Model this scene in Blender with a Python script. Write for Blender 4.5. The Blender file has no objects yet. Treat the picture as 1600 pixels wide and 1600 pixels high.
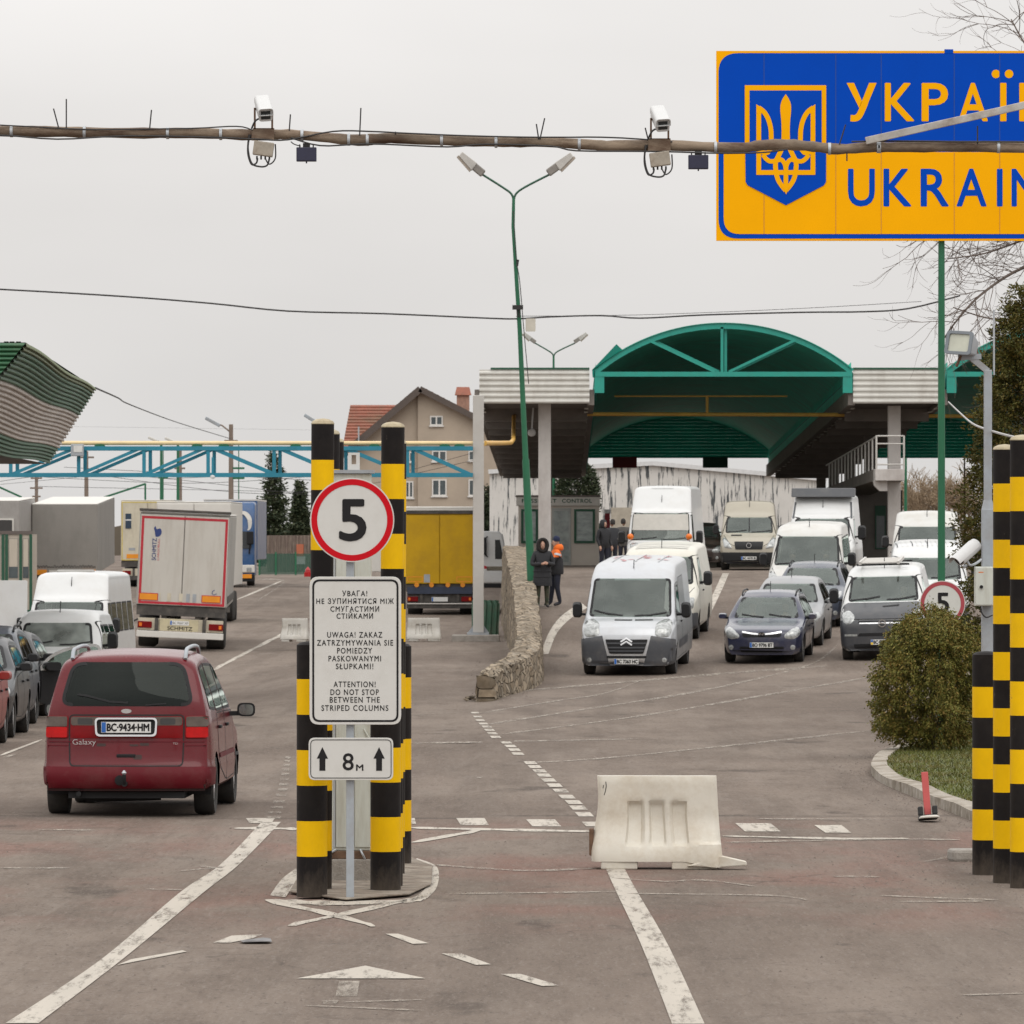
import bpy, bmesh, math, random
from mathutils import Vector, Matrix, Quaternion
from mathutils.bvhtree import BVHTree
from mathutils.geometry import tessellate_polygon, delaunay_2d_cdt

random.seed(7)
SC = bpy.context.scene
COL = SC.collection
R = math.radians
S = 10000.0          # focal length in photograph pixels (1600 wide)
CAMH = 3.0

# ------------------------------------------------------------------ camera, sky, sun, exposure
cam_d = bpy.data.cameras.new('camera')
cam = bpy.data.objects.new('camera', cam_d); COL.objects.link(cam)
cam.location = (0, 0, CAMH); cam.rotation_euler = (R(90), 0, 0)
cam_d.sensor_width = 36; cam_d.lens = 36 * S / 1600
cam_d.shift_y = 34 / 1600
cam_d.clip_start = 1; cam_d.clip_end = 6000
cam_d.dof.use_dof = True; cam_d.dof.focus_distance = 56; cam_d.dof.aperture_fstop = 22
SC.camera = cam

SUN_EL, SUN_AZ = R(52), R(200)
w = bpy.data.worlds.new('World'); SC.world = w; w.use_nodes = True
nt = w.node_tree; nt.nodes.clear()
out = nt.nodes.new('ShaderNodeOutputWorld'); bg = nt.nodes.new('ShaderNodeBackground')
sky = nt.nodes.new('ShaderNodeTexSky'); sky.sky_type = 'NISHITA'; sky.sun_disc = False
sky.sun_elevation = SUN_EL; sky.sun_rotation = SUN_AZ; sky.air_density = 2; sky.dust_density = 6
tc = nt.nodes.new('ShaderNodeTexCoord'); sx = nt.nodes.new('ShaderNodeSeparateXYZ')
nt.links.new(tc.outputs['Generated'], sx.inputs[0])
ramp = nt.nodes.new('ShaderNodeValToRGB')            # overcast: brighter towards the zenith
els = ramp.color_ramp.elements
els[0].position = 0.0; els[0].color = (.69, .675, .66, 1)
els[1].position = 1.0; els[1].color = (1.72, 1.70, 1.68, 1)
e = els.new(.05); e.color = (.775, .755, .738, 1)
e = els.new(.085); e.color = (.86, .84, .825, 1)
e = els.new(.4); e.color = (1.25, 1.235, 1.22, 1)
nt.links.new(sx.outputs[2], ramp.inputs[0])
cn = nt.nodes.new('ShaderNodeTexNoise'); cn.inputs['Scale'].default_value = 7; cn.inputs['Detail'].default_value = 4
mp = nt.nodes.new('ShaderNodeMapping'); mp.inputs['Scale'].default_value = (1, 1, 3)
nt.links.new(tc.outputs['Generated'], mp.inputs[0]); nt.links.new(mp.outputs[0], cn.inputs['Vector'])
cm = nt.nodes.new('ShaderNodeMapRange'); cm.inputs[1].default_value = .3; cm.inputs[2].default_value = .7
cm.inputs[3].default_value = .93; cm.inputs[4].default_value = 1.04
nt.links.new(cn.outputs['Fac'], cm.inputs[0])
mul = nt.nodes.new('ShaderNodeMix'); mul.data_type = 'RGBA'; mul.blend_type = 'MULTIPLY'; mul.inputs[0].default_value = 1
nt.links.new(ramp.outputs[0], mul.inputs[6]); nt.links.new(cm.outputs[0], mul.inputs[7])
hs = nt.nodes.new('ShaderNodeHueSaturation'); hs.inputs['Saturation'].default_value = .3; hs.inputs['Value'].default_value = .012
nt.links.new(sky.outputs[0], hs.inputs['Color'])
addn = nt.nodes.new('ShaderNodeMix'); addn.data_type = 'RGBA'; addn.blend_type = 'ADD'; addn.inputs[0].default_value = 1
nt.links.new(mul.outputs[2], addn.inputs[6]); nt.links.new(hs.outputs[0], addn.inputs[7])
nt.links.new(addn.outputs[2], bg.inputs[0]); bg.inputs[1].default_value = 1.0
nt.links.new(bg.outputs[0], out.inputs[0])

sun_d = bpy.data.lights.new('sun', 'SUN'); sun = bpy.data.objects.new('sun', sun_d); COL.objects.link(sun)
sun_d.energy = .7; sun_d.angle = R(40); sun_d.color = (1, .96, .9)
sun.rotation_euler = (R(90) - SUN_EL, 0, R(25)); sun.location = (-20, -20, 60)

SC.view_settings.view_transform = 'Standard'; SC.view_settings.look = 'None'
SC.view_settings.exposure = 0.0; SC.view_settings.gamma = 1.0
SC.cycles.max_bounces = 8; SC.cycles.transparent_max_bounces = 12; SC.cycles.use_denoising = True
SC.cycles.caustics_reflective = False; SC.cycles.caustics_refractive = False

# ------------------------------------------------------------------ materials
def srgb(r, g, b):
    f = lambda c: (c / 255 / 12.92) if c / 255 <= .04045 else ((c / 255 + .055) / 1.055) ** 2.4
    return (f(r), f(g), f(b))

def M(name, col, rough=.6, metal=0, var=.12, vs=4.0, stretch=(1, 1, 1), bump=0, bs=60, coat=0, dirt=None, dirt_amt=.0, ds=3.0, dstretch=(1, 1, 1), back=None, spec=.5, wire=None):
    m = bpy.data.materials.new(name); m.use_nodes = True
    t = m.node_tree; N = t.nodes; L = t.links
    b = N['Principled BSDF']; b.inputs['Roughness'].default_value = rough; b.inputs['Metallic'].default_value = metal
    b.inputs['Specular IOR Level'].default_value = spec
    if coat: b.inputs['Coat Weight'].default_value = coat; b.inputs['Coat Roughness'].default_value = .06
    co = N.new('ShaderNodeTexCoord')
    mpn = N.new('ShaderNodeMapping'); mpn.inputs['Scale'].default_value = stretch; L.new(co.outputs['Object'], mpn.inputs[0])
    no = N.new('ShaderNodeTexNoise'); no.inputs['Scale'].default_value = vs; no.inputs['Detail'].default_value = 5; no.inputs['Roughness'].default_value = .65
    L.new(mpn.outputs[0], no.inputs['Vector'])
    mr = N.new('ShaderNodeMapRange'); mr.inputs[1].default_value = .25; mr.inputs[2].default_value = .75
    mr.inputs[3].default_value = 1 - var; mr.inputs[4].default_value = 1 + var
    L.new(no.outputs['Fac'], mr.inputs[0])
    mx = N.new('ShaderNodeMix'); mx.data_type = 'RGBA'; mx.blend_type = 'MULTIPLY'; mx.inputs[0].default_value = 1
    mx.inputs[6].default_value = (*col, 1); L.new(mr.outputs[0], mx.inputs[7])
    cur = mx.outputs[2]
    if dirt:
        mp2 = N.new('ShaderNodeMapping'); mp2.inputs['Scale'].default_value = dstretch; L.new(co.outputs['Object'], mp2.inputs[0])
        n2 = N.new('ShaderNodeTexNoise'); n2.inputs['Scale'].default_value = ds; n2.inputs['Detail'].default_value = 6; n2.inputs['Roughness'].default_value = .7
        L.new(mp2.outputs[0], n2.inputs['Vector'])
        r2 = N.new('ShaderNodeMapRange'); r2.inputs[1].default_value = .45; r2.inputs[2].default_value = .72; r2.inputs[3].default_value = 0; r2.inputs[4].default_value = dirt_amt
        L.new(n2.outputs['Fac'], r2.inputs[0])
        m2 = N.new('ShaderNodeMix'); m2.data_type = 'RGBA'; L.new(r2.outputs[0], m2.inputs[0]); L.new(cur, m2.inputs[6]); m2.inputs[7].default_value = (*dirt, 1)
        cur = m2.outputs[2]
    if back:
        ge = N.new('ShaderNodeNewGeometry'); m3 = N.new('ShaderNodeMix'); m3.data_type = 'RGBA'
        L.new(ge.outputs['Backfacing'], m3.inputs[0]); L.new(cur, m3.inputs[6]); m3.inputs[7].default_value = (*back, 1); cur = m3.outputs[2]
    L.new(cur, b.inputs['Base Color'])
    rr = N.new('ShaderNodeMapRange'); rr.inputs[1].default_value = .2; rr.inputs[2].default_value = .8
    rr.inputs[3].default_value = max(0, rough - .06); rr.inputs[4].default_value = min(1, rough + .08)
    L.new(no.outputs['Fac'], rr.inputs[0]); L.new(rr.outputs[0], b.inputs['Roughness'])
    if bump:
        bn = N.new('ShaderNodeTexNoise'); bn.inputs['Scale'].default_value = bs; bn.inputs['Detail'].default_value = 4
        L.new(mpn.outputs[0], bn.inputs['Vector'])
        bu = N.new('ShaderNodeBump'); bu.inputs['Strength'].default_value = bump; bu.inputs['Distance'].default_value = .02
        L.new(bn.outputs['Fac'], bu.inputs['Height']); L.new(bu.outputs[0], b.inputs['Normal'])
    return m

def glass_mat(name, tint, refl=1.0, sky_veil=0.0):
    m = bpy.data.materials.new(name); m.use_nodes = True
    t = m.node_tree; N = t.nodes; L = t.links; N.remove(N['Principled BSDF'])
    o = N['Material Output']; tr = N.new('ShaderNodeBsdfTransparent'); tr.inputs[0].default_value = (*tint, 1)
    gl = N.new('ShaderNodeBsdfGlossy'); gl.inputs['Roughness'].default_value = .02; gl.inputs[0].default_value = (.90*refl, refl, .95*refl, 1)
    fr = N.new('ShaderNodeFresnel'); fr.inputs[0].default_value = 1.52
    ad = N.new('ShaderNodeMath'); ad.operation = 'MULTIPLY_ADD'; ad.inputs[1].default_value = 1.2; ad.inputs[2].default_value = .018
    L.new(fr.outputs[0], ad.inputs[0])
    mx = N.new('ShaderNodeMixShader'); L.new(ad.outputs[0], mx.inputs[0]); L.new(tr.outputs[0], mx.inputs[1]); L.new(gl.outputs[0], mx.inputs[2])
    last = mx.outputs[0]
    if sky_veil:      # pale diffuse veil mixed in, standing in for sky reflected by the pane
        df = N.new('ShaderNodeBsdfDiffuse'); df.inputs[0].default_value = (.33, .36, .335, 1)
        co = N.new('ShaderNodeTexCoord'); n = N.new('ShaderNodeTexNoise'); n.inputs['Scale'].default_value = 2.2; n.inputs['Detail'].default_value = 5; L.new(co.outputs['Object'], n.inputs['Vector'])
        r_ = N.new('ShaderNodeMapRange'); r_.inputs[1].default_value = .3; r_.inputs[2].default_value = .7; r_.inputs[3].default_value = sky_veil*.5; r_.inputs[4].default_value = sky_veil*1.5; L.new(n.outputs['Fac'], r_.inputs[0])
        m2 = N.new('ShaderNodeMixShader'); L.new(r_.outputs[0], m2.inputs[0]); L.new(last, m2.inputs[1]); L.new(df.outputs[0], m2.inputs[2]); last = m2.outputs[0]
    L.new(last, o.inputs[0]); return m

# ------------------------------------------------------------------ mesh helpers
class MB:
    def __init__(s): s.v = []; s.f = []; s.m = []
    def add(s, vs, fs, mi=0):
        k = len(s.v); s.v += [tuple(p) for p in vs]
        for q in fs: s.f.append(tuple(i + k for i in q)); s.m.append(mi)
        return s
    def box(s, x0, x1, y0, y1, z0, z1, mi=0):
        return s.add([(x0,y0,z0),(x1,y0,z0),(x1,y1,z0),(x0,y1,z0),(x0,y0,z1),(x1,y0,z1),(x1,y1,z1),(x0,y1,z1)],
                     [(3,2,1,0),(4,5,6,7),(0,1,5,4),(1,2,6,5),(2,3,7,6),(3,0,4,7)], mi)
    def obox(s, c, sx, sy, sz, rot=None, mi=0):
        b = MB().box(-sx/2, sx/2, -sy/2, sy/2, -sz/2, sz/2)
        rot = rot or Matrix.Identity(3); c = Vector(c)
        return s.add([c + rot @ Vector(p) for p in b.v], b.f, mi)
    def beam(s, p, q, w, h, mi=0, up=(0, 0, 1)):
        p, q = Vector(p), Vector(q); d = (q - p); L = d.length; d.normalize()
        u = Vector(up)
        if abs(d.dot(u)) > .98: u = Vector((0, 1, 0))
        a = d.cross(u).normalized(); b = a.cross(d)
        rot = Matrix((a, d, b)).transposed()
        return s.obox((p + q) / 2, w, L, h, rot, mi)
    def tube(s, pts, r, n=8, mi=0, caps=True):
        pts = [Vector(p) for p in pts]; k = len(pts)
        rs = r if isinstance(r, (list, tuple)) else [r] * k
        T = [(pts[min(i+1, k-1)] - pts[max(i-1, 0)]).normalized() for i in range(k)]
        u = T[0].orthogonal().normalized(); vs = []
        for i in range(k):
            u = (u - T[i] * u.dot(T[i])); u = u.normalized() if u.length > 1e-6 else T[i].orthogonal().normalized()
            w_ = T[i].cross(u)
            for j in range(n):
                a = 2 * math.pi * j / n
                vs.append(pts[i] + (u * math.cos(a) + w_ * math.sin(a)) * rs[i])
        fs = [(i*n+j, i*n+(j+1) % n, (i+1)*n+(j+1) % n, (i+1)*n+j) for i in range(k-1) for j in range(n)]
        if caps: fs += [tuple(reversed(range(n))), tuple(range((k-1)*n, k*n))]
        return s.add(vs, fs, mi)
    def cyl(s, p, q, r, n=16, mi=0, r2=None): return s.tube([p, q], [r, r if r2 is None else r2], n, mi)
    def lathe(s, prof, c, axis='Z', n=24, mi=None):
        c = Vector(c); vs = []
        for (r, h) in prof:
            for j in range(n):
                a = 2 * math.pi * j / n; x, y = r * math.cos(a), r * math.sin(a)
                vs.append(c + (Vector((x, y, h)) if axis == 'Z' else Vector((h, x, y)) if axis == 'X' else Vector((y, h, x))))
        for i in range(len(prof) - 1):
            s_ = [(i*n+j, i*n+(j+1) % n, (i+1)*n+(j+1) % n, (i+1)*n+j) for j in range(n)]
            if i == 0: k0 = len(s.v); s.v += [tuple(p) for p in vs]
            for q in s_: s.f.append(tuple(a + k0 for a in q)); s.m.append(0 if mi is None else mi[i])
        s.f.append(tuple(k0 + j for j in reversed(range(n)))); s.m.append(0 if mi is None else mi[0])
        s.f.append(tuple(k0 + (len(prof)-1)*n + j for j in range(n))); s.m.append(0 if mi is None else mi[-1])
        return s
    def prism(s, poly, fn, mi=0, holes=()):
        """poly: 2D outline; fn(u, v, t) -> 3D with t 0 (back) or 1 (front)."""
        loops = [list(poly)] + [list(h) for h in holes]
        tri = tessellate_polygon([[Vector((a, b, 0)) for a, b in l] for l in loops])
        flat = [p for l in loops for p in l]; n = len(flat)
        vs = [fn(a, b, 0) for a, b in flat] + [fn(a, b, 1) for a, b in flat]
        fs = [tuple(t) for t in tri] + [tuple(i + n for i in reversed(t)) for t in tri]
        k = 0
        for l in loops:
            m_ = len(l)
            fs += [(k + i, k + (i+1) % m_, n + k + (i+1) % m_, n + k + i) for i in range(m_)]
            k += m_
        return s.add(vs, fs, mi)
    def build(s, name, mats, parent=None, smooth=None, bevel=None, fixn=True):
        me = bpy.data.meshes.new(name); me.from_pydata(s.v, [], s.f)
        mats = mats if isinstance(mats, (list, tuple)) else [mats]
        for m in mats: me.materials.append(m)
        me.polygons.foreach_set('material_index', s.m)
        if fixn:
            bm = bmesh.new(); bm.from_mesh(me); bmesh.ops.recalc_face_normals(bm, faces=bm.faces); bm.to_mesh(me); bm.free()
        if smooth is not None:
            me.polygons.foreach_set('use_smooth', [True] * len(me.polygons))
            if smooth < 180: me.set_sharp_from_angle(angle=R(smooth))
        me.update()
        o = bpy.data.objects.new(name, me); COL.objects.link(o)
        if parent: o.parent = parent
        if bevel:
            b = o.modifiers.new('bevel', 'BEVEL'); b.width = bevel; b.segments = 2; b.limit_method = 'ANGLE'
        return o

def tag(o, label=None, cat=None, group=None, kind=None):
    if label: o['label'] = label
    if cat: o['category'] = cat
    if group: o['group'] = group
    if kind: o['kind'] = kind
    return o
def thing(name, label, cat, loc=(0, 0, 0), rz=0, group=None):
    o = bpy.data.objects.new(name, None); o.empty_display_size = .2; COL.objects.link(o)
    o.location = loc; o.rotation_euler = (0, 0, rz)
    return tag(o, label, cat, group)
def copy_tree(o, parent=None):
    c = o.copy(); COL.objects.link(c)
    if parent: c.parent = parent
    for ch in [k for k in bpy.data.objects if k.parent == o]: copy_tree(ch, c)
    return c
def lerp(a, b, t): return a + (b - a) * t
def interp(tab, x):
    if x <= tab[0][0]: return tab[0][1]
    for (a, va), (b, vb) in zip(tab, tab[1:]):
        if x <= b: return lerp(va, vb, (x - a) / (b - a)) if b > a else vb
    return tab[-1][1]
def smooth01(a, b, x):
    t = max(0, min(1, (x - a) / (b - a))); return t * t * (3 - 2 * t)
def sinterp(tab, x):
    if x <= tab[0][0]: return tab[0][1]
    n = len(tab)
    for i in range(n - 1):
        a, va = tab[i]; b, vb = tab[i+1]
        if x <= b:
            sl = lambda j: (tab[j+1][1] - tab[j-1][1]) / (tab[j+1][0] - tab[j-1][0]) if 0 < j < n - 1 else 0
            h = b - a; t = (x - a) / h
            return (2*t**3-3*t**2+1)*va + (t**3-2*t**2+t)*h*sl(i) + (-2*t**3+3*t**2)*vb + (t**3-t**2)*h*sl(i+1)
    return tab[-1][1]
def roundpoly(poly, r, n=5):
    out = []; k = len(poly)
    for i in range(k):
        p0, p1, p2 = Vector(poly[i-1]), Vector(poly[i]), Vector(poly[(i+1) % k])
        rr = r[i] if isinstance(r, (list, tuple)) else r
        a, b = (p0 - p1), (p2 - p1); d = min(rr, a.length * .48, b.length * .48)
        if d < 1e-4: out.append(tuple(p1)); continue
        a = p1 + a.normalized() * d; b = p1 + b.normalized() * d
        for j in range(n + 1):
            t = j / n; q = a * (1-t)**2 + p1 * 2*t*(1-t) + b * t*t; out.append((q.x, q.y))
    return out
def rect(x0, x1, y0, y1): return [(x0, y0), (x1, y0), (x1, y1), (x0, y1)]
def circ(cx, cy, r, n=40, ry=None): return [(cx + r*math.cos(2*math.pi*i/n), cy + (ry or r)*math.sin(2*math.pi*i/n)) for i in range(n)]
def ribbon(pts, wd):
    pts = [Vector(p) for p in pts]; l, r_ = [], []
    for i, p in enumerate(pts):
        t = (pts[min(i+1, len(pts)-1)] - pts[max(i-1, 0)]).normalized(); nrm = Vector((-t.y, t.x))
        ww = wd[i] if isinstance(wd, (list, tuple)) else wd
        l.append(tuple(p + nrm * ww / 2)); r_.append(tuple(p - nrm * ww / 2))
    return l + r_[::-1]
def spline(pts, n=6):
    out = []; P = [Vector(p) for p in pts]
    for i in range(len(P) - 1):
        p0, p1, p2, p3 = P[max(i-1, 0)], P[i], P[i+1], P[min(i+2, len(P)-1)]
        for j in range(n):
            t = j / n
            out.append(tuple(.5 * ((2*p1) + (p2-p0)*t + (2*p0-5*p1+4*p2-p3)*t*t + (3*p1-p0-3*p2+p3)*t**3)))
    out.append(tuple(P[-1])); return out

_tc = {}
def text_tris(body, spacing=1.0):
    key = (body, spacing)
    if key in _tc: return _tc[key]
    cu = bpy.data.curves.new('t', 'FONT'); cu.body = body; cu.size = 1; cu.resolution_u = 4; cu.space_character = spacing
    o = bpy.data.objects.new('t', cu); COL.objects.link(o)
    dg = bpy.context.evaluated_depsgraph_get(); dg.update()
    me = o.evaluated_get(dg).to_mesh()
    vs = [(v.co.x, v.co.y) for v in me.vertices]; fs = [tuple(p.vertices) for p in me.polygons]
    o.evaluated_get(dg).to_mesh_clear(); bpy.data.objects.remove(o); bpy.data.curves.remove(cu)
    asp = 1
    if vs:
        x0, x1 = min(p[0] for p in vs), max(p[0] for p in vs); y0, y1 = min(p[1] for p in vs), max(p[1] for p in vs)
        vs = [((a-x0)/(x1-x0), (b-y0)/(y1-y0)) for a, b in vs]
    _tc[key] = (vs, fs); return _tc[key]
def put_text(mb, body, x0, x1, y0, y1, fn, bold=0.0, mi=0, spacing=1.0):
    """lettering filling the box x0..x1, y0..y1 of a 2D plane; fn(u, v) -> 3D facing -Y; bold thickens the strokes"""
    vs, fs = text_tris(body, spacing)
    d = bold * abs(y1 - y0)
    sh = [(0, 0)] if not d else [(d*math.cos(a*math.pi/4), d*math.sin(a*math.pi/4)) for a in range(8)] + [(0, 0)]
    x0 += d; x1 -= d; y0 += d; y1 -= d
    for i, (a_, b_) in enumerate(sh):
        pts = [Vector(fn(lerp(x0, x1, a) + a_, lerp(y0, y1, b) + b_)) for a, b in vs]
        mb.add([(p.x, p.y - .00025*i, p.z) for p in pts], fs, mi)

# ------------------------------------------------------------------ where things are
DIP = [(0, 0), (100, 0), (128, -.3), (151, -.5), (181, -.25), (222, 0), (4000, 0)]
BASE = [(0, 0), (236, 0), (303, .5), (416, .6), (4000, .6)]
RAMP = [(0, 0), (120, 0), (128, -.03), (136.6, -.04), (140, .12), (144.5, .28), (167, 1.12), (190, 1.5), (222, 1.75), (260, 1.8), (4000, 1.8)]
WALLX = [(100, -.45), (116, -.33), (121, -.12), (128, .1), (147, .2), (167, .13), (190, -.02), (222, -.2), (4000, -.2)]
def zg(X, Y):
    left = sinterp(BASE, Y) + sinterp(DIP, Y) * smooth01(-3, -7, X) if X < -3 else sinterp(BASE, Y)
    right = sinterp(RAMP, Y) + .012 * max(-1, min(6, X - 2.5)) * smooth01(112, 137, Y) * (1 - smooth01(150, 200, Y))
    xw = interp(WALLX, Y)
    t = smooth01(xw - .22, xw + .22, X)
    return lerp(left, right, t)
def A(x, s, z=None, y=None):
    """a point seen at photo column x at a distance where one metre is s pixels"""
    X, Y = (x - 800) / s, S / s
    if z is None: z = CAMH + (834 - y) / s if y is not None else zg(X, Y)
    return Vector((X, Y, z))
def px2g(x, y):
    """the ground point seen at a photo pixel: march along its ray, then bisect"""
    gap = lambda Y: CAMH - (y - 834) / S * Y - zg((x - 800) * Y / S, Y)
    a = 30.0; b = a
    while gap(b) > 0 and b < 1500: a = b; b += 1.0
    for _ in range(40):
        m = (a + b) / 2
        if gap(m) > 0: a = m
        else: b = m
    X = (x - 800) * a / S
    return Vector((X, a, zg(X, a)))
# ------------------------------------------------------------------ ground
def asphalt_mat():
    m = bpy.data.materials.new('worn_asphalt'); m.use_nodes = True
    t = m.node_tree; N = t.nodes; L = t.links; b = N['Principled BSDF']
    co = N.new('ShaderNodeTexCoord')
    def noise(scale, stretch=(1, 1, 1), detail=6, rough=.65, off=(0, 0, 0)):
        mp = N.new('ShaderNodeMapping'); mp.inputs['Scale'].default_value = stretch; mp.inputs['Location'].default_value = off
        L.new(co.outputs['Object'], mp.inputs[0])
        n = N.new('ShaderNodeTexNoise'); n.inputs['Scale'].default_value = scale; n.inputs['Detail'].default_value = detail; n.inputs['Roughness'].default_value = rough
        L.new(mp.outputs[0], n.inputs['Vector']); return n.outputs['Fac']
    def mr(a, i0, i1, o0, o1):
        n = N.new('ShaderNodeMapRange'); n.inputs[1].default_value = i0; n.inputs[2].default_value = i1; n.inputs[3].default_value = o0; n.inputs[4].default_value = o1
        L.new(a, n.inputs[0]); return n.outputs[0]
    def mix(f, a, c, mode='MIX'):
        n = N.new('ShaderNodeMix'); n.data_type = 'RGBA'; n.blend_type = mode
        for s_, v_ in ((n.inputs[0], f), (n.inputs[6], a), (n.inputs[7], c)):
            if isinstance(v_, (int, float)): s_.default_value = v_
            elif isinstance(v_, tuple): s_.default_value = (*v_, 1)
            else: L.new(v_, s_)
        return n.outputs[2]
    def math_(op, a, c=0):
        n = N.new('ShaderNodeMath'); n.operation = op
        for s_, v_ in ((n.inputs[0], a), (n.inputs[1], c)):
            if isinstance(v_, (int, float)): s_.default_value = v_
            else: L.new(v_, s_)
        return n.outputs[0]
    c = mix(mr(noise(.18, (1, .35, 1)), .35, .65, 0, 1), (.172, .138, .115), (.222, .183, .153))
    c = mix(mr(noise(.9, (1, .25, 1), 7, .7), .42, .66, 0, .65), c, (.108, .086, .072))
    c = mix(mr(noise(2.2, (1.0, .12, 1), 6, .7, (5, 3, 0)), .5, .70, 0, .7), c, (.225, .19, .162))
    c = mix(mr(noise(.075, (1, .6, 1), 3, .5, (3, 9, 0)), .48, .60, 0, .5), c, (.118, .092, .076))
    # red-brown worn patches of an old anti-skid coat across the stop zone
    sp = N.new('ShaderNodeSeparateXYZ'); L.new(co.outputs['Object'], sp.inputs[0])
    band = math_('MULTIPLY', mr(sp.outputs[1], 47, 51, 0, 1), mr(sp.outputs[1], 65, 68, 1, 0))
    red = math_('MULTIPLY', band, mr(noise(.42, (1, .45, 1), 5, .6, (2.3, 1.7, 0)),   .45, .60, 0, .55))
    c = mix(red, c, (.205, .112, .092))
    # dark transverse joint
    jy = math_('ABSOLUTE', math_('SUBTRACT', math_('ADD', sp.outputs[1], mr(noise(.7), 0, 1, -.5, .5)), 68.0))
    c = mix(math_('MULTIPLY', mr(jy, 0, .28, .75, 0), mr(noise(1.5), .35, .6, .2, 1)), c, (.06, .05, .045))
    # cracks
    vo = N.new('ShaderNodeTexVoronoi'); vo.feature = 'DISTANCE_TO_EDGE'; vo.inputs['Scale'].default_value = .33
    nn = N.new('ShaderNodeTexNoise'); nn.inputs['Scale'].default_value = 1.3; L.new(co.outputs['Object'], nn.inputs['Vector'])
    va = N.new('ShaderNodeVectorMath'); va.operation = 'MULTIPLY_ADD'; va.inputs[1].default_value = (1.5, 1.5, 0); L.new(nn.outputs['Color'], va.inputs[0]); L.new(co.outputs['Object'], va.inputs[2])
    L.new(va.outputs[0], vo.inputs['Vector'])
    c = mix(math_('MULTIPLY', mr(vo.outputs['Distance'], 0, .010, .55, 0), mr(noise(.25, off=(7, 1, 0)), .45, .6, 0, 1)), c, (.05, .043, .04))
    # long smears and tracks left by tyres along the lanes
    c = mix(mr(noise(1.1, (1, .035, 1), 5, .6, (9, 2, 0)), .50, .68, 0, .5), c, (.108, .087, .073))
    c = mix(mr(noise(.8, (1, .05, 1), 5, .6, (1, 7, 0)), .52, .70, 0, .5), c, (.21, .175, .148))
    # oil spots
    c = mix(mr(noise(.9, (1, .4, 1), 4, .5, (4, 4, 4)), .66, .72, 0, .55), c, (.055, .045, .04))
    # coarse aggregate speckle
    c = mix(mr(noise(17, (1, .09, 1), 4, .7, (1, 1, 0)), .52, .72, 0, .34), c, (.07, .056, .048))
    c = mix(mr(noise(21, (1, .09, 1), 4, .7, (6, 1, 0)), .54, .74, 0, .34), c, (.27, .235, .205))
    c = mix(mr(noise(38, (1, .5, 1), 3), .56, .75, 0, .5), c, (.30, .27, .245))
    c = mix(mr(noise(26, (1, .4, 1), 3, .6, (3, 3, 0)), .60, .72, 0, .6), c, (.06, .052, .048))
    L.new(c, b.inputs['Base Color']); b.inputs['Roughness'].default_value = .85
    b.inputs['Specular IOR Level'].default_value = .04
    bu = N.new('ShaderNodeBump'); bu.inputs['Strength'].default_value = .5; bu.inputs['Distance'].default_value = .01
    L.new(noise(45), bu.inputs['Height']); L.new(bu.outputs[0], b.inputs['Normal'])
    return m
ASPHALT = asphalt_mat()
def paint_mat(name, col, lo=.40, hi=.56):
    m = bpy.data.materials.new(name); m.use_nodes = True
    t = m.node_tree; N = t.nodes; L = t.links; b = N['Principled BSDF']; b.inputs['Roughness'].default_value = .7
    co = N.new('ShaderNodeTexCoord'); mp = N.new('ShaderNodeMapping'); mp.inputs['Scale'].default_value = (1, .12, 1); L.new(co.outputs['Object'], mp.inputs[0])
    n = N.new('ShaderNodeTexNoise'); n.inputs['Scale'].default_value = 7; n.inputs['Detail'].default_value = 10; n.inputs['Roughness'].default_value = .8; L.new(mp.outputs[0], n.inputs['Vector'])
    r_ = N.new('ShaderNodeMapRange'); r_.inputs[1].default_value = lo - .1; r_.inputs[2].default_value = hi - .1; r_.inputs[3].default_value = .12; r_.inputs[4].default_value = 1; L.new(n.outputs['Fac'], r_.inputs[0])
    L.new(r_.outputs[0], b.inputs['Alpha'])
    n2 = N.new('ShaderNodeTexNoise'); n2.inputs['Scale'].default_value = 2; n2.inputs['Detail'].default_value = 6; L.new(mp.outputs[0], n2.inputs['Vector'])
    x = N.new('ShaderNodeMix'); x.data_type = 'RGBA'; L.new(n2.outputs['Fac'], x.inputs[0]); x.inputs[6].default_value = (*[k*.75 for k in col], 1); x.inputs[7].default_value = (*[min(1, k*1.15) for k in col], 1)
    L.new(x.outputs[2], b.inputs['Base Color']); return m
PAINT = paint_mat('worn_road_paint', (.44, .395, .335), .44, .60)
PAINT_THIN = paint_mat('faded_road_paint', (.33, .285, .235), .52, .74)

xs = [-900, -300, -120, -70, -45, -32, -26] + [x for x in range(-22, -2)] + [-2 + .11*i for i in range(0, 28)] + [1.2 + .8*i for i in range(1, 22)] + [22, 28, 36, 50, 80, 140, 300, 900]
ys = [10, 25, 38] + [40 + 1.5*i for i in range(140)] + [252, 258, 264, 272, 280, 290, 300, 315, 330, 350, 380, 420, 480, 600, 900, 1500, 3000]
mb = MB(); nx = len(xs)
mb.add([(x, y, zg(x, y)) for y in ys for x in xs], [(j*nx+i, j*nx+i+1, (j+1)*nx+i+1, (j+1)*nx+i) for j in range(len(ys)-1) for i in range(nx-1)])
tag(mb.build('ground', ASPHALT, smooth=180), kind='structure', label='worn grey brown asphalt of the border crossing yard')

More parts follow.
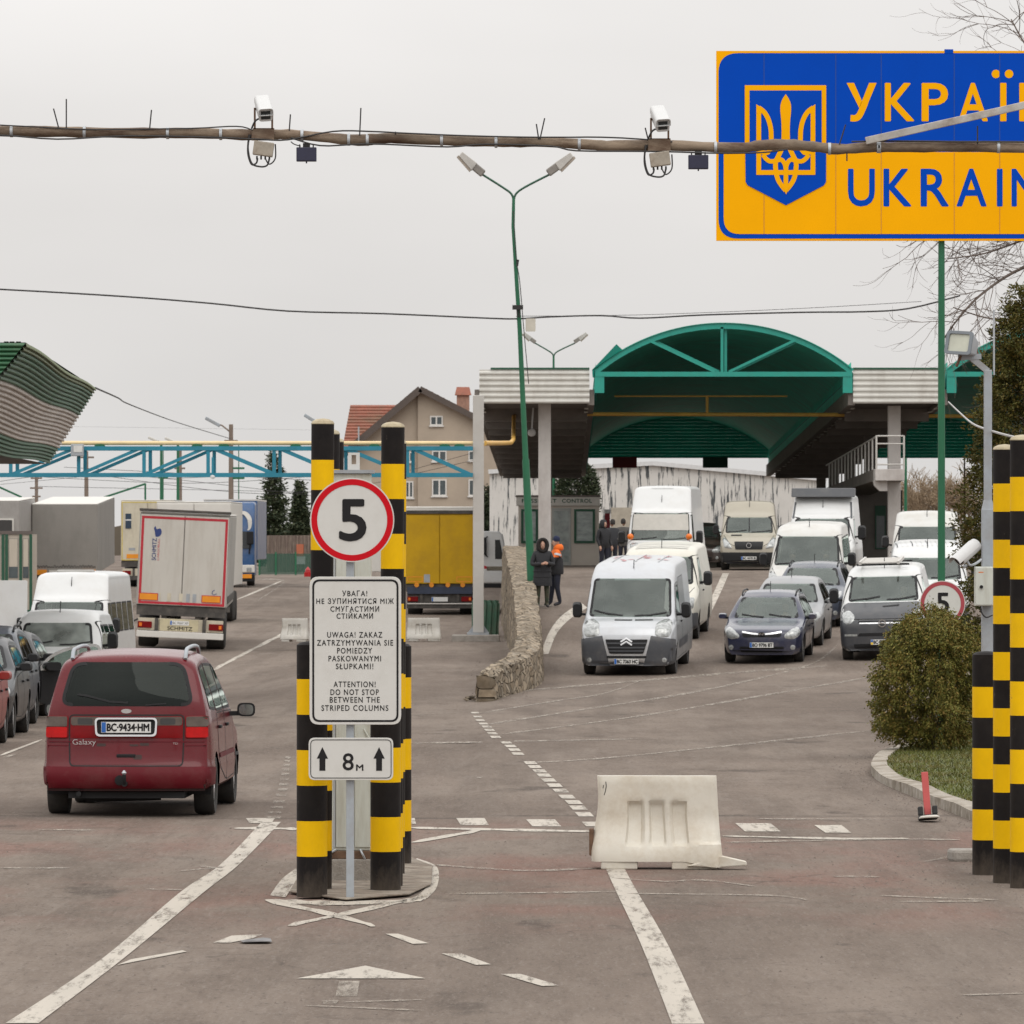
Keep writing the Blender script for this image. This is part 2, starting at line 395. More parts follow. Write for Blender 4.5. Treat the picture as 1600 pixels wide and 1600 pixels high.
LIFT = .006
thick, thin = MB(), MB()
def mquad(mb, pts):
    g = [px2g(x, y) for x, y in pts]
    mb.add([(p.x, p.y, p.z + LIFT) for p in g], [tuple(range(len(g)))])
def mstrip(mb, left, right, n=6):
    L_ = spline(left, n); R_ = spline(right, n); k = len(L_)
    g = [px2g(*p) for p in L_] + [px2g(*p) for p in R_]
    mb.add([(p.x, p.y, p.z + LIFT) for p in g], [(i, i+1, k+i+1, k+i) for i in range(k-1)])
_mr = random.Random(21)
def mline(mb, pts, wpx, n=6):
    """a painted line through photo points, wpx = its height in photo pixels"""
    P = spline(pts, n); h = wpx / 2
    hs2 = [h * _mr.uniform(.55, 1.25) for _ in P]; hs2[0] = hs2[-1] = h * .2
    mstrip(mb, [(x, y - q) for (x, y), q in zip(P, hs2)], [(x, y + q) for (x, y), q in zip(P, hs2)], 1)
mstrip(thick, [(9,1600),(157,1501),(279,1397),(344,1352),(409,1285)], [(60,1600),(190,1501),(316,1397),(373,1352),(439,1285)])
mstrip(thick, [(944,1352),(960,1388),(1003,1480),(1050,1601)], [(973,1352),(992,1388),(1045,1480),(1101,1601)])
mquad(thick, [(183,1509),(205,1500),(285,1486),(292,1488)])
mline(thick, [(414,1407),(520,1430),(586,1448)], 7); mline(thick, [(450,1447),(560,1424),(662,1402)], 6)
mline(thick, [(420,1408),(520,1412),(640,1408),(668,1400)], 7); mstrip(thick, [(640,1408),(665,1388),(667,1358),(640,1346)], [(668,1404),(683,1386),(683,1356),(652,1342)])
mstrip(thick, [(422,1400),(440,1375),(462,1358)], [(446,1403),(462,1380),(470,1362)])
for q in ([(602,1460),(622,1460),(670,1475),(645,1476)], [(690,1491),(721,1491),(767,1508),(744,1509)], [(782,1523),(814,1523),(874,1541),(847,1542)]): mquad(thick, q)
mquad(thick, [(571,1510),(666,1530),(560,1530),(463,1530)])
mquad(thin, [(530,1534),(562,1534),(558,1558),(524,1558)]); mquad(thin, [(502,1564),(530,1564),(524,1570),(505,1570)])
mquad(thick, [(333,1474),(362,1463),(410,1461),(395,1467),(360,1474)])
for q in ([(636,1279),(648,1279),(650,1288),(640,1288)], [(713,1279),(757,1279),(764,1290),(720,1290)], [(822,1281),(867,1281),(877,1292),(832,1292)], [(1149,1287),(1204,1287),(1220,1300),(1164,1300)], [(1272,1290),(1315,1290),(1330,1302),(1290,1302)], [(384,1279),(430,1279),(424,1287),(390,1287)]): mquad(thick, q)
mline(thick, [(640,1294),(780,1297),(932,1300)], 3.4); mline(thick, [(1129,1307),(1316,1311),(1420,1311)], 2.6); mline(thick, [(366,1295),(420,1295),(465,1296)], 4)
mline(thick, [(643,1317),(751,1298)], 4)
zc = [(215,240),(224,253),(232,265),(243,276),(254,286),(263,297),(272,308),(283,320),(318,338),(332,350),(345,362),(356,375),(398,405),(412,418),(428,432),(442,446),(458,462),(477,479),(497,497),(518,517),(540,535),(555,553),(575,575),(600,607)]
for u, v in zc:
    x, y = 640 + u/2.105, 1000 + v/2.105; k = (y - 1110) / 180
    a, h = lerp(6, 12.5, k), lerp(1.1, 3.6, k)
    mquad(thick, [(x-a-h, y-h), (x+a-h, y-h), (x+a+h, y+h), (x-a+h, y+h)])
for u, v in [(428,1278),(430,1270),(433,1262),(437,1253),(440,1243),(442,1234),(444,1226),(445,1218),(446,1210),(447,1203),(448,1196),(449,1190),(450,1184)]:
    a = 4 + (v - 1180) * .07; mquad(thin, [(u-a, v-1.8), (u+a, v-1.8), (u+a-1, v+1.8), (u-a-1, v+1.8)])
for pts, wd in (([(747,1115),(878,1094),(944,1084),(1008,1061)], 2), ([(763,1132),(925,1107),(1067,1085),(1191,1059),(1272,1036),(1310,1007)], 2.6), ([(782,1148),(1020,1116),(1367,1057)], 2.6), ([(830,1192),(968,1183),(1362,1142)], 2.2), ([(792,1081),(906,1072),(1139,1052),(1293,1041)], 3)): mline(thin, pts, wd)
mstrip(thick, [(845,1022),(858,988),(878,962),(908,942)], [(857,1022),(870,990),(890,968),(918,950)])
mstrip(thick, [(1098,965),(1117,922),(1129,896)], [(1106,968),(1127,924),(1139,896)])
mline(thick, [(333,1047),(400,1012),(442,991)], 4.5); mline(thick, [(370,937),(440,908)], 2.5); mline(thick, [(0,1181),(66,1156)], 3.5); mline(thin, [(5,1184),(24,1179)], 3); mline(thin, [(196,950),(222,940)], 3)
for pts in ([(680,1352),(760,1358),(830,1361),(942,1357)], [(700,1397),(755,1397),(965,1394)], [(980,1397),(1200,1400),(1262,1407)], [(960,1373),(1040,1378),(1100,1376),(1182,1386)], [(1375,1400),(1470,1404),(1560,1407)], [(1395,1410),(1540,1409)], [(60,1297),(150,1298)], [(0,1357),(110,1357)], [(280,1362),(352,1355)], [(225,1390),(285,1391)], [(310,1354),(350,1357)], [(1130,1317),(1380,1312),(1500,1313)], [(1300,1370),(1375,1371)], [(1440,1348),(1490,1338)], [(475,1572),(660,1580)], [(535,1567),(660,1563)], [(1500,1556),(1600,1553)], [(1180,1280),(1395,1281)], [(400,940),(442,912),(435,906),(400,905)], [(755,1215),(745,1216)], [(640,1162),(1000,1155)]):
    mline(thin, pts, 2.2)
tag(thick.build('road_markings', PAINT), kind='structure', label='worn white painted lines, dashes and arrow on the asphalt')
tag(thin.build('faded_road_markings', PAINT_THIN), kind='structure', label='thin faded painted lines crossing the asphalt')

# kerbed grass island on the right
KERB = M('old_concrete', (.36, .325, .28), .9, var=.35, vs=9, bump=.7, bs=12, spec=.1, dirt=(.13, .10, .065), dirt_amt=1.0, ds=2.4)
GRASSM = M('grass_soil', (.085, .10, .03), .9, var=.45, vs=2.5, dirt=(.12, .095, .05), dirt_amt=.8, ds=1.5)
kp = [px2g(*p) for p in [(1530,1158),(1470,1163),(1430,1168),(1398,1177),(1370,1191),(1361,1206),(1370,1219),(1400,1234),(1440,1250),(1482,1268),(1525,1284),(1610,1305)]]
kp = [Vector((14, 98, 0)), Vector((9, 95.5, 0))] + kp + [Vector((8.5, 63.4, 0)), Vector((14, 62.5, 0))]
kc = spline([(p.x, p.y) for p in kp], 5)
inn = []
for i, p in enumerate(kc):
    a = Vector(kc[max(i-1, 0)]); b_ = Vector(kc[min(i+1, len(kc)-1)]); t = (b_ - a).normalized(); nr = Vector((-t.y, t.x)); inn.append(tuple(Vector(p) + nr * .2))
mb = MB(); k = len(kc)
rnd = random.Random(3)
hz = [.11 + .012*math.sin(i*.7) + rnd.uniform(-.004, .004) for i, _ in enumerate(kc)]
mb.add([(x, y, -.05) for x, y in kc] + [(x, y, hz[i]) for i, (x, y) in enumerate(kc)] + [(x, y, hz[i] + .01) for i, (x, y) in enumerate(inn)] + [(x, y, -.05) for x, y in inn],
       [(r_*k+i, r_*k+i+1, (r_+1)*k+i+1, (r_+1)*k+i) for r_ in range(3) for i in range(k-1)])
tag(mb.build('kerb', KERB, smooth=30), kind='structure', label='chipped concrete kerb round the grass island')
mb = MB()
mb.prism(inn, lambda u, v, t: (u, v, .02 + .09*t))
tag(mb.build('lawn', GRASSM), kind='structure', label='thin grass of the kerbed island')
BLADE = M('grass_blades', (.105, .115, .028), .85, var=.5, vs=1.6, spec=.15, dirt=(.17, .125, .055), dirt_amt=1.0, ds=1.1)
from mathutils.geometry import intersect_point_tri_2d
def inside(poly, x, y):
    c = False; n = len(poly)
    for i in range(n):
        x0, y0 = poly[i]; x1, y1 = poly[i-1]
        if (y0 > y) != (y1 > y) and x < (x1-x0)*(y-y0)/(y1-y0) + x0: c = not c
    return c
mb = MB(); rnd = random.Random(11); n_ = 0
while n_ < 42000:
    x, y = rnd.uniform(4.4, 9), rnd.uniform(63, 97)
    if not inside(inn, x, y): continue
    n_ += 1; h = rnd.uniform(.018, .06); a = rnd.uniform(0, 6.28); wd = .007
    dx, dy = math.cos(a)*wd, math.sin(a)*wd; lx, ly = rnd.gauss(0, .03), rnd.gauss(0, .03)
    mb.add([(x-dx, y-dy, .108), (x+dx, y+dy, .108), (x+lx, y+ly, .108+h)], [(0, 1, 2)])
tag(mb.build('grass', BLADE, fixn=False), kind='stuff', label='short patchy grass growing inside the kerbed island')

# grit and small stones
STONE = M('grit', (.16, .13, .11), .9, var=.5, vs=20)
mb = MB(); rnd = random.Random(5)
def pebble(x, y, r):
    z = zg(x, y); pts = [(x + r*rnd.uniform(.6, 1)*math.cos(a), y + r*rnd.uniform(.6, 1)*math.sin(a), z) for a in [0, 1.26, 2.5, 3.77, 5.0]]
    mb.add(pts + [(x + r*.2, y, z + r*rnd.uniform(.5, .9))], [(i, (i+1) % 5, 5) for i in range(5)])
for _ in range(5200): pebble(rnd.uniform(-5, 6), rnd.uniform(38, 66), min(.02, .0035 + rnd.expovariate(280)))
for _ in range(420):  # round the island posts and along the kerb
    p = px2g(rnd.gauss(545, 70), rnd.gauss(1392, 22)); pebble(p.x, p.y, rnd.uniform(.006, .018))
for _ in range(700):
    i = rnd.randrange(14, len(kc)-14); p = Vector(kc[i]); pebble(p.x - abs(rnd.gauss(0, .35)), p.y - abs(rnd.gauss(0, .9)), rnd.uniform(.006, .022))
for _ in range(350):
    p = px2g(rnd.uniform(1330, 1600), rnd.uniform(1330, 1420)); pebble(p.x, p.y, rnd.uniform(.006, .018))
for _ in range(160): p = px2g(rnd.uniform(735, 830), rnd.uniform(1030, 1095)); pebble(p.x, p.y, rnd.uniform(.01, .04))
tag(mb.build('gravel', STONE, fixn=False), kind='stuff', label='scattered grit and small stones on the asphalt')
# ------------------------------------------------------------------ shared materials
YEL = M('yellow_paint', (.80, .47, .002), .55, spec=.12, var=.08, vs=3, dirt=(.42, .25, .02), dirt_amt=.3, ds=2, dstretch=(1, 1, .4))
BLK = M('black_paint', (.0105, .0085, .0085), .55, spec=.14, var=.25, vs=4, dirt=(.06, .05, .04), dirt_amt=.2, ds=2.5)
def weather(m, chip, mud):
    """chipped flecks all over and road dirt splashed round the foot"""
    t = m.node_tree; N, L = t.nodes, t.links; b = N['Principled BSDF']; src = b.inputs['Base Color'].links[0].from_socket
    co = N.new('ShaderNodeTexCoord'); mp = N.new('ShaderNodeMapping'); mp.inputs['Scale'].default_value = (1, 1, .45); L.new(co.outputs['Object'], mp.inputs[0])
    n = N.new('ShaderNodeTexNoise'); n.inputs['Scale'].default_value = 16; n.inputs['Detail'].default_value = 8; n.inputs['Roughness'].default_value = .75; L.new(mp.outputs[0], n.inputs['Vector'])
    r1 = N.new('ShaderNodeMapRange'); r1.inputs[1].default_value = .66; r1.inputs[2].default_value = .70; L.new(n.outputs['Fac'], r1.inputs[0])
    x = N.new('ShaderNodeMix'); x.data_type = 'RGBA'; L.new(r1.outputs[0], x.inputs[0]); L.new(src, x.inputs[6]); x.inputs[7].default_value = (*chip, 1)
    sz = N.new('ShaderNodeSeparateXYZ'); L.new(co.outputs['Object'], sz.inputs[0]); ad = N.new('ShaderNodeMath'); ad.operation = 'MULTIPLY_ADD'; ad.inputs[1].default_value = .55; L.new(n.outputs['Fac'], ad.inputs[0]); L.new(sz.outputs[2], ad.inputs[2])
    r2 = N.new('ShaderNodeMapRange'); r2.inputs[1].default_value = .26; r2.inputs[2].default_value = .52; r2.inputs[3].default_value = .6; r2.inputs[4].default_value = 0; L.new(ad.outputs[0], r2.inputs[0])
    y = N.new('ShaderNodeMix'); y.data_type = 'RGBA'; L.new(r2.outputs[0], y.inputs[0]); L.new(x.outputs[2], y.inputs[6]); y.inputs[7].default_value = (*mud, 1); L.new(y.outputs[2], b.inputs['Base Color'])
weather(YEL, (.12, .09, .05), (.20, .15, .10)); weather(BLK, (.10, .085, .07), (.10, .08, .062))
CAPM = M('cap_plate', (.42, .36, .24), .6, var=.25, vs=9, dirt=(.2, .13, .06), dirt_amt=.6)
SIGNW = M('sign_white', (.60, .59, .56), .45, var=.04, vs=2, dirt=(.42, .40, .36), dirt_amt=.35, ds=4)
SIGNR = M('sign_red', (.52, .004, .012), .5, spec=.15, var=.08)
SIGNK = M('sign_black', (.018, .017, .018), .5, spec=.15, var=.1)
GALV = M('galvanised_steel', (.42, .44, .46), .5, .35, var=.12, vs=8)
GREYP = M('grey_pole_paint', (.33, .36, .39), .5, var=.12, vs=3, dirt=(.2, .15, .11), dirt_amt=.4, ds=4)
CABW = M('pale_cabinet_paint', (.53, .55, .50), .45, var=.07, vs=3, dirt=(.30, .27, .2), dirt_amt=.5, ds=3, dstretch=(4, 4, .5))
RUBBER = M('black_rubber', (.02, .02, .02), .7, var=.3)
CABLE = M('black_cable', (.02, .018, .018), .6)
RUST = M('rusty_steel', (.13, .075, .045), .8, var=.4, vs=12)
CONC = M('stained_concrete', (.30, .275, .245), .85, var=.25, vs=4, bump=.4, dirt=(.14, .12, .10), dirt_amt=.7)
GREEN = M('green_pole_paint', (.012, .12, .055), .42, var=.15, vs=2)
DGREEN = M('dark_green_paint', (.012, .075, .04), .5, var=.15, vs=2)
TEAL = M('teal_paint', (.015, .30, .235), .5, var=.14, vs=1.5, dirt=(.03, .16, .13), dirt_amt=.5)
BTEAL = M('blue_teal_paint', (.015, .20, .29), .5, var=.12, vs=2, dirt=(.02, .12, .16), dirt_amt=.5)
AMBER = M('amber_lens', (.72, .16, .008), .3, var=.1)
REDL = M('red_lens', (.36, .006, .008), .25, var=.1)
CLEARL = M('clear_lens', (.62, .62, .58), .15, var=.25, vs=25)
DGLASS = M('dark_glass', (.02, .024, .026), .08, var=.3, vs=2)
WINGL = M('pane_glass', (.07, .085, .09), .1, var=.4, vs=1.2)

def flat(y0, th, x0=0.0, z0=0.0, k=1.0):
    """plane facing -Y: (u, v) -> (x0 + u*k, y0 - th*t, z0 + v*k)"""
    return lambda u, v, t=1: (x0 + u*k, y0 - th*t, z0 + v*k)

# ------------------------------------------------------------------ striped posts
def post(name, label, cx, s, rad, H, stripe, base, top=None, lean=0.0, group=None, cap=True):
    Y = S / s; X = (cx - 800) / s
    t = thing(name, label, 'bollard', (X, Y, 0), 0, group); t.rotation_euler = (0, lean, 0)
    n = 28; zs = [0.0, base]; mi = [0]
    cur = 1
    top = stripe if top is None else top
    nb = max(1, round((H - base - top) / stripe))
    if nb % 2 == 0: nb += 1
    st = (H - base - top) / nb
    for i in range(nb): zs.append(base + st*(i+1)); mi.append(1 if i % 2 == 0 else 0)
    zs.append(H); mi.append(0)
    mb = MB()
    mb.add([(rad*math.cos(2*math.pi*j/n), rad*math.sin(2*math.pi*j/n), z) for z in zs for j in range(n)], [])
    for i in range(len(zs)-1):
        for j in range(n): mb.f.append((i*n+j, i*n+(j+1) % n, (i+1)*n+(j+1) % n, (i+1)*n+j)); mb.m.append(mi[i])
    mb.build('striped_tube', [BLK, YEL], t, smooth=40)
    if cap:
        MB().lathe([(rad*1.02, 0), (rad*1.02, .008), (rad*.9, .026), (rad*.55, .042), (.01, .048)], (0, 0, H+.001), n=n).build('cap', CAPM, t, smooth=30)
    else:
        MB().lathe([(rad*.99, 0), (rad*.8, .02), (rad*.4, .03), (.01, .033)], (0, 0, H+.001), n=n).build('cap', BLK, t, smooth=30)
    return t
G1, G2 = 'striped posts on the middle island', 'striped posts at the right edge'
post('striped_post', 'short thick yellow and black post, front left of the middle island', 487.5, 189, .127, 2.08, .288, .335, .28, 0, G1, cap=False)
post('striped_post', 'short thick yellow and black post right of the sign pole and before the tall one', 602.5, 186.5, .128, 2.07, .288, .34, .28, 0, G1, cap=False)
post('striped_post', 'short yellow and black post at the back right corner of the middle island', 621, 172.5, .126, 1.98, .28, .31, .28, 0, G1, cap=False)
post('striped_post', 'short yellow and black post mostly hidden at the back left of the middle island', 516, 172.5, .118, 1.9, .28, .31, .28, 0, G1, cap=False)
post('tall_striped_post', 'tall yellow and black post with pale cap, front left behind the round speed sign', 500.5, 186, .096, 3.92, .285, .34, .30, R(.30), G1)
post('tall_striped_post', 'tall yellow and black post with pale cap right of the round speed sign', 611, 184.5, .099, 3.90, .285, .34, .31, R(.24), G1)
post('tall_striped_post', 'tall striped post second in the left row behind the front one', 510, 180.5, .096, 3.86, .285, .34, .30, R(.30), G1)
post('tall_striped_post', 'tall striped post third and last in the left row of the middle island', 517, 176.5, .096, 3.81, .285, .34, .30, R(.28), G1)
post('tall_striped_post', 'tall striped post hidden behind the tall right one of the middle island', 615, 178, .097, 3.79, .285, .34, .31, R(.24), G1)
post('striped_post', 'short yellow and black post, leftmost of the group at the right edge', 1541, 177.7, .123, 1.935, .268, .31, .28, 0, G2, cap=False)
post('tall_striped_post', 'tall yellow and black post in the middle of the right edge group', 1570, 182, .101, 3.72, .27, .30, .29, 0, G2)
post('tall_striped_post', 'tallest yellow and black post cut by the right edge of the picture', 1597.5, 184.6, .105, 3.79, .285, .31, .31, 0, G2)

# ------------------------------------------------------------------ island signs on one pole
ys_ = S / 190.5
pt = thing('sign_pole', 'slim grey steel pole carrying the signs in front of the striped posts', 'pole', ((547-800)/190.5, ys_, 0))
MB().box(-.032, .032, 0, .05, 0, 3.25).build('pole', GREYP, pt, bevel=.006)
k = 1 / 190.5; yf = ys_ - .03
def P2(cx): return (cx - 800) * k
def zz(y): return (1403 - y) * k
# round speed sign
t = thing('speed_sign', 'round red and white speed limit sign reading 5 above the warning board', 'road sign', (P2(550.5), yf, zz(810)))
MB().prism(circ(0, 0, .345, 72), flat(0, .012)).build('plate', SIGNW, t)
MB().prism(circ(0, 0, .335, 72), flat(-.012, .003), holes=[circ(0, 0, .287, 72)]).build('ring', SIGNR, t)
mb = MB(); put_text(mb, '5', -.108, .118, -.175, .172, flat(-.0155, 0), .028); mb.build('numeral', SIGNK, t)
mb = MB().box(-.05, .05, .002, .03, -.16, -.12).box(-.05, .05, .002, .03, .12, .16); mb.build('bracket', GALV, t)
# warning board
t = thing('warning_board', 'tall white rounded board with a warning in Ukrainian, Polish and English', 'road sign', (P2(555.5), yf, zz(1014)))
W2, H2 = 71.5*k, 115.5*k
MB().prism(roundpoly(rect(-W2, W2, -H2, H2), .075), flat(0, .014)).build('plate', SIGNW, t, bevel=.004)
MB().prism(roundpoly(rect(-W2+.022, W2-.022, -H2+.022, H2-.022), .062), flat(-.0142, .002), holes=[roundpoly(rect(-W2+.038, W2-.038, -H2+.038, H2-.038), .048)]).build('border', SIGNK, t)
LOOKALIKE = str.maketrans('АВЕКМНОРСТІХ', 'ABEKMHOPCTIX')
lines = [('УВАГА!', 535, 574, 920), ('НЕ ЗУПИНЯТИСЯ МІЖ', 494.5, 615.5, 932), ('СМУГАСТИМИ', 516.5, 592.5, 944.2), ('СТІЙКАМИ', 526, 583, 955.2),
         ('UWAGA! ZAKAZ', 511.5, 597.5, 984.7), ('ZATRZYMYWANIA SIE', 495.5, 614.5, 997.2), ('POMIEDZY', 527, 581.5, 1009.5), ('PASKOWANYMI', 513.5, 595.5, 1021.8), ('SŁUPKAMI!', 525, 583.5, 1034),
         ('ATTENTION!', 521.5, 587, 1062), ('DO NOT STOP', 516.5, 592, 1074.3), ('BETWEEN THE', 515.5, 593.5, 1086.2), ('STRIPED COLUMNS', 502.5, 607, 1099)]
mb = MB()
for s_, x0, x1, y0 in lines:
    hgt = 9.0
    y1 = y0 + hgt; ya = y0 - (2.4 if 'Й' in s_ else 0)
    put_text(mb, s_.translate(LOOKALIKE), (x0-555.5)*k, (x1-555.5)*k, (1014-y1)*k, (1014-ya)*k, flat(-.0146, 0), .014, spacing=1.22)
mb.build('lettering', SIGNK, t)
mb = MB(); mb.box(-.05, .05, .002, .03, -.4, -.36).box(-.05, .05, .002, .03, .36, .4); mb.build('bracket', GALV, t)
# distance plate
t = thing('distance_plate', 'small white rectangular plate reading 8 m between two up arrows', 'road sign', (P2(548.5), yf, zz(1183)))
W2, H2 = 66*k, 33*k
MB().prism(roundpoly(rect(-W2, W2, -H2, H2), .05), flat(0, .014)).build('plate', SIGNW, t, bevel=.004)
MB().prism(roundpoly(rect(-W2+.014, W2-.014, -H2+.014, H2-.014), .042), flat(-.0142, .002), holes=[roundpoly(rect(-W2+.02, W2-.02, -H2+.02, H2-.02), .036)]).build('border', SIGNK, t)
for ax in (-44.5, 44):
    a = [(-8.5, 1), (8.5, 1), (0, 18)]; mb = MB()
    mb.prism([(ax*k+x*k, y*k) for x, y in [(-4.6, -18.5), (4.6, -18.5), (4.6, .5), (8.8, .5), (0, 18.5), (-8.8, .5), (-4.6, .5)]], flat(-.0142, .002)); mb.build('arrow', SIGNK, t)
mb = MB(); put_text(mb, '8', -13*k, 4.5*k, -18*k, 9*k, flat(-.0146, 0), .016); put_text(mb, 'M', 8*k, 19.5*k, -18.5*k, -8.5*k, flat(-.0146, 0), .035); mb.build('numeral', SIGNK, t)

# radiation monitor cabinet behind the signs
s_ = 181; k2 = 1 / s_
t = thing('monitor_cabinet', 'tall narrow pale cabinet with red and orange lamps on a concrete base behind the signs', 'cabinet', ((553-800)*k2, S/s_, 0))
zc_ = lambda y: 3 + (834-y)*k2
MB().box(-.185, .15, -.13, .2, .27, 3.52).build('body', CABW, t, bevel=.01)
MB().box(-.152, .002, -.142, -.1302, .30, 3.2).box(.012, .145, -.142, -.1302, .30, 3.2).build('door', CABW, t, bevel=.004)
MB().box(-.17, -.158, -.146, -.1305, .3, 3.4).build('side_rail', GALV, t)
MB().box(-.205, .175, -.16, .22, 3.5205, 3.55).build('roof_plate', GREYP, t)
def lampdome(name, x, z, r, mat, par):
    mb = MB(); mb.lathe([(r, 0), (r, -.03), (r*.75, -.06), (.004, -.075)], (x, -.131, z), 'Y', 18); return mb.build(name, mat, par, smooth=40)
lampdome('orange_lamp', .05, 3.33, .045, AMBER, t); lampdome('red_lamp', -.08, 3.33, .045, REDL, t)
MB().box(-.05, .05, -.03, .03, 3.551, 3.60).box(-.05, -.02, -.03, .03, 3.60, 3.68).box(.02, .05, -.03, .03, 3.60, 3.68).box(-.05, .05, -.03, .03, 3.68, 3.70).build('lifting_eye', SIGNW, t)
MB().box(-.20, .16, -.15, .23, .2, .2695).build('foot_plate', RUST, t, bevel=.006)
MB().box(-.19, .16, -.17, .25, 0, .1995).build('plinth', CONC, t, bevel=.012)
mb = MB(); mb.tube(spline([(-.15, -.14, .28), (-.22, -.18, .24), (-.24, -.16, .2), (-.2, -.17, .16)]), .01, 6); mb.tube(spline([(.06, -.15, .28), (.08, -.18, .24), (.10, -.16, .2)]), .009, 6); mb.build('cable', GALV, t)
mb = MB(); mb.tube(spline([(.09, -.145, 1.32), (.14, -.16, 1.22), (.145, -.16, 1.1), (.11, -.145, .98)]), .008, 6); mb.build('handle', CABW, t)

# low broken concrete apron of the island
mb = MB(); isl = [(452,1398),(470,1368),(500,1348),(640,1344),(676,1358),(674,1386),(640,1402),(540,1410)]
g = [px2g(*p) for p in isl]
mb.prism([(p.x, p.y) for p in g], lambda u, v, t_: (u, v, .003 + .016*t_))
SLAB = M('dirty_slab', (.17, .135, .105), .9, var=.45, vs=5, bump=.8, bs=22, dirt=(.38, .34, .28), dirt_amt=.8, ds=3.5)
tag(mb.build('island_slab', SLAB, bevel=.01), kind='structure', label='broken low concrete slab under the island posts')

# ------------------------------------------------------------------ gantry pipe with cameras
s_ = 185.0; GY = S / s_
PIPEM = M('weathered_pipe_wrap', (.215, .165, .12), .65, var=.65, vs=1.3, stretch=(1, 1, 3), spec=.2, dirt=(.055, .022, .011), dirt_amt=1.0, ds=2.4, dstretch=(.6, 2, 2), bump=.3, bs=8)
g = thing('gantry', 'long rusty wrapped pipe spanning the road overhead', 'pipe', (0, GY, 0))
gz = lambda y: 3 + (834 - y) / s_
gx = lambda x: (x - 800) / s_
pp = [(-420,203),(-200,204),(0,205),(60,205.5),(100,206),(200,208),(300,208),(400,211),(450,210),(500,214),(560,219),(600,216),(650,217),(740,221),(800,222),(850,222),(920,226),(960,228),(1040,227),(1150,231),(1190,227),(1230,226),(1270,229),(1310,233),(1360,230),(1400,230),(1500,229),(1620,231),(1800,230),(2050,231)]
sp_ = spline([(a, b, 0) for a, b in pp], 4)
rnd = random.Random(2)
mb = MB(); mb.tube([(gx(a), rnd.uniform(-.004, .004), gz(b)) for a, b, _ in sp_], [.045 + rnd.uniform(-.004, .006) for _ in sp_], 12); mb.build('wrapped_pipe', PIPEM, g, smooth=60)
for x in (18, 132, 262, 345, 472, 545, 574, 690, 775, 905, 1118, 1296, 1374, 1372, 1560):
    b = min(sp_, key=lambda q: abs(q[0]-x))[1]; MB().cyl((gx(x)-.012, 0, gz(b)), (gx(x)+.012, 0, gz(b)), .052, 12).build('band', GALV, g, smooth=50)
for x0, y0, x1, y1 in [(84,170,92,200),(104,155,104,200),(237,172,234,203),(454,179,452,207),(564,169,562,214),(851,185,843,221),(838,194,842,220),(1008,200,1014,224),(1321,195,1311,227),(1527,197,1527,226),(1323,238,1323,252),(618,206,618,216),(690,210,690,220)]:
    MB().cyl((gx(x0), -.03, gz(y0)), (gx(x1), -.03, gz(y1)), .006, 6).build('spike', CABLE, g)
def gcable(pts, r):
    mb.tube([(gx(a), -.055 + random.uniform(-.01, .01), gz(b)) for a, b, _ in spline([(a, b, 0) for a, b in pts], 4)], r, 5)
mb = MB()
gcable([(-400,214),(-100,216),(0,212),(90,218),(200,213),(330,215),(400,218),(450,219),(520,206),(580,206),(640,209),(740,213),(840,215),(940,215),(1000,218),(1050,222)], .007)
gcable([(0,196),(60,199),(150,203),(300,201),(370,198),(395,204)], .006)
gcable([(455,216),(500,228),(560,226),(600,226),(700,230),(760,226),(860,229),(900,236),(1000,237),(1060,238),(1120,240),(1190,239),(1230,234)], .007)
gcable([(1330,222),(1400,221),(1500,222),(1580,222),(1700,224)], .008); gcable([(455,222),(460,226),(470,229)], .005)
mb.build('cable', CABLE, g, smooth=60)
for x in (-420, 2050): MB().cyl((gx(x), 0, 0), (gx(x), 0, gz(204)+.1), .08, 16).build('post', GREYP, g, smooth=40)
b_ = thing('diagonal_brace', 'flat pale grey strut rising to the right from the overhead pipe', 'strut', (0, GY, 0))
mb = MB(); mb.beam((gx(1352), -.07, gz(221)), (gx(1900), -.1, gz(98)), .03, .062); mb.build('bar', M('weathered_white_bar', (.42, .40, .37), .6, var=.3, vs=3, dirt=(.18, .12, .08), dirt_amt=.8, ds=4), b_, bevel=.005)
CAMW = M('camera_housing_white', (.56, .56, .555), .4, spec=.3, var=.04)
JBOX = M('weathered_box', (.33, .29, .235), .6, var=.25, vs=10, dirt=(.15, .10, .06), dirt_amt=.7, ds=8)
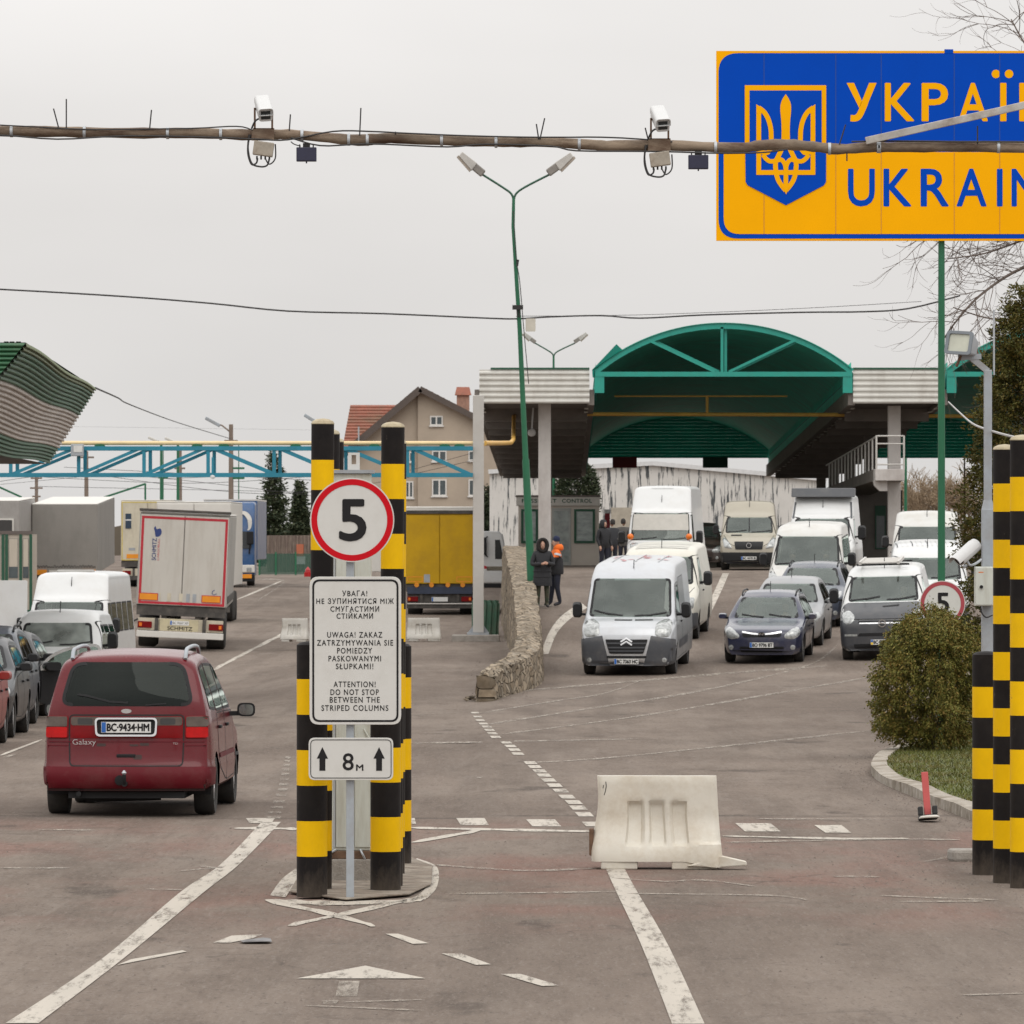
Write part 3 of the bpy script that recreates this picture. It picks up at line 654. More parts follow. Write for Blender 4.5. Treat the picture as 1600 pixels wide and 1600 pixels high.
def cctv(label, cx, cy, flip=1):
    t = thing('security_camera', label, 'camera', (gx(cx), GY, gz(cy)), 0, 'cameras on the overhead pipe')
    rot = Matrix.Rotation(R(28), 3, 'X') @ Matrix.Rotation(R(9), 3, 'Z')
    c = Vector((0, -.02, .225)); prof = roundpoly(rect(-.058, .058, -.06, .06), .03)
    mb = MB(); mb.prism(prof, lambda u, v, q: tuple(c + rot @ Vector((u, .12 - .26*q, v)))); mb.build('housing', CAMW, t, smooth=40)
    mb = MB(); hood = roundpoly(rect(-.064, .064, .0, .066), [.001, .001, .03, .03]); mb.prism(hood, lambda u, v, q: tuple(c + rot @ Vector((u,   .12 - .285*q, v + .002))), holes=[roundpoly(rect(-.0585, .0585, .003, .0605), [.001, .001, .028, .028])]); mb.build('sun_shield', CAMW, t, smooth=40)
    mb = MB(); mb.prism(rect(-.04, .04, -.038, .036), lambda u, v, q: tuple(c + rot @ Vector((u, -.1405 - .004*q, v)))); mb.build('lens_window', DGLASS, t)
    mb = MB(); mb.beam((-.075, 0, .05), (-.075, 0, .23), .016, .03); mb.beam((.072, 0, .05), (.072, 0, .20), .016, .03); mb.beam((-.09, 0, .05), (.09, 0, .05), .03, .016); mb.beam((-.075, 0, .22), (-.01, 0, .22), .03, .016); mb.build('bracket', RUST, t)
    mb = MB(); mb.box(-.1, .09, -.062, -.05, -.05, .045); mb.build('clamp_plate', PIPEM, t)
    mb = MB(); mb.obox((0, -.05, -.12), .17, .08, .12, Matrix.Rotation(R(8*flip), 3, 'Y')); mb.build('junction_box', JBOX, t, bevel=.008)
    mb = MB()
    for i, x in enumerate((-.055, -.02, .015, .05)): mb.cyl((x, -.05, -.18), (x, -.05, -.21), .008, 6)
    mb.tube(spline([(-.05, -.05, -.2), (-.06, -.06, -.24), (-.10, -.06, -.25), (-.13, -.06, -.16), (-.125, -.05, -.05), (-.1, -.05, 0)], 5), .008, 6)
    mb.tube(spline([(.05, -.05, -.2), (.03, -.06, -.26), (-.03, -.06, -.27), (-.10, -.06, -.24), (-.13, -.06, -.12), (-.12, -.05, 0)], 5), .008, 6)
    mb.tube(spline([(.015, -.05, -.2), (.05, -.06, -.25), (.10, -.06, -.2), (.1, -.05, -.08)], 5), .006, 6)
    mb.tube(spline([(-.1, -.06, .05), (-.06, -.09, .12), (.02, -.1, .14), (.07, -.08, .12), (.0, -.08, .17), (-.04, -.1, .19)], 5), .008, 6)
    mb.build('cable', CABLE, t, smooth=60)
cctv('white camera on the left half of the overhead pipe with looped black cables', 412, 211)
cctv('white camera tilted down, right one on the overhead pipe beside the blue sign', 1031, 227, -1)
NAVY = M('navy_panel', (.018, .018, .045), .35, var=.2)
def illum(label, cx, cy):
    t = thing('infrared_lamp', label, 'lamp', (gx(cx), GY - .02, gz(cy)), 0, 'dark panels under the overhead pipe')
    MB().box(-.085, .085, -.03, .03, -.155, -.035).build('housing', NAVY, t, bevel=.006)
    MB().prism(rect(-.075, .075, -.145, -.045), flat(-.0305, .003)).build('lens_panel', NAVY, t)
    MB().box(-.03, .03, -.015, .015, -.0345, .0).box(-.062, -.052, -.015, .015, -.034, -.01).box(.052, .062, -.015, .015, -.034, -.01).build('bracket', CABLE, t)
    MB().box(-.006, .006, -.01, .01, -.17, -.1555).build('knob', CABLE, t)
illum('small dark blue lamp panel hanging from the pipe right of the left camera', 479, 224)
illum('small dark blue lamp panel hanging from the pipe beside the blue sign', 1091, 236)

# ------------------------------------------------------------------ country sign
s_ = 114.0; k = 1 / s_; SY = S / s_
BLUE = M('sign_blue', (.001, .062, .46), .6, spec=.06, var=.05, vs=1.2); SYEL = M('sign_yellow', (.93, .42, .001), .6, spec=.06, var=.04, vs=1.2)
BLUE2 = M('sign_blue_seam', (.003, .05, .30), .5); SYEL2 = M('sign_yellow_seam', (.62, .27, .01), .5)
t = thing('country_sign', 'large blue and yellow sign with a trident crest and the name of the country', 'road sign', ((1119-800)*k, SY, 3 + (834-376.5)*k))
px = lambda x: (x - 1119) * k
pz = lambda y: (376.5 - y) * k
fl = lambda lay: flat(-.06 - .004*lay, .004)
WT = 708
MB().box(0, WT*k, -.06, 0, 0, pz(80)).build('board', SYEL, t)
MB().prism(roundpoly(rect(px(1122.5), px(1119+WT-3.5), pz(373), pz(83.5)), .27, 8), fl(0)).build('blue_field', BLUE, t)
MB().prism(roundpoly(rect(px(1130.5), px(1119+WT-11.5), pz(366), pz(238)), [.22, .22, .001, .001], 8), fl(1)).build('yellow_field', SYEL, t)
for x in (1193.5, 1305.5, 1376.5, 1490.5, 1561.5, 1640, 1712, 1778):
    MB().box(px(x)-.006, px(x)+.006, -.0665, -.0642, pz(236), pz(86)).build('panel_seam', BLUE2, t)
    MB().box(px(x)-.006, px(x)+.006, -.0705, -.0682, pz(366), pz(239)).build('panel_seam', SYEL2, t)
MB().box(px(1475.5), px(1489), -.067, .01, pz(84), pz(77.5)).build('clip', BLUE, t)
# crest
tx = lambda u: px(1140 + u/6.956); tz = lambda v: pz(110 + v/6.956)
MB().prism([(tx(163), tz(165)), (tx(1047), tz(165)), (tx(1047), tz(930)), (tx(163), tz(930))][::-1], fl(2.2)).build('crest_frame', SYEL, t)
MB().prism([(tx(215), tz(222)), (tx(998), tz(222)), (tx(998), tz(880)), (tx(1047), tz(880)), (tx(1045), tz(1215)), (tx(1022), tz(1252)), (tx(610), tz(1468)), (tx(195), tz(1252)), (tx(173), tz(1215)), (tx(168), tz(880)), (tx(215), tz(880))][::-1], fl(3.4)).build('crest_field', BLUE, t)
mb = MB(); f6 = flat(-.06 - .004*4.6, .004)
T = lambda pts: [(tx(a), tz(b)) for a, b in pts]
prong = spline([(607,262),(640,312),(662,370),(666,440),(655,560),(652,680),(655,790)], 4)
mb.prism(T(prong + [(1214-a, b) for a, b in prong[::-1]]), f6)
def both(pts, wd, n=5):
    p = spline(pts, n); w_ = [x/6.956*k for x in wd] if isinstance(wd, list) else wd/6.956*k
    for mir in (0, 1):
        q = T([(1217-a, b) if mir else (a, b) for a, b in p])
        if isinstance(wd, list): w2 = [lerp(w_[int(i*(len(w_)-1)/(len(q)-1))], w_[min(len(w_)-1, int(i*(len(w_)-1)/(len(q)-1))+1)], (i*(len(w_)-1)/(len(q)-1)) % 1) for i in range(len(q))]
        else: w2 = w_
        global _lay; _lay += .02
        mb.prism(ribbon(q, w2), flat(-.06 - .004*(4.6 + _lay), .004))
_lay = 0
both([(314,440),(314,800),(314,1139)], 52, 2)
mb.prism(T([(288,372),(288,470),(340,470),(340,480),(352,430),(330,400)]), flat(-.06-.004*4.8, .004)); mb.prism(T([(1217-a, b) for a, b in [(288,372),(288,470),(340,470),(340,480),(352,430),(330,400)]][::-1]), flat(-.06-.004*4.8, .004))
both([(312,408),(375,460),(420,540),(445,640),(450,740),(450,800),(452,860)], 52)
both([(300,1113),(450,1113),(609,1113)], 52, 2)
both([(580,780),(565,850),(530,930),(498,1000),(500,1090),(520,1180),(560,1250),(609,1310)], 52)
both([(450,850),(425,880),(400,900),(330,890)], 48); both([(360,920),(395,965),(440,992),(500,985),(560,975),(600,1030),(610,1110)], 48)
mb.prism(T(ribbon([(609,990),(609,1150),(609,1300)], 50)), flat(-.06-.004*5.2, .004)); mb.prism(T([(560,1250),(609,1290),(657,1250),(632,1300),(611,1352),(588,1300)]), flat(-.06-.004*5.3, .004))
mb.build('trident', SYEL, t)
mb = MB(); fy = flat(-.0652, 0)
for ch, x0, x1, y0, y1 in [('K',1382,1428,130,190),('P',1439.5,1481,130,190),('A',1497,1543,130,190),('I',1562,1572,130,190),('H',1592,1637,130,190),('A',1651,1697,130,190)]:
    put_text(mb, ch, px(x0), px(x1), pz(y1), pz(y0), fy, .018)
W_ = lambda pts: [(px(a), pz(b)) for a, b in pts]
mb.prism(W_([(1322.5,130),(1334,130),(1350.5,167.5),(1346,177)]), flat(-.0642, .002)); mb.prism(W_([(1357.6,130),(1369.2,130),(1352.6,170),(1342.4,168)]), flat(-.0642, .002)); mb.prism(ribbon(W_(spline([(1351.5,160),(1347.5,170),(1342.5,180.5),(1337,185),(1328.5,185)], 5)), 10.2*k), flat(-.0644, .002))
for x in (1555.5, 1576): mb.prism(circ(px(x), pz(116), 6.6*k, 24), flat(-.0642, .002))
mb.build('cyrillic_lettering', SYEL, t)
mb = MB(); fy = flat(-.0692, 0)
for ch, x0, x1 in [('U',1324.5,1366.5),('K',1380,1423.5),('R',1438,1482),('A',1494,1541),('I',1557,1566),('N',1580,1624),('E',1642,1678)]:
    put_text(mb, ch, px(x0), px(x1), pz(323), pz(264), fy, .018)
mb.build('latin_lettering', BLUE, t)
for x in (1471.5, 1760): MB().tube([(px(x), .06, -(3+(834-376.5)*k)), (px(x), .06, -2), (px(x), .06, pz(90))], [.055, .048, .04], 16).build('pole', GREEN, t, smooth=50)
MB().box(px(1130), px(1119+WT-11), .0, .04, pz(150), pz(142)).box(px(1130), px(1119+WT-11), .0, .04, pz(320), pz(312)).build('rail', GALV, t)
# second speed sign on the green pole
t2 = thing('speed_sign', 'faded round speed limit sign reading 5 on the green pole above the bush', 'road sign', ((1472.5-800)*k, SY - .02, 3 + (834-943)*k))
MB().prism(circ(0, 0, .312, 60), flat(0, .012)).build('plate', SIGNW, t2)
MB().prism(circ(0, 0, .302, 60), flat(-.012, .003), holes=[circ(0, 0, .25, 60)]).build('ring', M('faded_red', (.36, .05, .065), .6), t2)
mb = MB(); put_text(mb, '5', -.085, .09, -.13, .15, flat(-.0155, 0), .025); mb.build('numeral', SIGNK, t2)

# ------------------------------------------------------------------ right pole with floodlight, box and camera
s_ = 170.0; k = 1 / s_; FY = S / s_; fx = lambda x: (x - 1543.5)*k; fz = lambda y: 3 + (834-y)*k
t = thing('floodlight_pole', 'grey steel pole with a bent arm behind the right striped posts', 'pole', ((1543.5-800)*k, FY, 0))
MB().box(-.058, .058, -.05, .05, 0, fz(795)).build('lower_pole', GREYP, t, bevel=.008)
MB().box(-.036, .036, -.035, .035, fz(795)-.01, fz(578)).build('upper_pole', GREYP, t, bevel=.006)
mb = MB(); mb.add([(-.057, -.049, fz(797)), (.057, -.049, fz(797)), (.057, .049, fz(797)), (-.057, .049, fz(797)), (-.037, -.036, fz(781)), (.037, -.036, fz(781)), (.037, .036, fz(781)), (-.037, .036, fz(781))], [(0,1,5,4),(1,2,6,5),(2,3,7,6),(3,0,4,7)]); mb.build('collar', GREYP, t)
mb = MB(); mb.beam((0, 0, fz(580)), (fx(1519), 0, fz(560)), .06, .055); mb.beam((fx(1533), 0, fz(557)), (fx(1497), 0, fz(559)), .07, .05); mb.build('arm', GREYP, t)
MB().cyl((fx(1553), .0, fz(586)), (fx(1553), .0, fz(484)), .009, 8).build('lightning_rod', GALV, t)
fl_ = thing('floodlight', 'grey boxy floodlight on the arm of the grey pole', 'floodlight', ((1504-800)*k, FY - .05, fz(539)))
rot = Matrix.Rotation(R(-28), 3, 'Z') @ Matrix.Rotation(R(-12), 3, 'X') @ Matrix.Rotation(R(4), 3, 'Y')
bd = roundpoly(rect(-.13, .13, -.11, .105), .03)
mb = MB(); mb.prism(bd, lambda u, v, q: tuple(rot @ Vector((u*(1-.25*(1-q)), .12 - .2*q, v*(1-.35*(1-q)))))); mb.build('housing', M('lamp_housing', (.34, .36, .38), .5), fl_, smooth=35)
mb = MB(); mb.prism(roundpoly(rect(-.132, .132, -.112, .107), .03), lambda u, v, q: tuple(rot @ Vector((u, -.0805 - .02*q, v))), holes=[roundpoly(rect(-.103, .103, -.085, .08), .02)]); mb.build('bezel', M('bezel_grey', (.17, .19, .21), .5), fl_)
mb = MB(); mb.prism(rect(-.106, .106, -.088, .083), lambda u, v, q: tuple(rot @ Vector((u, -.0806 - .004*q, v)))); mb.build('glass', M('lamp_glass', (.47, .48, .40), .15, var=.15), fl_)
mb = MB(); mb.beam((.1, .04, .02), (.14, .05, -.1), .012, .03); mb.beam((-.02, .02, -.10), (-.06, .0, -.2), .02, .02); mb.build('bracket', RUST, fl_)
bx = thing('control_box', 'pale grey control box fixed to the grey pole', 'box', ((1534-800)*k, FY - .0503, fz(915)))
MB().box(-.075, .09, -.16, 0, -.185, .175).build('case', CABW, bx, bevel=.008)
MB().box(-.07, .085, -.166, -.1603, -.175, .165).build('lid', CABW, bx, bevel=.003)
mb = MB(); mb.cyl((-.02, -.166, -.01), (-.02, -.185, -.01), .016, 10); mb.build('latch', SIGNK, bx, smooth=40)
MB().box(-.045, .0, -.1672, -.1663, .12, .128).build('badge', AMBER, bx)
mb = MB(); mb.tube(spline([(-.02, -.09, -.186), (-.01, -.1, -.25), (.03, -.1, -.29), (.09, -.06, -.27)], 4), .007, 6); mb.build('cable', CABLE, bx)
cc = thing('security_camera', 'white cylindrical camera pointing down beside the grey pole', 'camera', ((1509-800)*k, FY - .1, fz(864)))
d = Vector((-.62, -.6, -.52)).normalized(); a = -d * .16; b = d * .12
MB().tube([a, a + d*.01, b - d*.02, b], [.05, .062, .062, .06], 24).build('housing', CAMW, cc, smooth=50)
mb = MB(); up = Vector((0, 0, 1)); sdv = d.cross(up).normalized(); u2 = sdv.cross(d)
arc = [(.068*math.cos(R(x)), .068*math.sin(R(x))) for x in range(0, 181, 15)]; arc2 = [(.064*math.cos(R(x)), .064*math.sin(R(x))) for x in range(180, -1, -15)]
mb.prism(arc + arc2, lambda u, v, q: tuple(a + d*(.05 + .3*q) + sdv*u + u2*v)); mb.build('sun_shield', CAMW, cc, smooth=30)
MB().cyl(b + d*.0005, b + d*.006, .048, 20).build('lens_window', DGLASS, cc)
mb = MB(); q0 = Vector((.0, .02, -.05)); mb.tube(spline([q0, q0 + Vector((.03, 0, -.06)), q0 + Vector((.08, .0, -.05)), Vector((.14, .05, -.06))], 4), .012, 8); mb.cyl((-.0, 0, -.11), (-.03, -.01, -.13), .014, 8); mb.build('bracket', GALV, cc)

# ------------------------------------------------------------------ plastic barriers
PLAST = M('weathered_white_plastic', (.64, .605, .53), .5, var=.08, vs=2.5, dirt=(.40, .32, .22), dirt_amt=.6, ds=2.6, bump=.15, bs=6)
def barrier(label, cx, s, L, H, mat, rz=0, squash=False, zb=None):
    p = A(cx, s); p.z = p.z if zb is None else zb
    t = thing('plastic_barrier', label, 'barrier', p, rz, 'white water-filled road barriers')
    nx_, nz_ = 60, 34; wt, wb = L*.455, L*.5
    mb = MB()
    def prof(u, v):      # front half depth at (u along -1..1, v 0..1)
        d = lerp(.21, .085, smooth01(.0, .55, v) * .9 + .1 * v)
        if v > .9: d *= 1 - .12*((v-.9)/.1)**2
        for c in (-.36, 0, .36):
            du = abs(u - c)
            dep = (1 - smooth01(.10, .145, du)) * smooth01(.17, .22, v) * (1 - smooth01(.66, .72, v)); d -= .05 * dep * lerp(1.0, .8, v)
        if abs(u) > .9: d *= 1 - .35*((abs(u)-.9)/.1)**2
        return d
    vs = []
    for sgn in (-1, 1):
        for j in range(nz_ + 1):
            v = j / nz_
            for i in range(nx_ + 1):
                u = -1 + 2*i/nx_
                x = u * lerp(wb, wt, smooth01(0, .8, v)); z = .07 + v*(H-.07); y = sgn*prof(u, v)
                if squash and v < .22 and u > .35 and sgn < 0: z -= (.22-v)*.22*smooth01(.35, .9, u); y -= .05*smooth01(.35, .9, u)
                x += .006*math.sin(7*v + 3*u); y += .006*math.sin(5*u + 4*v)
                vs.append((x, y, z))
    n1 = nx_ + 1; m1 = n1*(nz_+1); fs = []
    for sgn in (0, 1):
        for j in range(nz_):
            for i in range(nx_): q = sgn*m1 + j*n1 + i; fs.append((q, q+1, q+n1+1, q+n1))
    for j in range(nz_):
        for i in (0, nx_): q = j*n1 + i; fs.append((q, q+n1, q+n1+m1, q+m1))
    for i in range(nx_):
        for j in (0, nz_): q = j*n1 + i; fs.append((q, q+1, q+1+m1, q+m1))
    mb.add(vs, fs); mb.build('shell', mat, t, smooth=38)
    mb = MB(); mb.box(-wb*.86, -wb*.30, -.2, .2, .0, .0705); mb.build('foot', mat, t, bevel=.012)
    mb = MB(); mb.box(wb*.22, wb*.92, -.2, .2, .0, .0705); mb.build('foot', mat, t, bevel=.012)
    if squash:
        mb = MB(); mb.prism([(wb*.45, .045), (wb*.95, .14), (wb*1.36, .085), (wb*1.37, .05), (wb*.9, .03)], lambda u, v, q: (u, -.10 - .14*q, v - .012)); mb.build('torn_flap', mat, t, bevel=.012)
        mb = MB(); mb.box(-wb*1.04, -wb*.97, -.12, .02, .12, .36); mb.build('rusty_hinge', RUST, t, bevel=.01)
        mb = MB()
        for pts in ([(-.46, .78), (-.455, .74), (-.465, .69), (-.475, .66)], [(-.48, .75), (-.485, .72)], [(-.52, .26), (-.47, .2), (-.44, .19)]):
            mb.prism(ribbon(pts, .006), lambda u, v, q: (u, -prof(u/wb, v/H) - .004 - .004*q, v))
        mb.build('scratch', SIGNK, t)
barrier('large dented white plastic barrier with a torn foot standing in the road', 1027, 174.5, 1.17, .83, PLAST, R(-1.5), True)
PLAST2 = M('grey_white_plastic', (.50, .48, .44), .6, var=.15, vs=3, dirt=(.3, .27, .22), dirt_amt=.7)
barrier('small grey white barrier between the lanes left of the striped posts', 461, 55.5, .80, .66, PLAST2, R(-12), zb=-.04)
barrier('small grey white barrier on the road behind the yellow truck post', 662, 55, 1.0, .66, PLAST2, R(2), zb=-.05)

# flexible red marker, stone block, litter
t = thing('marker_post', 'short leaning faded red marker on a black foot beside the kerb', 'marker', (4.335, S/150, 0))
MB().box(-.035, .035, -.018, .018, .05, .50).build('blade', M('faded_red_plastic', (.50, .09, .085), .6, var=.1), t, bevel=.006)
MB().box(-.1, .1, -.12, .1, 0, .0499).build('foot', RUBBER, t, bevel=.015)
MB().box(-.1, -.05, -.09, .05, .0501, .14).box(.05, .1, -.09, .05, .0501, .14).build('clamp', RUBBER, t, bevel=.01)
MB().lathe([(.11, .0), (.11, .012), (.085, .025), (.01, .03)], (.0, -.22, .006), n=20).build('cap_disc', M('dirty_white', (.55, .52, .46), .6, var=.2), t, smooth=40)
t.rotation_euler = (R(-6), R(-4), 0)
t.location.z = .02
mb = MB(); mb.obox((0, 0, .05), .26, .3, .12, Matrix.Rotation(R(8), 3, 'Z'))
tag(mb.build('concrete_block', CONC, bevel=.03), 'small broken concrete block beside the shortest right striped post', 'block').location = px2g(1506, 1345)
g_ = px2g(392, 1473); mb = MB(); rnd = random.Random(4)
pts = [(rnd.uniform(-.12, .13), rnd.uniform(-.2, .2), rnd.uniform(.005, .03)) for _ in range(26)]
bm = bmesh.new(); [bm.verts.new(p) for p in pts]; bmesh.ops.convex_hull(bm, input=bm.verts); me = bpy.data.meshes.new('rag'); bm.to_mesh(me); bm.free()
o = bpy.data.objects.new('rag', me); COL.objects.link(o); me.materials.append(M('grey_rag', (.17, .165, .165), .9, var=.5, vs=14)); o.location = g_ + Vector((.03, 0, 0)); tag(o, 'crumpled grey rag lying on the asphalt left of the sign pole', 'litter')
# ------------------------------------------------------------------ corrugation helper
def corr(mb, p0, ux, uz, W, H, pitch, depth, vertical=True, mi=0, seg=4):
    """ribbed sheet: origin p0, unit ux along the width, uz up; ribs run along uz when vertical"""
    p0, ux, uz = Vector(p0), Vector(ux).normalized(), Vector(uz).normalized(); n = ux.cross(uz)
    run = W if vertical else H; k = max(2, int(run / pitch) * seg)
    pts = []
    for i in range(k + 1):
        t = run * i / k; ph = (i % seg) / seg
        d = depth * (.5 - .5*math.cos(2*math.pi*ph)) if seg > 4 else depth * (0, 1, 1, 0)[i % 4]
        pts.append((t, d))
    vs = []
    for t, d in pts:
        if vertical: vs += [p0 + ux*t + n*d, p0 + ux*t + n*d + uz*H]
        else: vs += [p0 + uz*t + n*d, p0 + uz*t + n*d + ux*W]
    mb.add(vs, [(2*i, 2*i+1, 2*i+3, 2*i+2) for i in range(k)], mi)
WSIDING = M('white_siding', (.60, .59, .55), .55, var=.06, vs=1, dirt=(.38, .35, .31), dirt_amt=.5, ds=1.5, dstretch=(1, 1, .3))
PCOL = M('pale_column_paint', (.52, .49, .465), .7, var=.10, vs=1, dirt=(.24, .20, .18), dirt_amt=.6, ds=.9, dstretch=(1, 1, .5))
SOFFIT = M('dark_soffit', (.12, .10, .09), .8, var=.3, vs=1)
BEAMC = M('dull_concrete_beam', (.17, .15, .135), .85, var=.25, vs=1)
GABLEM = M('gable_sheet', (.03, .36, .28), .7, var=.2, vs=.8)
VAULT = M('dark_green_vault', (.04, .48, .37), .6, var=.25, vs=.8)
GASY = M('gas_pipe_yellow', (.62, .36, .07), .5, var=.18, vs=1.5, dirt=(.35, .17, .04), dirt_amt=.6)
GASB = M('gas_pipe_cream', (.72, .55, .30), .5, var=.1, vs=1.5)

# ------------------------------------------------------------------ main canopy over the right lanes
FS = 44.0; CY = S / FS; CL = 92.0; DX = .008; DROP = 1.7 / CL
cx_ = lambda x: (x - 800) / FS
cz_ = lambda y: 3 + (834 - y) / FS
can = thing('border_canopy', 'big canopy with white siding and arched teal roof over the right lanes', 'canopy', (0, CY, 0))
def cp(X, d, z): return (X + DX*d, d, z - DROP*d)
def slabs(x0, x1, zb, zt):
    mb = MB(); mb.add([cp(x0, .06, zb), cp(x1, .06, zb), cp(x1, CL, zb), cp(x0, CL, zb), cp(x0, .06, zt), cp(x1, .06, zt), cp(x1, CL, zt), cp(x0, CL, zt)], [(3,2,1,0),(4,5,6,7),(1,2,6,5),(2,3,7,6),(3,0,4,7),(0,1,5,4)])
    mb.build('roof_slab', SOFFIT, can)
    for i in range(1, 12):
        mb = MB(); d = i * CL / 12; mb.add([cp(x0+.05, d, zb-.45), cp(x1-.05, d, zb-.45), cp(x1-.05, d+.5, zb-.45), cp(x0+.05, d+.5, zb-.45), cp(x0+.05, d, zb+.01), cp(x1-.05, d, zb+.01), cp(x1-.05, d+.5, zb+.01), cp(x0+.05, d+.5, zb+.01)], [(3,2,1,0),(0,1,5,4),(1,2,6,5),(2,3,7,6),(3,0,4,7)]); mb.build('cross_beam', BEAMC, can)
ISL = [(cx_(749), cx_(921)), (cx_(1333), cx_(1473)), (25.0, 28.5)]
zF0, zF1 = cz_(630.5), cz_(577.5)
for i, (a, b) in enumerate(ISL):
    slabs(a, b, zF0 + .1, zF1 - .1)
    mb = MB(); corr(mb, (a, 0, zF0), (1, 0, 0), (0, 0, 1), b - a, zF1 - zF0, (zF1-zF0)/6.02, .06, vertical=False); mb.box(a, b, .001, .05, zF0, zF1); mb.build('front_siding', WSIDING, can)
    MB().box(a + (.4 if i == 0 else 0), b, -.05, .3, zF1 + .002, zF1 + .07).build('parapet_trim', DGREEN, can)
    # side edge strips seen from below
    mb = MB()
    for xe in (a - .05, b + .05):
        mb.add([cp(xe-.12, 0.07, zF0-.05), cp(xe+.12, .07, zF0-.05), cp(xe+.12, CL, zF0-.05), cp(xe-.12, CL, zF0-.05), cp(xe-.12, .07, zF0+.5), cp(xe+.12, .07, zF0+.5), cp(xe+.12, CL, zF0+.5), cp(xe-.12, CL, zF0+.5)], [(3,2,1,0),(4,5,6,7),(0,1,5,4),(1,2,6,5),(2,3,7,6),(3,0,4,7)])
    mb.build('edge_beam', BEAMC, can)
    mb = MB()
    for xe in (a + .1, b - .1):
        for j in range(26): d = 2 + j*CL/27; mb.add([cp(xe-.07, d, zF0-.08), cp(xe+.07, d, zF0-.08), cp(xe+.07, d+1.4, zF0-.08), cp(xe-.07, d+1.4, zF0-.08)], [(0,1,2,3)])
    mb.build('gutter_bracket', WSIDING, can)
def column(x, s, w_, z1, z0=None, shade=PCOL):
    p = A(x, s); z0 = p.z if z0 is None else z0
    h = w_/2; o = MB().box(p.x-h, p.x+h, p.y-CY-h, p.y-CY+h, z0, z1 - DROP*(p.y-CY)).build('column', shade, can, bevel=.02)
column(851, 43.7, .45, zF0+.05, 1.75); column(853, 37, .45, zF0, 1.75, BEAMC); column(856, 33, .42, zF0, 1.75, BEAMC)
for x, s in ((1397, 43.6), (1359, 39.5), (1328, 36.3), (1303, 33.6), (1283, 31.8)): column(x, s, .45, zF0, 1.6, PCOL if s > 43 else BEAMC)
# arches
def arch(x0, x1, rise, zc):
    W_ = (x1-x0)/2; xm = (x0+x1)/2; Rr = (W_*W_ + rise*rise)/(2*rise); a0 = math.asin(W_/Rr); n = 36
    arc = [(xm + Rr*math.sin(-a0 + 2*a0*i/n), zc - (Rr - rise) + Rr*math.cos(-a0 + 2*a0*i/n)) for i in range(n+1)]
    vs, fs = [], []; m = 150; mb = MB()
    for j in range(m+1):
        d = -.15 + (CL+.15)*j/m; o = (0, .04)[j % 2]
        for x, z in arc: vs.append(cp(x, d, z + .09 + o))
    mb.add(vs, [(j*(n+1)+i, j*(n+1)+i+1, (j+1)*(n+1)+i+1, (j+1)*(n+1)+i) for j in range(m) for i in range(n)])
    mb.build('vault_sheeting', VAULT, can, smooth=30)
    mb = MB()
    for i in range(n): mb.beam((arc[i][0], .0, arc[i][1]), (arc[i+1][0], .0, arc[i+1][1]), .22, .17, up=(0, 1, 0))
    mb.build('arch_rib', TEAL, can)
    mb = MB(); mb.box(x0, x1, -.1, .12, zc-.17, zc); mb.build('tie_beam', TEAL, can)
    mb = MB()
    for s_, e in (((xm, zc), (xm, zc+rise-.05)), ((xm-.25, zc), (xm-W_*.58, zc+rise*.70)), ((xm+.25, zc), (xm+W_*.58, zc+rise*.70))):
        for off in (-.055, .075) if s_[0] == xm else (-.06, .10): mb.beam((s_[0]+off, -.04 if off < 0 else .1, s_[1]), (e[0]+off, -.04 if off < 0 else .1, e[1]), .10, .09)
    mb.build('truss_web', TEAL, can)
    for xe in (x0-.02, x1-.32): MB().box(xe, xe+.34, -.08, .3, zc-.75, zc-.002).build('corner_plate', TEAL, can)
    for q in ():
        mb = MB(); d = CL*q
        for i in range(0, n, 2): a, b = cp(arc[i][0], d, arc[i][1]-.1), cp(arc[min(i+2, n)][0], d, arc[min(i+2, n)][1]-.1); mb.beam(a, b, .16, .2, up=(0, 1, 0))
        mb.build('inner_rib', VAULT, can)
    # gable at the far end, ribbed
    mb = MB(); zb = 3 + (834-716)/(S/(CY+CL)) + DROP*CL
    for j in range(26):
        za, zb2 = lerp(zb, zc+rise+.2, j/26), lerp(zb, zc+rise+.2, (j+1)/26)
        def half(z): return W_ + .35 if z <= zc else math.sqrt(max(0, (Rr+.25)**2 - (z-(zc-(Rr-rise)))**2))
        h0, h1 = half(za), half(zb2)
        mb.add([cp(xm-h0, CL-.3, za), cp(xm+h0, CL-.3, za), cp(xm+h1, CL-.3+.025*(j % 2), zb2), cp(xm-h1, CL-.3+.025*(j % 2), zb2)], [(0,1,2,3)])
    mb.build('far_gable', GABLEM, can)
zc0 = cz_(581)
arch(cx_(930), cx_(1331), cz_(509)-zc0, zc0); arch(cx_(1480), cx_(1480)+9.2, cz_(509)-zc0, zc0)
# folded sheet corners beside the arch
mb = MB(); mb.add([(cx_(925), -.2, cz_(578)), (cx_(963), -.25, cz_(538)), (cx_(972), -.1, cz_(546)), (cx_(940), .4, cz_(582))], [(0,1,2,3)]); mb.add([(cx_(925), -.2, cz_(578)), (cx_(940), .4, cz_(582)), (cx_(938), .3, cz_(592)), (cx_(926), -.1, cz_(590))], [(0,1,2,3)])
mb.build('flashing', TEAL, can)
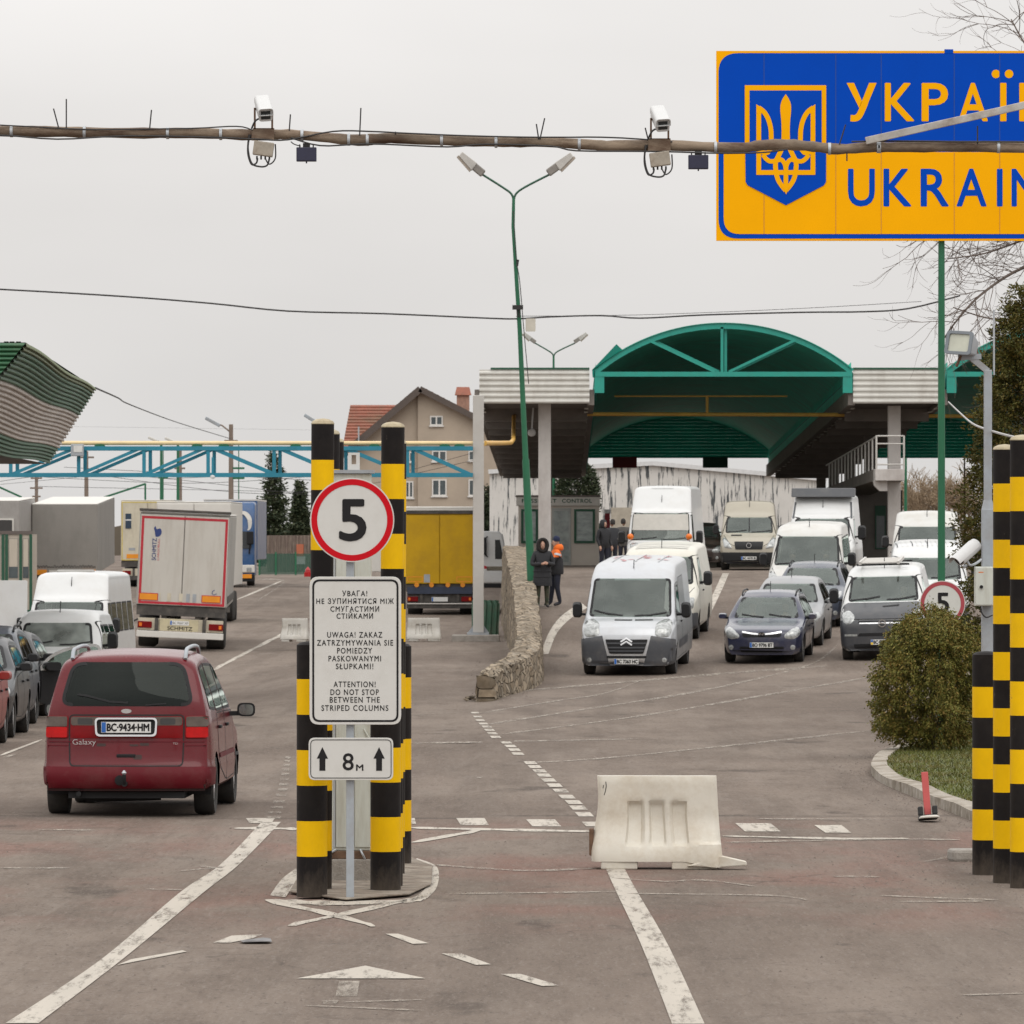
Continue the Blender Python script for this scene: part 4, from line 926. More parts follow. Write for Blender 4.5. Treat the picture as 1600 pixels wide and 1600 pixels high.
# side wall sheeting in the lanes under the vault eaves
for xe, sg in ((cx_(930)+.02, 1), (cx_(1331)-.02, -1), (cx_(1480)+.02, 1)):
    mb = MB()
    for j in range(5):
        z1, z2 = zc0 + .35 - .25*j*1.1, zc0 + .35 - .25*(j+1)*1.1
        mb.add([cp(xe, .1, z1), cp(xe, CL, z1), cp(xe+.04*sg*(j % 2), CL, z2), cp(xe+.04*sg*(j % 2), .1, z2)], [(0,1,2,3)])
    mb.build('eaves_sheeting', VAULT, can)
for x0, x1, mname, col in ((957, 995, 'lane_panel', (.20, .01, .02)), (1098, 1137, 'lane_panel', (.01, .05, .035))):
    ss = S/(CY+CL-1); MB().box((x0-800)/ss, (x1-800)/ss, CL-1.2, CL-1.0, 3+(834-731)/ss, 3+(834-714)/ss).build(mname, M('panel_' + ('red' if col[0] > .1 else 'green'), col, .5), can)
# mezzanine balcony on the right island
mz = lambda y: 3 + (834-y)/43.6
mb = MB(); bx0, bx1 = cx_(1366), cx_(1412)
mb.box(bx0, bx1, -.6, .6, mz(752), mz(734)); mb.build('balcony_slab', PCOL, can, bevel=.015)
mb = MB(); mb.prism([(cx_(1364), mz(752)-.002), (cx_(1387)-.02, mz(752)-.002), (cx_(1387)-.02, mz(768)), (cx_(1374), mz(768)), (cx_(1366), mz(760))], lambda u, v, t: (u, -.25 + .5*t, v)); mb.build('bracket', PCOL, can, bevel=.01)
mb = MB(); mb.add([(cx_(1345), 26, mz(770)), (bx0, .6, mz(752)), (bx0, .6, mz(734)), (cx_(1345), 26, mz(756)), (bx0+1.2, 26, mz(770)), (bx1, .6, mz(752)), (bx1, .6, mz(734)), (bx0+1.2, 26, mz(756))], [(0,1,2,3),(7,6,5,4),(0,4,5,1),(3,2,6,7),(0,3,7,4)]); mb.build('walkway_slab', BEAMC, can)
RAIL = M('pale_railing', (.50, .48, .45), .5, var=.1)
mb = MB()
for x in (cx_(1368), cx_(1411)): mb.cyl((x, -.55, mz(734)), (x, -.55, mz(682)), .035, 8)
for y in (683, 695, 727): mb.cyl((cx_(1368), -.55, mz(y)), (cx_(1411), -.55, mz(y)), .028, 8)
mb.build('front_railing', RAIL, can, smooth=50)
mb = MB()
for i in range(15):
    d = i*1.75; q = d/26; x = lerp(cx_(1368), cx_(1347), q); mb.cyl((x, d-.4, lerp(mz(734), mz(757), q)), (x, d-.4, lerp(mz(684), mz(716), q)), .03, 6)
mb.cyl((cx_(1368), -.4, mz(684)), (cx_(1347), 26, mz(716)), .03, 6); mb.build('side_railing', RAIL, can, smooth=50)
# control room under the balcony
rm = thing('control_booth', 'brown grey control booth with a tall window under the canopy balcony', 'booth', A(1372, 40, 1.6))
r0 = rm.location; MB().box(-1.0, .95, .0, 4, 0, 3.1).build('wall', BEAMC, rm)
MB().box(-.12, .30, -.06, -.001, .8, 2.5).build('window_frame', DGREEN, rm)
MB().box(-.07, .25, -.07, -.061, .85, 2.1).build('pane', WINGL, rm)

# yellow gas pipe
gp = thing('gas_pipe', 'yellow gas pipe running under the canopy front beam', 'pipe', (0, 0, 0))
zq = lambda y, s: 3 + (834-y)/s
mb = MB(); P_ = [A(757, 54.6, y=692.5), A(780, 50, y=692.5), A(798, 46, y=692), A(802, 44, y=687), A(802.5, 43, y=665), A(803, 42.6, y=651), A(808, 42.4, y=647), A(1000, 42.4, y=647), A(1300, 42.4, y=648), A(1480, 42.4, y=650), A(1700, 42.4, y=651)]
mb.tube(P_, .075, 10); mb.build('main_pipe', GASY, gp, smooth=60)
mb = MB(); mb.cyl(A(1105, 42.4, y=646), A(1105, 42.4, y=618), .055, 8); mb.cyl(A(960, 42.4, y=619), A(1230, 42.4, y=619), .03, 8); mb.build('riser', GASY, gp, smooth=60)
# things under the left slab
CW = M('camera_white_far', (.6, .6, .6), .4)
t = thing('dome_camera', 'small white camera on the canopy beside the left column', 'camera', A(831, 43, y=676))
MB().lathe([(.01, -.16), (.13, -.12), (.15, 0), (.13, .12), (.01, .16)], (0, 0, 0), 'Y', 16).build('housing', CW, t, smooth=60); mb = MB(); mb.cyl((0, 0, .1), (.05, .1, .9), .03, 8); mb.build('bracket', CW, t)

# ------------------------------------------------------------------ teal truss gantry with the gas pipe
ts = 55.0; TY = S/ts; tX = lambda x: (x-800)/ts; tZ = lambda y: 3 + (834-y)/ts
tr = thing('truss_gantry', 'blue green lattice girder carrying a cream gas pipe across the left lanes', 'truss', (0, TY, 0))
L0, L1 = tX(-420), tX(739)
for dy in (-.25, .25):
    mb = MB(); mb.box(L0, L1, dy-.06, dy+.06, tZ(704), tZ(697.5)); mb.build('top_chord', BTEAL, tr)
    mb = MB(); mb.box(L0, L1, dy-.06, dy+.06, tZ(745.5), tZ(739)); mb.build('bottom_chord', BTEAL, tr)
nodes = [-397, -295, -190, -85, 22, 128, 230, 330, 433, 536, 641]
for i, x in enumerate(nodes):
    for dy in (-.25, .25): MB().box(tX(x)-.05+dy*.3, tX(x)+.05+dy*.3, dy-.04, dy+.04, tZ(740), tZ(703)).build('upright', BTEAL, tr)
    nxt = nodes[i+1] if i+1 < len(nodes) else 738
    for dy in (-.25, .25):
        o = dy*.55; mb = MB()
        if x < 330: mb.beam((tX(x)+.1+o, dy, tZ(741)), (tX(nxt)-.1+o, dy, tZ(702)), .07, .09)
        else: mb.beam((tX(x)+.12, dy, tZ(702)), (tX(nxt)-.08, dy, tZ(741)), .07, .11)
        mb.build('diagonal', BTEAL, tr)
mb = MB(); mb.tube([(L0, 0, tZ(692)), (tX(757), 0, tZ(692.5))], .06, 10); mb.build('gas_main', GASB, tr, smooth=60)
for x in (156, 308, 350, 462, 585, 695, 718): MB().prism(spline([(-.16, 0), (-.09, .06), (.09, .06), (.16, 0)], 4), lambda u, v, t, x=x: (tX(x)+u, -.1 + .2*t, tZ(697.4)+v)).build('pipe_clip', GREEN, tr)
sl = thing('truss_floodlight', 'small square white floodlight hanging on the lattice girder', 'floodlight', (tX(123), TY-.4, tZ(703)))
MB().box(-.19, .17, -.12, .1, -.18, .16).build('housing', GREYP, sl, bevel=.02); MB().box(-.11, .14, -.13, -.1205, -.07, .12).build('glass', M('white_glass', (.6, .6, .58), .2), sl)
sl = thing('truss_lamp', 'small white lamp hanging under the girder on a short rod', 'lamp', (tX(333), TY-.3, tZ(742)))
MB().box(-.03, .03, -.03, .03, 0, .5).build('rod', BTEAL, sl); MB().lathe([(.02, .0), (.07, -.03), (.07, -.08), (.02, -.12)], (0, 0, 0), n=12).build('globe', CW, sl, smooth=60)
tc_ = thing('truss_column', 'square pale steel column on a concrete foot at the end of the girder', 'column', (tX(747.5), TY, -.03))
MB().box(-.155, .155, -.155, .155, .22, tZ(616)).build('shaft', M('pale_column', (.47, .45, .42), .6, var=.08, vs=1, dirt=(.3, .27, .24), dirt_amt=.5, ds=1), tc_, bevel=.015)
MB().box(-.32, .30, -.3, .3, .16, .2195).build('base_plate', GREYP, tc_); MB().box(-.75, .6, -.5, .5, -.05, .1595).build('foot', CONC, tc_, bevel=.03)
mb = MB()
for sx_ in (-1, 1): mb.add([(sx_*.156, -.02, .22), (sx_*.30, -.02, .22), (sx_*.156, -.02, .42), (sx_*.156, .02, .22), (sx_*.30, .02, .22), (sx_*.156, .02, .42)], [(0,1,2),(5,4,3),(0,3,4,1),(1,4,5,2),(2,5,3,0)])
mb.build('gusset', GREYP, tc_)
column2 = MB().box(L0-.2, L0+.1, -.155, .155, -.4, tZ(690)); column2.build('end_column', PCOL, tr)
# leaning green sheets behind the column
gs = thing('green_sheet', 'dark green corrugated sheet leaning behind the pale column', 'panel', A(737, 52.5, -.03))
mb = MB(); corr(mb, (0, 0, 0), (1, .35, 0), (-.0, .35, 1), .85, 1.1, .16, .05); mb.build('sheet', M('green_sheet_paint', (.03, .085, .05), .6, var=.2, dirt=(.09, .07, .05), dirt_amt=.5), gs)
mb = MB(); corr(mb, (.3, -.1, 0), (1, .2, 0), (.05, .3, 1), .5, 1.0, .16, .05); mb.build('front_sheet', gs.children[0].data.materials[0] if gs.children else DGREEN, gs)

# ------------------------------------------------------------------ stone wall between the ramp and the lower lane
STW = M('rubble_stone', (.215, .17, .12), .9, var=.55, vs=3.5, bump=1.0, bs=5, spec=.15, dirt=(.42, .37, .30), dirt_amt=.75, ds=2.2)
def stone_mat():
    m = STW; t = m.node_tree; N, L = t.nodes, t.links; b = N['Principled BSDF']
    co = N.new('ShaderNodeTexCoord'); v = N.new('ShaderNodeTexVoronoi'); v.feature = 'DISTANCE_TO_EDGE'; v.inputs['Scale'].default_value = 3.4
    mp = N.new('ShaderNodeMapping'); mp.inputs['Scale'].default_value = (1, .8, 1.5); L.new(co.outputs['Object'], mp.inputs[0]); L.new(mp.outputs[0], v.inputs['Vector'])
    r_ = N.new('ShaderNodeMapRange'); r_.inputs[1].default_value = 0; r_.inputs[2].default_value = .05; L.new(v.outputs['Distance'], r_.inputs[0])
    src = b.inputs['Base Color'].links[0].from_socket
    x = N.new('ShaderNodeMix'); x.data_type = 'RGBA'; L.new(r_.outputs[0], x.inputs[0]); x.inputs[6].default_value = (.10, .08, .055, 1); L.new(src, x.inputs[7]); L.new(x.outputs[2], b.inputs['Base Color'])
    v2 = N.new('ShaderNodeTexVoronoi'); v2.inputs['Scale'].default_value = 3.4; L.new(mp.outputs[0], v2.inputs['Vector'])
    hs_ = N.new('ShaderNodeMix'); hs_.data_type = 'RGBA'; hs_.blend_type = 'OVERLAY'; hs_.inputs[0].default_value = .45; L.new(x.outputs[2], hs_.inputs[6])
    bb = N.new('ShaderNodeBump'); bb.inputs['Strength'].default_value = 1.0; bb.inputs['Distance'].default_value = .06; L.new(r_.outputs[0], bb.inputs['Height'])
    if b.inputs['Normal'].links: L.new(b.inputs['Normal'].links[0].from_socket, bb.inputs['Normal'])
    L.new(bb.outputs[0], b.inputs['Normal'])
    bw = N.new('ShaderNodeRGBToBW'); L.new(v2.outputs['Color'], bw.inputs[0]); L.new(bw.outputs[0], hs_.inputs[7]); L.new(hs_.outputs[2], b.inputs['Base Color'])
stone_mat()
wl = [(116, -.62, .28, .40), (118, -.55, .34, .46), (121, -.33, .40, .55), (125, -.1, .48, .62), (130, .04, .5, .68), (137, .1, .52, .75), (147, .1, .54, 1.05), (158, .06, .56, 1.45), (167, -.01, .58, 1.78), (180, -.1, .62, 2.1), (195, -.2, .68, 2.38), (214, -.30, .75, 2.56)]
P_ = []
for i in range(len(wl)-1):
    for j in range(10): P_.append([lerp(a, b, j/10) for a, b in zip(wl[i], wl[i+1])])
P_.append(list(wl[-1]))
mb = MB(); rnd = random.Random(8); rows = 7; tops = 6; vs = []; ncol = 2*rows + tops - 1
for (Y, X, wd, zt) in P_:
    zl, zr = zg(X-.8, Y)-.1, zg(X+wd+.3, Y)-.1
    ring = [(X - .06*(1-j/rows), lerp(zl, zt, j/rows)) for j in range(rows+1)] + [(X + wd*j/tops, zt + .05*math.sin(math.pi*j/tops)) for j in range(1, tops)] + [(X + wd + .06*j/rows, lerp(zt, zr, j/rows)) for j in range(rows+1)]
    ncol = len(ring)
    for (x, z) in ring: vs.append((x + rnd.uniform(-.035, .035), Y + rnd.uniform(-.06, .06), z + rnd.uniform(-.035, .035)))
fs = [(i*ncol+j, i*ncol+j+1, (i+1)*ncol+j+1, (i+1)*ncol+j) for i in range(len(P_)-1) for j in range(ncol-1)] + [tuple(range(ncol)), tuple(reversed(range((len(P_)-1)*ncol, len(P_)*ncol)))]
mb.add(vs, fs); tag(mb.build('stone_wall', STW, smooth=25), 'low rubble stone wall rising along the left edge of the ramp', 'wall')
cr = MB(); rnd = random.Random(9)
for i in range(9):
    bm = bmesh.new(); r_ = rnd.uniform(.05, .14); [bm.verts.new((rnd.uniform(-r_, r_), rnd.uniform(-r_, r_), rnd.uniform(0, r_))) for _ in range(12)]; bmesh.ops.convex_hull(bm, input=bm.verts)
    me = bpy.data.meshes.new('loose_stone'); bm.to_mesh(me); bm.free(); me.materials.append(STW); o = bpy.data.objects.new('loose_stone', me); COL.objects.link(o)
    p = px2g([785, 792, 798, 775, 765, 735, 728, 742, 801][i], [1078, 1074, 1076, 1086, 1090, 1094, 1096, 1095, 1072][i]); o.location = (p.x, p.y, p.z)
    tag(o, 'small loose stone fallen at the near end of the rubble wall', 'stone', 'loose stones by the wall end')

# ------------------------------------------------------------------ lamp posts
def twin_lamp(label, cx, s, ytop, yh, xl, xr, base_y=None, r=.11, leanx=0.0, taper=.5, kink=True):
    p = A(cx, s); z0 = p.z; top = 3 + (834-ytop)/s - z0; hd = 3 + (834-yh)/s - z0
    t = thing('twin_street_lamp', label, 'street lamp', p)
    zk = top*.36
    mb = MB(); mb.tube([(0, 0, 0), (leanx*.36, 0, zk)], [r, r*.85], 14); mb.build('lower_pole', GREEN, t, smooth=50)
    mb = MB(); mb.tube([(leanx*.36, 0, zk-.05), (leanx*.68, 0, zk+(top-zk)*.5), (leanx*1.03, 0, top*.93), (leanx, 0, top)], [r*.72, r*.55, r*.42, r*.38], 12); mb.build('upper_pole', GREEN, t, smooth=50)
    for x in (xl, xr):
        sg = 1 if x > 0 else -1
        ax = leanx + x*.72; az = lerp(top, hd, .8)
        mb = MB(); mb.tube(spline([(leanx, 0, top-.1), (leanx + sg*.06, 0, top+.1), (leanx + sg*.3, 0, top+.28), (ax, 0, az)], 4), r*.26, 8); arm = mb.build('arm', DGREEN, t, smooth=50)
        ang = math.atan2(hd-top+.15, abs(x)*.9)*.95
        rot = Matrix.Rotation(-ang*sg if sg > 0 else ang, 3, 'Y')
        c = Vector((ax + sg*.28, 0, az + .24))
        mb = MB(); mb.obox(c + rot @ Vector((-sg*.22, 0, .02)), .30, .26, .2, rot); mb.build('gear_case', M('lamp_case', (.22, .20, .18), .6, var=.2), t, bevel=.03)
        mb = MB(); mb.prism([(0, -.1), (.5, -.02), (.5, .12), (.0, .14)], lambda u, v, q, c=c, rot=rot, sg=sg: tuple(c + rot @ Vector((sg*(u-.08), -.15 + .3*q, v-.01)))); mb.build('lamp_head', M('lamp_shell', (.46, .44, .41), .5, var=.15), t, bevel=.02)
        mb = MB(); mb.prism([(0, -.17), (.5, -.09), (.5, -.025), (0, -.105)], lambda u, v, q, c=c, rot=rot, sg=sg: tuple(c + rot @ Vector((sg*(u-.06), -.12 + .24*q, v)))); mb.build('diffuser', M('lamp_diffuser', (.34, .29, .24), .3, var=.2), t)
    return t, top
LP, ltop = twin_lamp('tall leaning green twin lamp post standing at the stone wall', 832, 60.0, 309, 264, -1.12, 1.28, leanx=-.49)
mb = MB(); zz2 = lambda y: 3 + (834-y)/60 - LP.location.z; xx2 = lambda x: (x-832)/60
mb.box(xx2(809)-.14, xx2(809)+.14, -.16, -.06, zz2(484), zz2(477)); mb.cyl((xx2(808), -.12, zz2(484)), (xx2(809), -.12, zz2(496)), .02, 6); mb.cyl((xx2(812), -.12, zz2(484)), (xx2(812), -.12, zz2(496)), .02, 6); mb.build('insulator_bar', CABLE, LP)
mb = MB(); mb.tube(spline([(xx2(802), -.12, zz2(330)), (xx2(806), -.14, zz2(400)), (xx2(812), -.14, zz2(440)), (xx2(818), -.14, zz2(510)), (xx2(826), -.14, zz2(600))], 4), .012, 5); mb.cyl((xx2(808), -.13, zz2(416)), (xx2(809.5), -.13, zz2(406)), .03, 6); mb.build('loose_cable', CABLE, LP)
MB().box(-.3, .5, -.25, .25, -.03, .03).build('base_plate', CONC, LP)
MB().prism(roundpoly(rect(-.13, .13, -.17, .17), .04), flat(-.08, .04, xx2(829), zz2(508))).build('lamp_shade', M('cream_shade', (.52, .49, .42), .5), LP)
LP2, _ = twin_lamp('smaller twin street lamp rising behind the left canopy roof', 865, 30, 556, 531, -1.35, 1.55, r=.14)
# wires
wr = MB()
def wire(pts, r, dp=None): wr.tube(spline([tuple(p) for p in pts], 5), r, 5)
W1 = MB(); W1.tube(spline([tuple(A(x, s, y=y)) for x, s, y in [(-260, 62, 440), (0, 62, 452), (190, 61.5, 463), (330, 61, 474), (450, 61, 486), (600, 60.5, 490), (760, 60.2, 497), (808, 60, 498), (860, 60, 495), (940, 60, 493), (1000, 60, 497), (1100, 60, 492), (1250, 61, 488), (1350, 61, 487), (1420, 61, 482), (1500, 61, 462)]], 4), .022, 5)
tag(W1.build('overhead_cable', CABLE, smooth=60), 'sagging dark cable crossing the whole sky past the tall lamp post', 'cable')
W1 = MB(); W1.tube(spline([tuple(A(x, s, y=y)) for x, s, y in [(806, 60, 494), (1000, 60, 492), (1250, 60, 482), (1440, 60, 471)]], 4), .009, 4)
tag(W1.build('overhead_wire', CABLE), 'thin faint wire above the dark cable right of the lamp post', 'cable')
W1 = MB(); W1.tube(spline([tuple(A(x, s, y=y)) for x, s, y in [(149, 75, 606), (185, 60, 622), (205, 50, 633), (280, 35, 661), (362, 28, 686)]], 4), [.02]*21, 5)
tag(W1.build('service_cable', CABLE), 'dark cable dropping from the ribbed green roof to the far pole', 'cable')
W1 = MB(); W1.tube(spline([tuple(A(x, s, y=y)) for x, s, y in [(1482, 114, 628), (1500, 130, 645), (1520, 150, 662), (1545, 168, 672), (1590, 180, 684), (1640, 184, 690)]], 4), .011, 5)
tag(W1.build('pole_cable', M('grey_cable', (.4, .39, .38), .6)), 'pale sagging cable from the green sign pole to the grey pole', 'cable')

# ------------------------------------------------------------------ left ribbed canopy
RIBG = M('ribbed_green_roof', (.030, .115, .052), .55, var=.2, vs=1.2, dirt=(.10, .12, .07), dirt_amt=.5, ds=2)
RIBW = M('ribbed_pale_sheet', (.54, .49, .445), .6, var=.15, vs=1.2, dirt=(.26, .2, .17), dirt_amt=.6, ds=2)
lc = thing('ribbed_canopy', 'green and dull white ribbed canopy roof at the left edge', 'canopy', (0, 0, 0))
s1, s2 = 98.0, 75.6
N0, N1 = A(40, s1, y=536), A(149, s2, y=607)          # top edge of the side, near and far
M0, M1 = A(-86, s1, y=726), A(75, s2, y=725)
M0.z = M1.z
def bandside(t0, t1, mat, nm):
    mb = MB(); nn = 5; k = 12
    a0, a1, b0, b1 = N0.lerp(M0, t0), N1.lerp(M1, t0), N0.lerp(M0, t1), N1.lerp(M1, t1)
    nrm = (a1 - a0).cross(b0 - a0).normalized(); 
    if nrm.x < 0: nrm = -nrm
    rows = max(1, round((t1-t0)*23)); vs = []
    for j in range(rows*6 + 1):
        t = j/(rows*6); d = .045*abs(math.sin(math.pi*t*rows))**1.3
        for i in range(k+1):
            q = i/k; sag = .05*math.sin(q*9)
            p = a0.lerp(b0, t).lerp(a1.lerp(b1, t), q) + nrm*d; p.z += sag*(.6); vs.append(p)
    mb.add(vs, [(j*(k+1)+i, j*(k+1)+i+1, (j+1)*(k+1)+i+1, (j+1)*(k+1)+i) for j in range(rows*6) for i in range(k)]); mb.build(nm, mat, lc, smooth=60)
bandside(.0, .07, M('olive_trim', (.13, .16, .07), .6, var=.25), 'top_trim'); bandside(.07, .36, RIBG, 'green_side_band'); bandside(.36, .80, RIBW, 'pale_side_band'); bandside(.80, 1.0, RIBG, 'lower_side_band')
FL = 7.0
def bandfront(t0, t1, mat, nm):
    mb = MB(); a, b = N0.lerp(M0, t0), N0.lerp(M0, t1); rows = max(1, round((t1-t0)*23)); vs = []
    for j in range(rows*6+1):
        t = j/(rows*6); d = .05*abs(math.sin(math.pi*t*rows))**.7; p = a.lerp(b, t) + Vector((0, -d, 0)); vs += [p, p - Vector((FL, 0, 0))]
    mb.add(vs, [(2*j, 2*j+1, 2*j+3, 2*j+2) for j in range(rows*6)]); mb.build(nm, mat, lc, smooth=60)
bandfront(0, .36, RIBG, 'green_front_band'); bandfront(.36, .8, RIBW, 'pale_front_band'); bandfront(.8, 1, RIBG, 'lower_front_band')
mb = MB(); mb.add([N0 - Vector((FL, 0, -.01)), N0 + Vector((0, 0, .01)), N1 + Vector((0, 0, .01)), N1 - Vector((FL, 0, -.01))], [(0,1,2,3)]); mb.build('roof_sheet', RIBG, lc)
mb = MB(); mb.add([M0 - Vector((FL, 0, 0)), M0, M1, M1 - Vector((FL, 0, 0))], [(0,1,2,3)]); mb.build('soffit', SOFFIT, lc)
for q in (.15, .85): p = M0.lerp(M1, q) - Vector((2.6, 0, 0)); MB().cyl((p.x, p.y, -.3), (p.x, p.y, p.z), .16, 14).build('column', DGREEN, lc, smooth=50)
for i, x in enumerate((6, 15, 25)): q = A(x, s1, y=535); MB().cyl((q.x, q.y+.5, q.z), (q.x, q.y+.5, q.z+.03), .04, 8).build('roof_bolt', CABLE, lc)

# ------------------------------------------------------------------ booths
BEIGE = M('booth_panel', (.56, .50, .44), .6, var=.08, vs=1.2)
pb = thing('passport_booth', 'grey passport control booth with green framed windows behind the white column', 'booth', A(810, 41, 1.72))
bw_ = 126/41
MB().box(0, bw_, 0, 3, 0, 2.35).build('wall', BEIGE, pb)
MB().box(-.08, bw_+.03, -.12, 3.1, 2.351, 2.68).build('fascia', M('booth_fascia', (.55, .52, .48), .6), pb)
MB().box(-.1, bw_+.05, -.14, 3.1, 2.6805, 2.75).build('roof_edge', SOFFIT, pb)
for wd_, a_, b_ in (('PASSPORT', .13, 1.46), ('CONTROL', 1.66, bw_-.27)): mb = MB(); put_text(mb, wd_, a_, b_, 2.46, 2.61, flat(-.124, 0), .03, spacing=1.1); mb.build('lettering', DGREEN, pb)
def gwin(x0, x1, z0, z1, fr=.09):
    f = MB(); f.prism(rect(x0, x1, z0, z1), flat(-.002, .06), holes=[rect(x0+fr, x1-fr, z0+fr, z1-fr)]); fo = f.build('window', DGREEN, pb)
    MB().box(x0+fr-.005, x1-fr+.005, -.03, -.0025, z0+fr-.005, z1-fr+.005).build('pane', M('booth_glass', (.34, .38, .37), .12, var=.35, vs=2.5, stretch=(1, 1, 3)), fo)
gwin(2.12, 2.92, .92, 2.22); gwin(.1, .75, .92, 2.22)
MB().box(1.28, 2.0, -.03, -.002, .05, 2.25).build('door', M('booth_door', (.36, .37, .35), .3, var=.3, vs=2), pb)
MB().box(1.36, 1.92, -.034, -.0305, .2, 2.15).build('door_pane', M('door_glass', (.30, .33, .32), .15, var=.4, vs=3), pb)
mb = MB(); mb.box(-1.2, bw_+2.5, -.9, -.0, -.12, .04); tag(mb.build('booth_island', M('pale_kerb', (.45, .40, .33), .8, var=.2), bevel=.02), kind='structure', label='raised pale kerb in front of the booth').location = pb.location
bb = thing('barrier_post', 'red barrier post with white cap beside the passport booth', 'post', A(949, 40, 1.75))
MB().box(-.1, .1, -.1, .1, 0, 2.05).build('shaft', M('barrier_red', (.26, .012, .025), .5), bb); MB().box(-.12, .12, -.12, .12, 2.0505, 2.2).build('cap', CW, bb)
gb = thing('green_cabinet', 'small green and white cabinet behind the red barrier post', 'cabinet', A(939, 36, 1.75))
MB().box(-.15, .25, 0, .4, .6, 1.7).build('upper', GREEN, gb); MB().box(-.15, .25, 0, .4, 0, .6).build('lower', CW, gb)
# left green booth
lb = thing('green_framed_booth', 'booth with green frame and beige blinds at the left edge', 'booth', A(50, 44, .08))
MB().box(-2.9, 0, .0, 2.4, 0, 2.9).build('wall', M('booth_beige', (.42, .37, .31), .6, var=.1), lb)
for x in (-2.9, -1.05, -.92, -.42, -.06): MB().box(x-.03, x+.07, -.04, -.001, 0, 2.9).build('green_post', DGREEN, lb)
MB().box(-2.9, .02, -.045, -.0, 2.9005, 3.02).build('top_rail', SOFFIT, lb); MB().box(-2.9, .02, -.045, -.0005, -.01, .22).build('bottom_rail', DGREEN, lb)
for x0, x1 in ((-2.7, -1.15), (-.82, -.5), (-.32, -.12)):
    wn = MB().box(x0, x1, -.02, -.001, 1.35, 2.75).build('window', WINGL, lb); MB().box(x0+.01, x1-.01, -.026, -.0205, 1.75, 2.74).build('blind', M('blind_fabric', (.46, .41, .34), .8, var=.12, vs=6, stretch=(6, 1, .3)), wn)

# ------------------------------------------------------------------ house, hall, sheds behind
hs_ = 20.5; hX = lambda x: (x-800)/hs_; hZ = lambda y: 3 + (834-y)/hs_
HW = M('house_render', (.40, .33, .26), .85, var=.12, vs=.35, dirt=(.30, .25, .20), dirt_amt=.6, ds=.25)
TILE = M('red_roof_tiles', (.25, .088, .056), .8, var=.3, vs=1.2, stretch=(1, 1, 2), dirt=(.10, .10, .06), dirt_amt=.75, ds=.5)
DARKW = M('dark_eaves', (.09, .07, .06), .8, var=.2)
ho = thing('tiled_house', 'beige three storey house with a red tiled gable roof and chimney', 'house', (0, S/hs_, 0))
zb = .6
ga = [(hX(545), zb), (hX(800), zb), (hX(800), hZ(682)), (hX(657), hZ(611)), (hX(545), hZ(700))]
MB().prism(ga, lambda u, v, t: (u, 10 - 10*t, v)).build('wall', HW, ho)
MB().prism([(hX(653), zb), (hX(800)+.02, zb), (hX(800)+.02, hZ(680)), (hX(657), hZ(609.5)), (hX(653), hZ(611.5))], lambda u, v, t: (u, -.002 - .35*t, v)).build('front_wall', HW, ho)
def roofside(p, q, nm, th=.25, y0=-.9, y1=10.5, mat=TILE):
    (x0, z0), (x1, z1) = p, q; d = Vector((x1-x0, z1-z0)).normalized(); nr = Vector((-d.y, d.x))
    if nr.y < 0: nr = -nr
    rows = 18; mb = MB()
    for j in range(rows):
        a = Vector((x0, z0)).lerp(Vector((x1, z1)), j/rows); b = Vector((x0, z0)).lerp(Vector((x1, z1)), (j+1)/rows)
        lo = a + nr*(th+.09); hi = b + nr*th
        mb.add([(lo.x, y0, lo.y), (lo.x, y1, lo.y), (hi.x, y1, hi.y), (hi.x, y0, hi.y), (a.x, y0, a.y), (a.x, y1, a.y), (b.x, y1, b.y), (b.x, y0, b.y)], [(0,1,2,3),(4,7,6,5),(0,3,7,4),(1,5,6,2),(0,4,5,1),(3,2,6,7)])
    mb.build(nm, mat, ho)
roofside((hX(815), hZ(692)), (hX(656), hZ(610)), 'roof_slope'); roofside((hX(535), hZ(712)), (hX(657), hZ(610)), 'roof_slope')
mb = MB(); mb.beam((hX(815), -1.0, hZ(690)), (hX(656), -1.0, hZ(608)), .14, .45); mb.beam((hX(535), -1.0, hZ(712)), (hX(657), -1.0, hZ(608)), .14, .5); mb.build('barge_board', DARKW, ho)
# left wing roof, seen as a tiled slope
mb = MB(); rows = 14
for j in range(rows):
    a, b = j/rows, (j+1)/rows; ya, yb = lerp(2, 9, a), lerp(2, 9, b); za, zb_ = lerp(hZ(700), hZ(629), a), lerp(hZ(700), hZ(629), b); xa, xb = lerp(hX(534), hX(543), a), lerp(hX(534), hX(543), b)
    mb.add([(xa, ya, za+.12), (hX(665), ya, za+.12), (hX(665), yb, zb_), (xb, yb, zb_), (xa, ya, za-.1), (hX(665), ya, za-.1)], [(0,1,2,3),(0,4,5,1)])
mb.build('wing_roof', TILE, ho)
MB().box(hX(546), hX(655), 3.2, 9, zb, hZ(698)).build('wing_wall', HW, ho)
ch = MB().box(hX(713), hX(733), 3, 4, hZ(650), hZ(616)).build('chimney', M('chimney_brick', (.33, .20, .15), .9, var=.3), ho)
mb = MB(); mb.add([(hX(710), 2.8, hZ(616)+.002), (hX(736), 2.8, hZ(616)+.002), (hX(736), 4.2, hZ(616)+.002), (hX(710), 4.2, hZ(616)+.002), (hX(713), 3.5, hZ(603)), (hX(733), 3.5, hZ(603))], [(0,1,2,3),(0,4,5,1),(2,5,4,3),(1,5,2),(3,4,0)]); mb.build('chimney_cap', TILE, ch)
MB().box(hX(741), hX(747), 3, 3.6, hZ(650), hZ(612)).build('chimney', ch.data.materials[0], ho)
WFR = M('white_window_frame', (.62, .60, .57), .6)
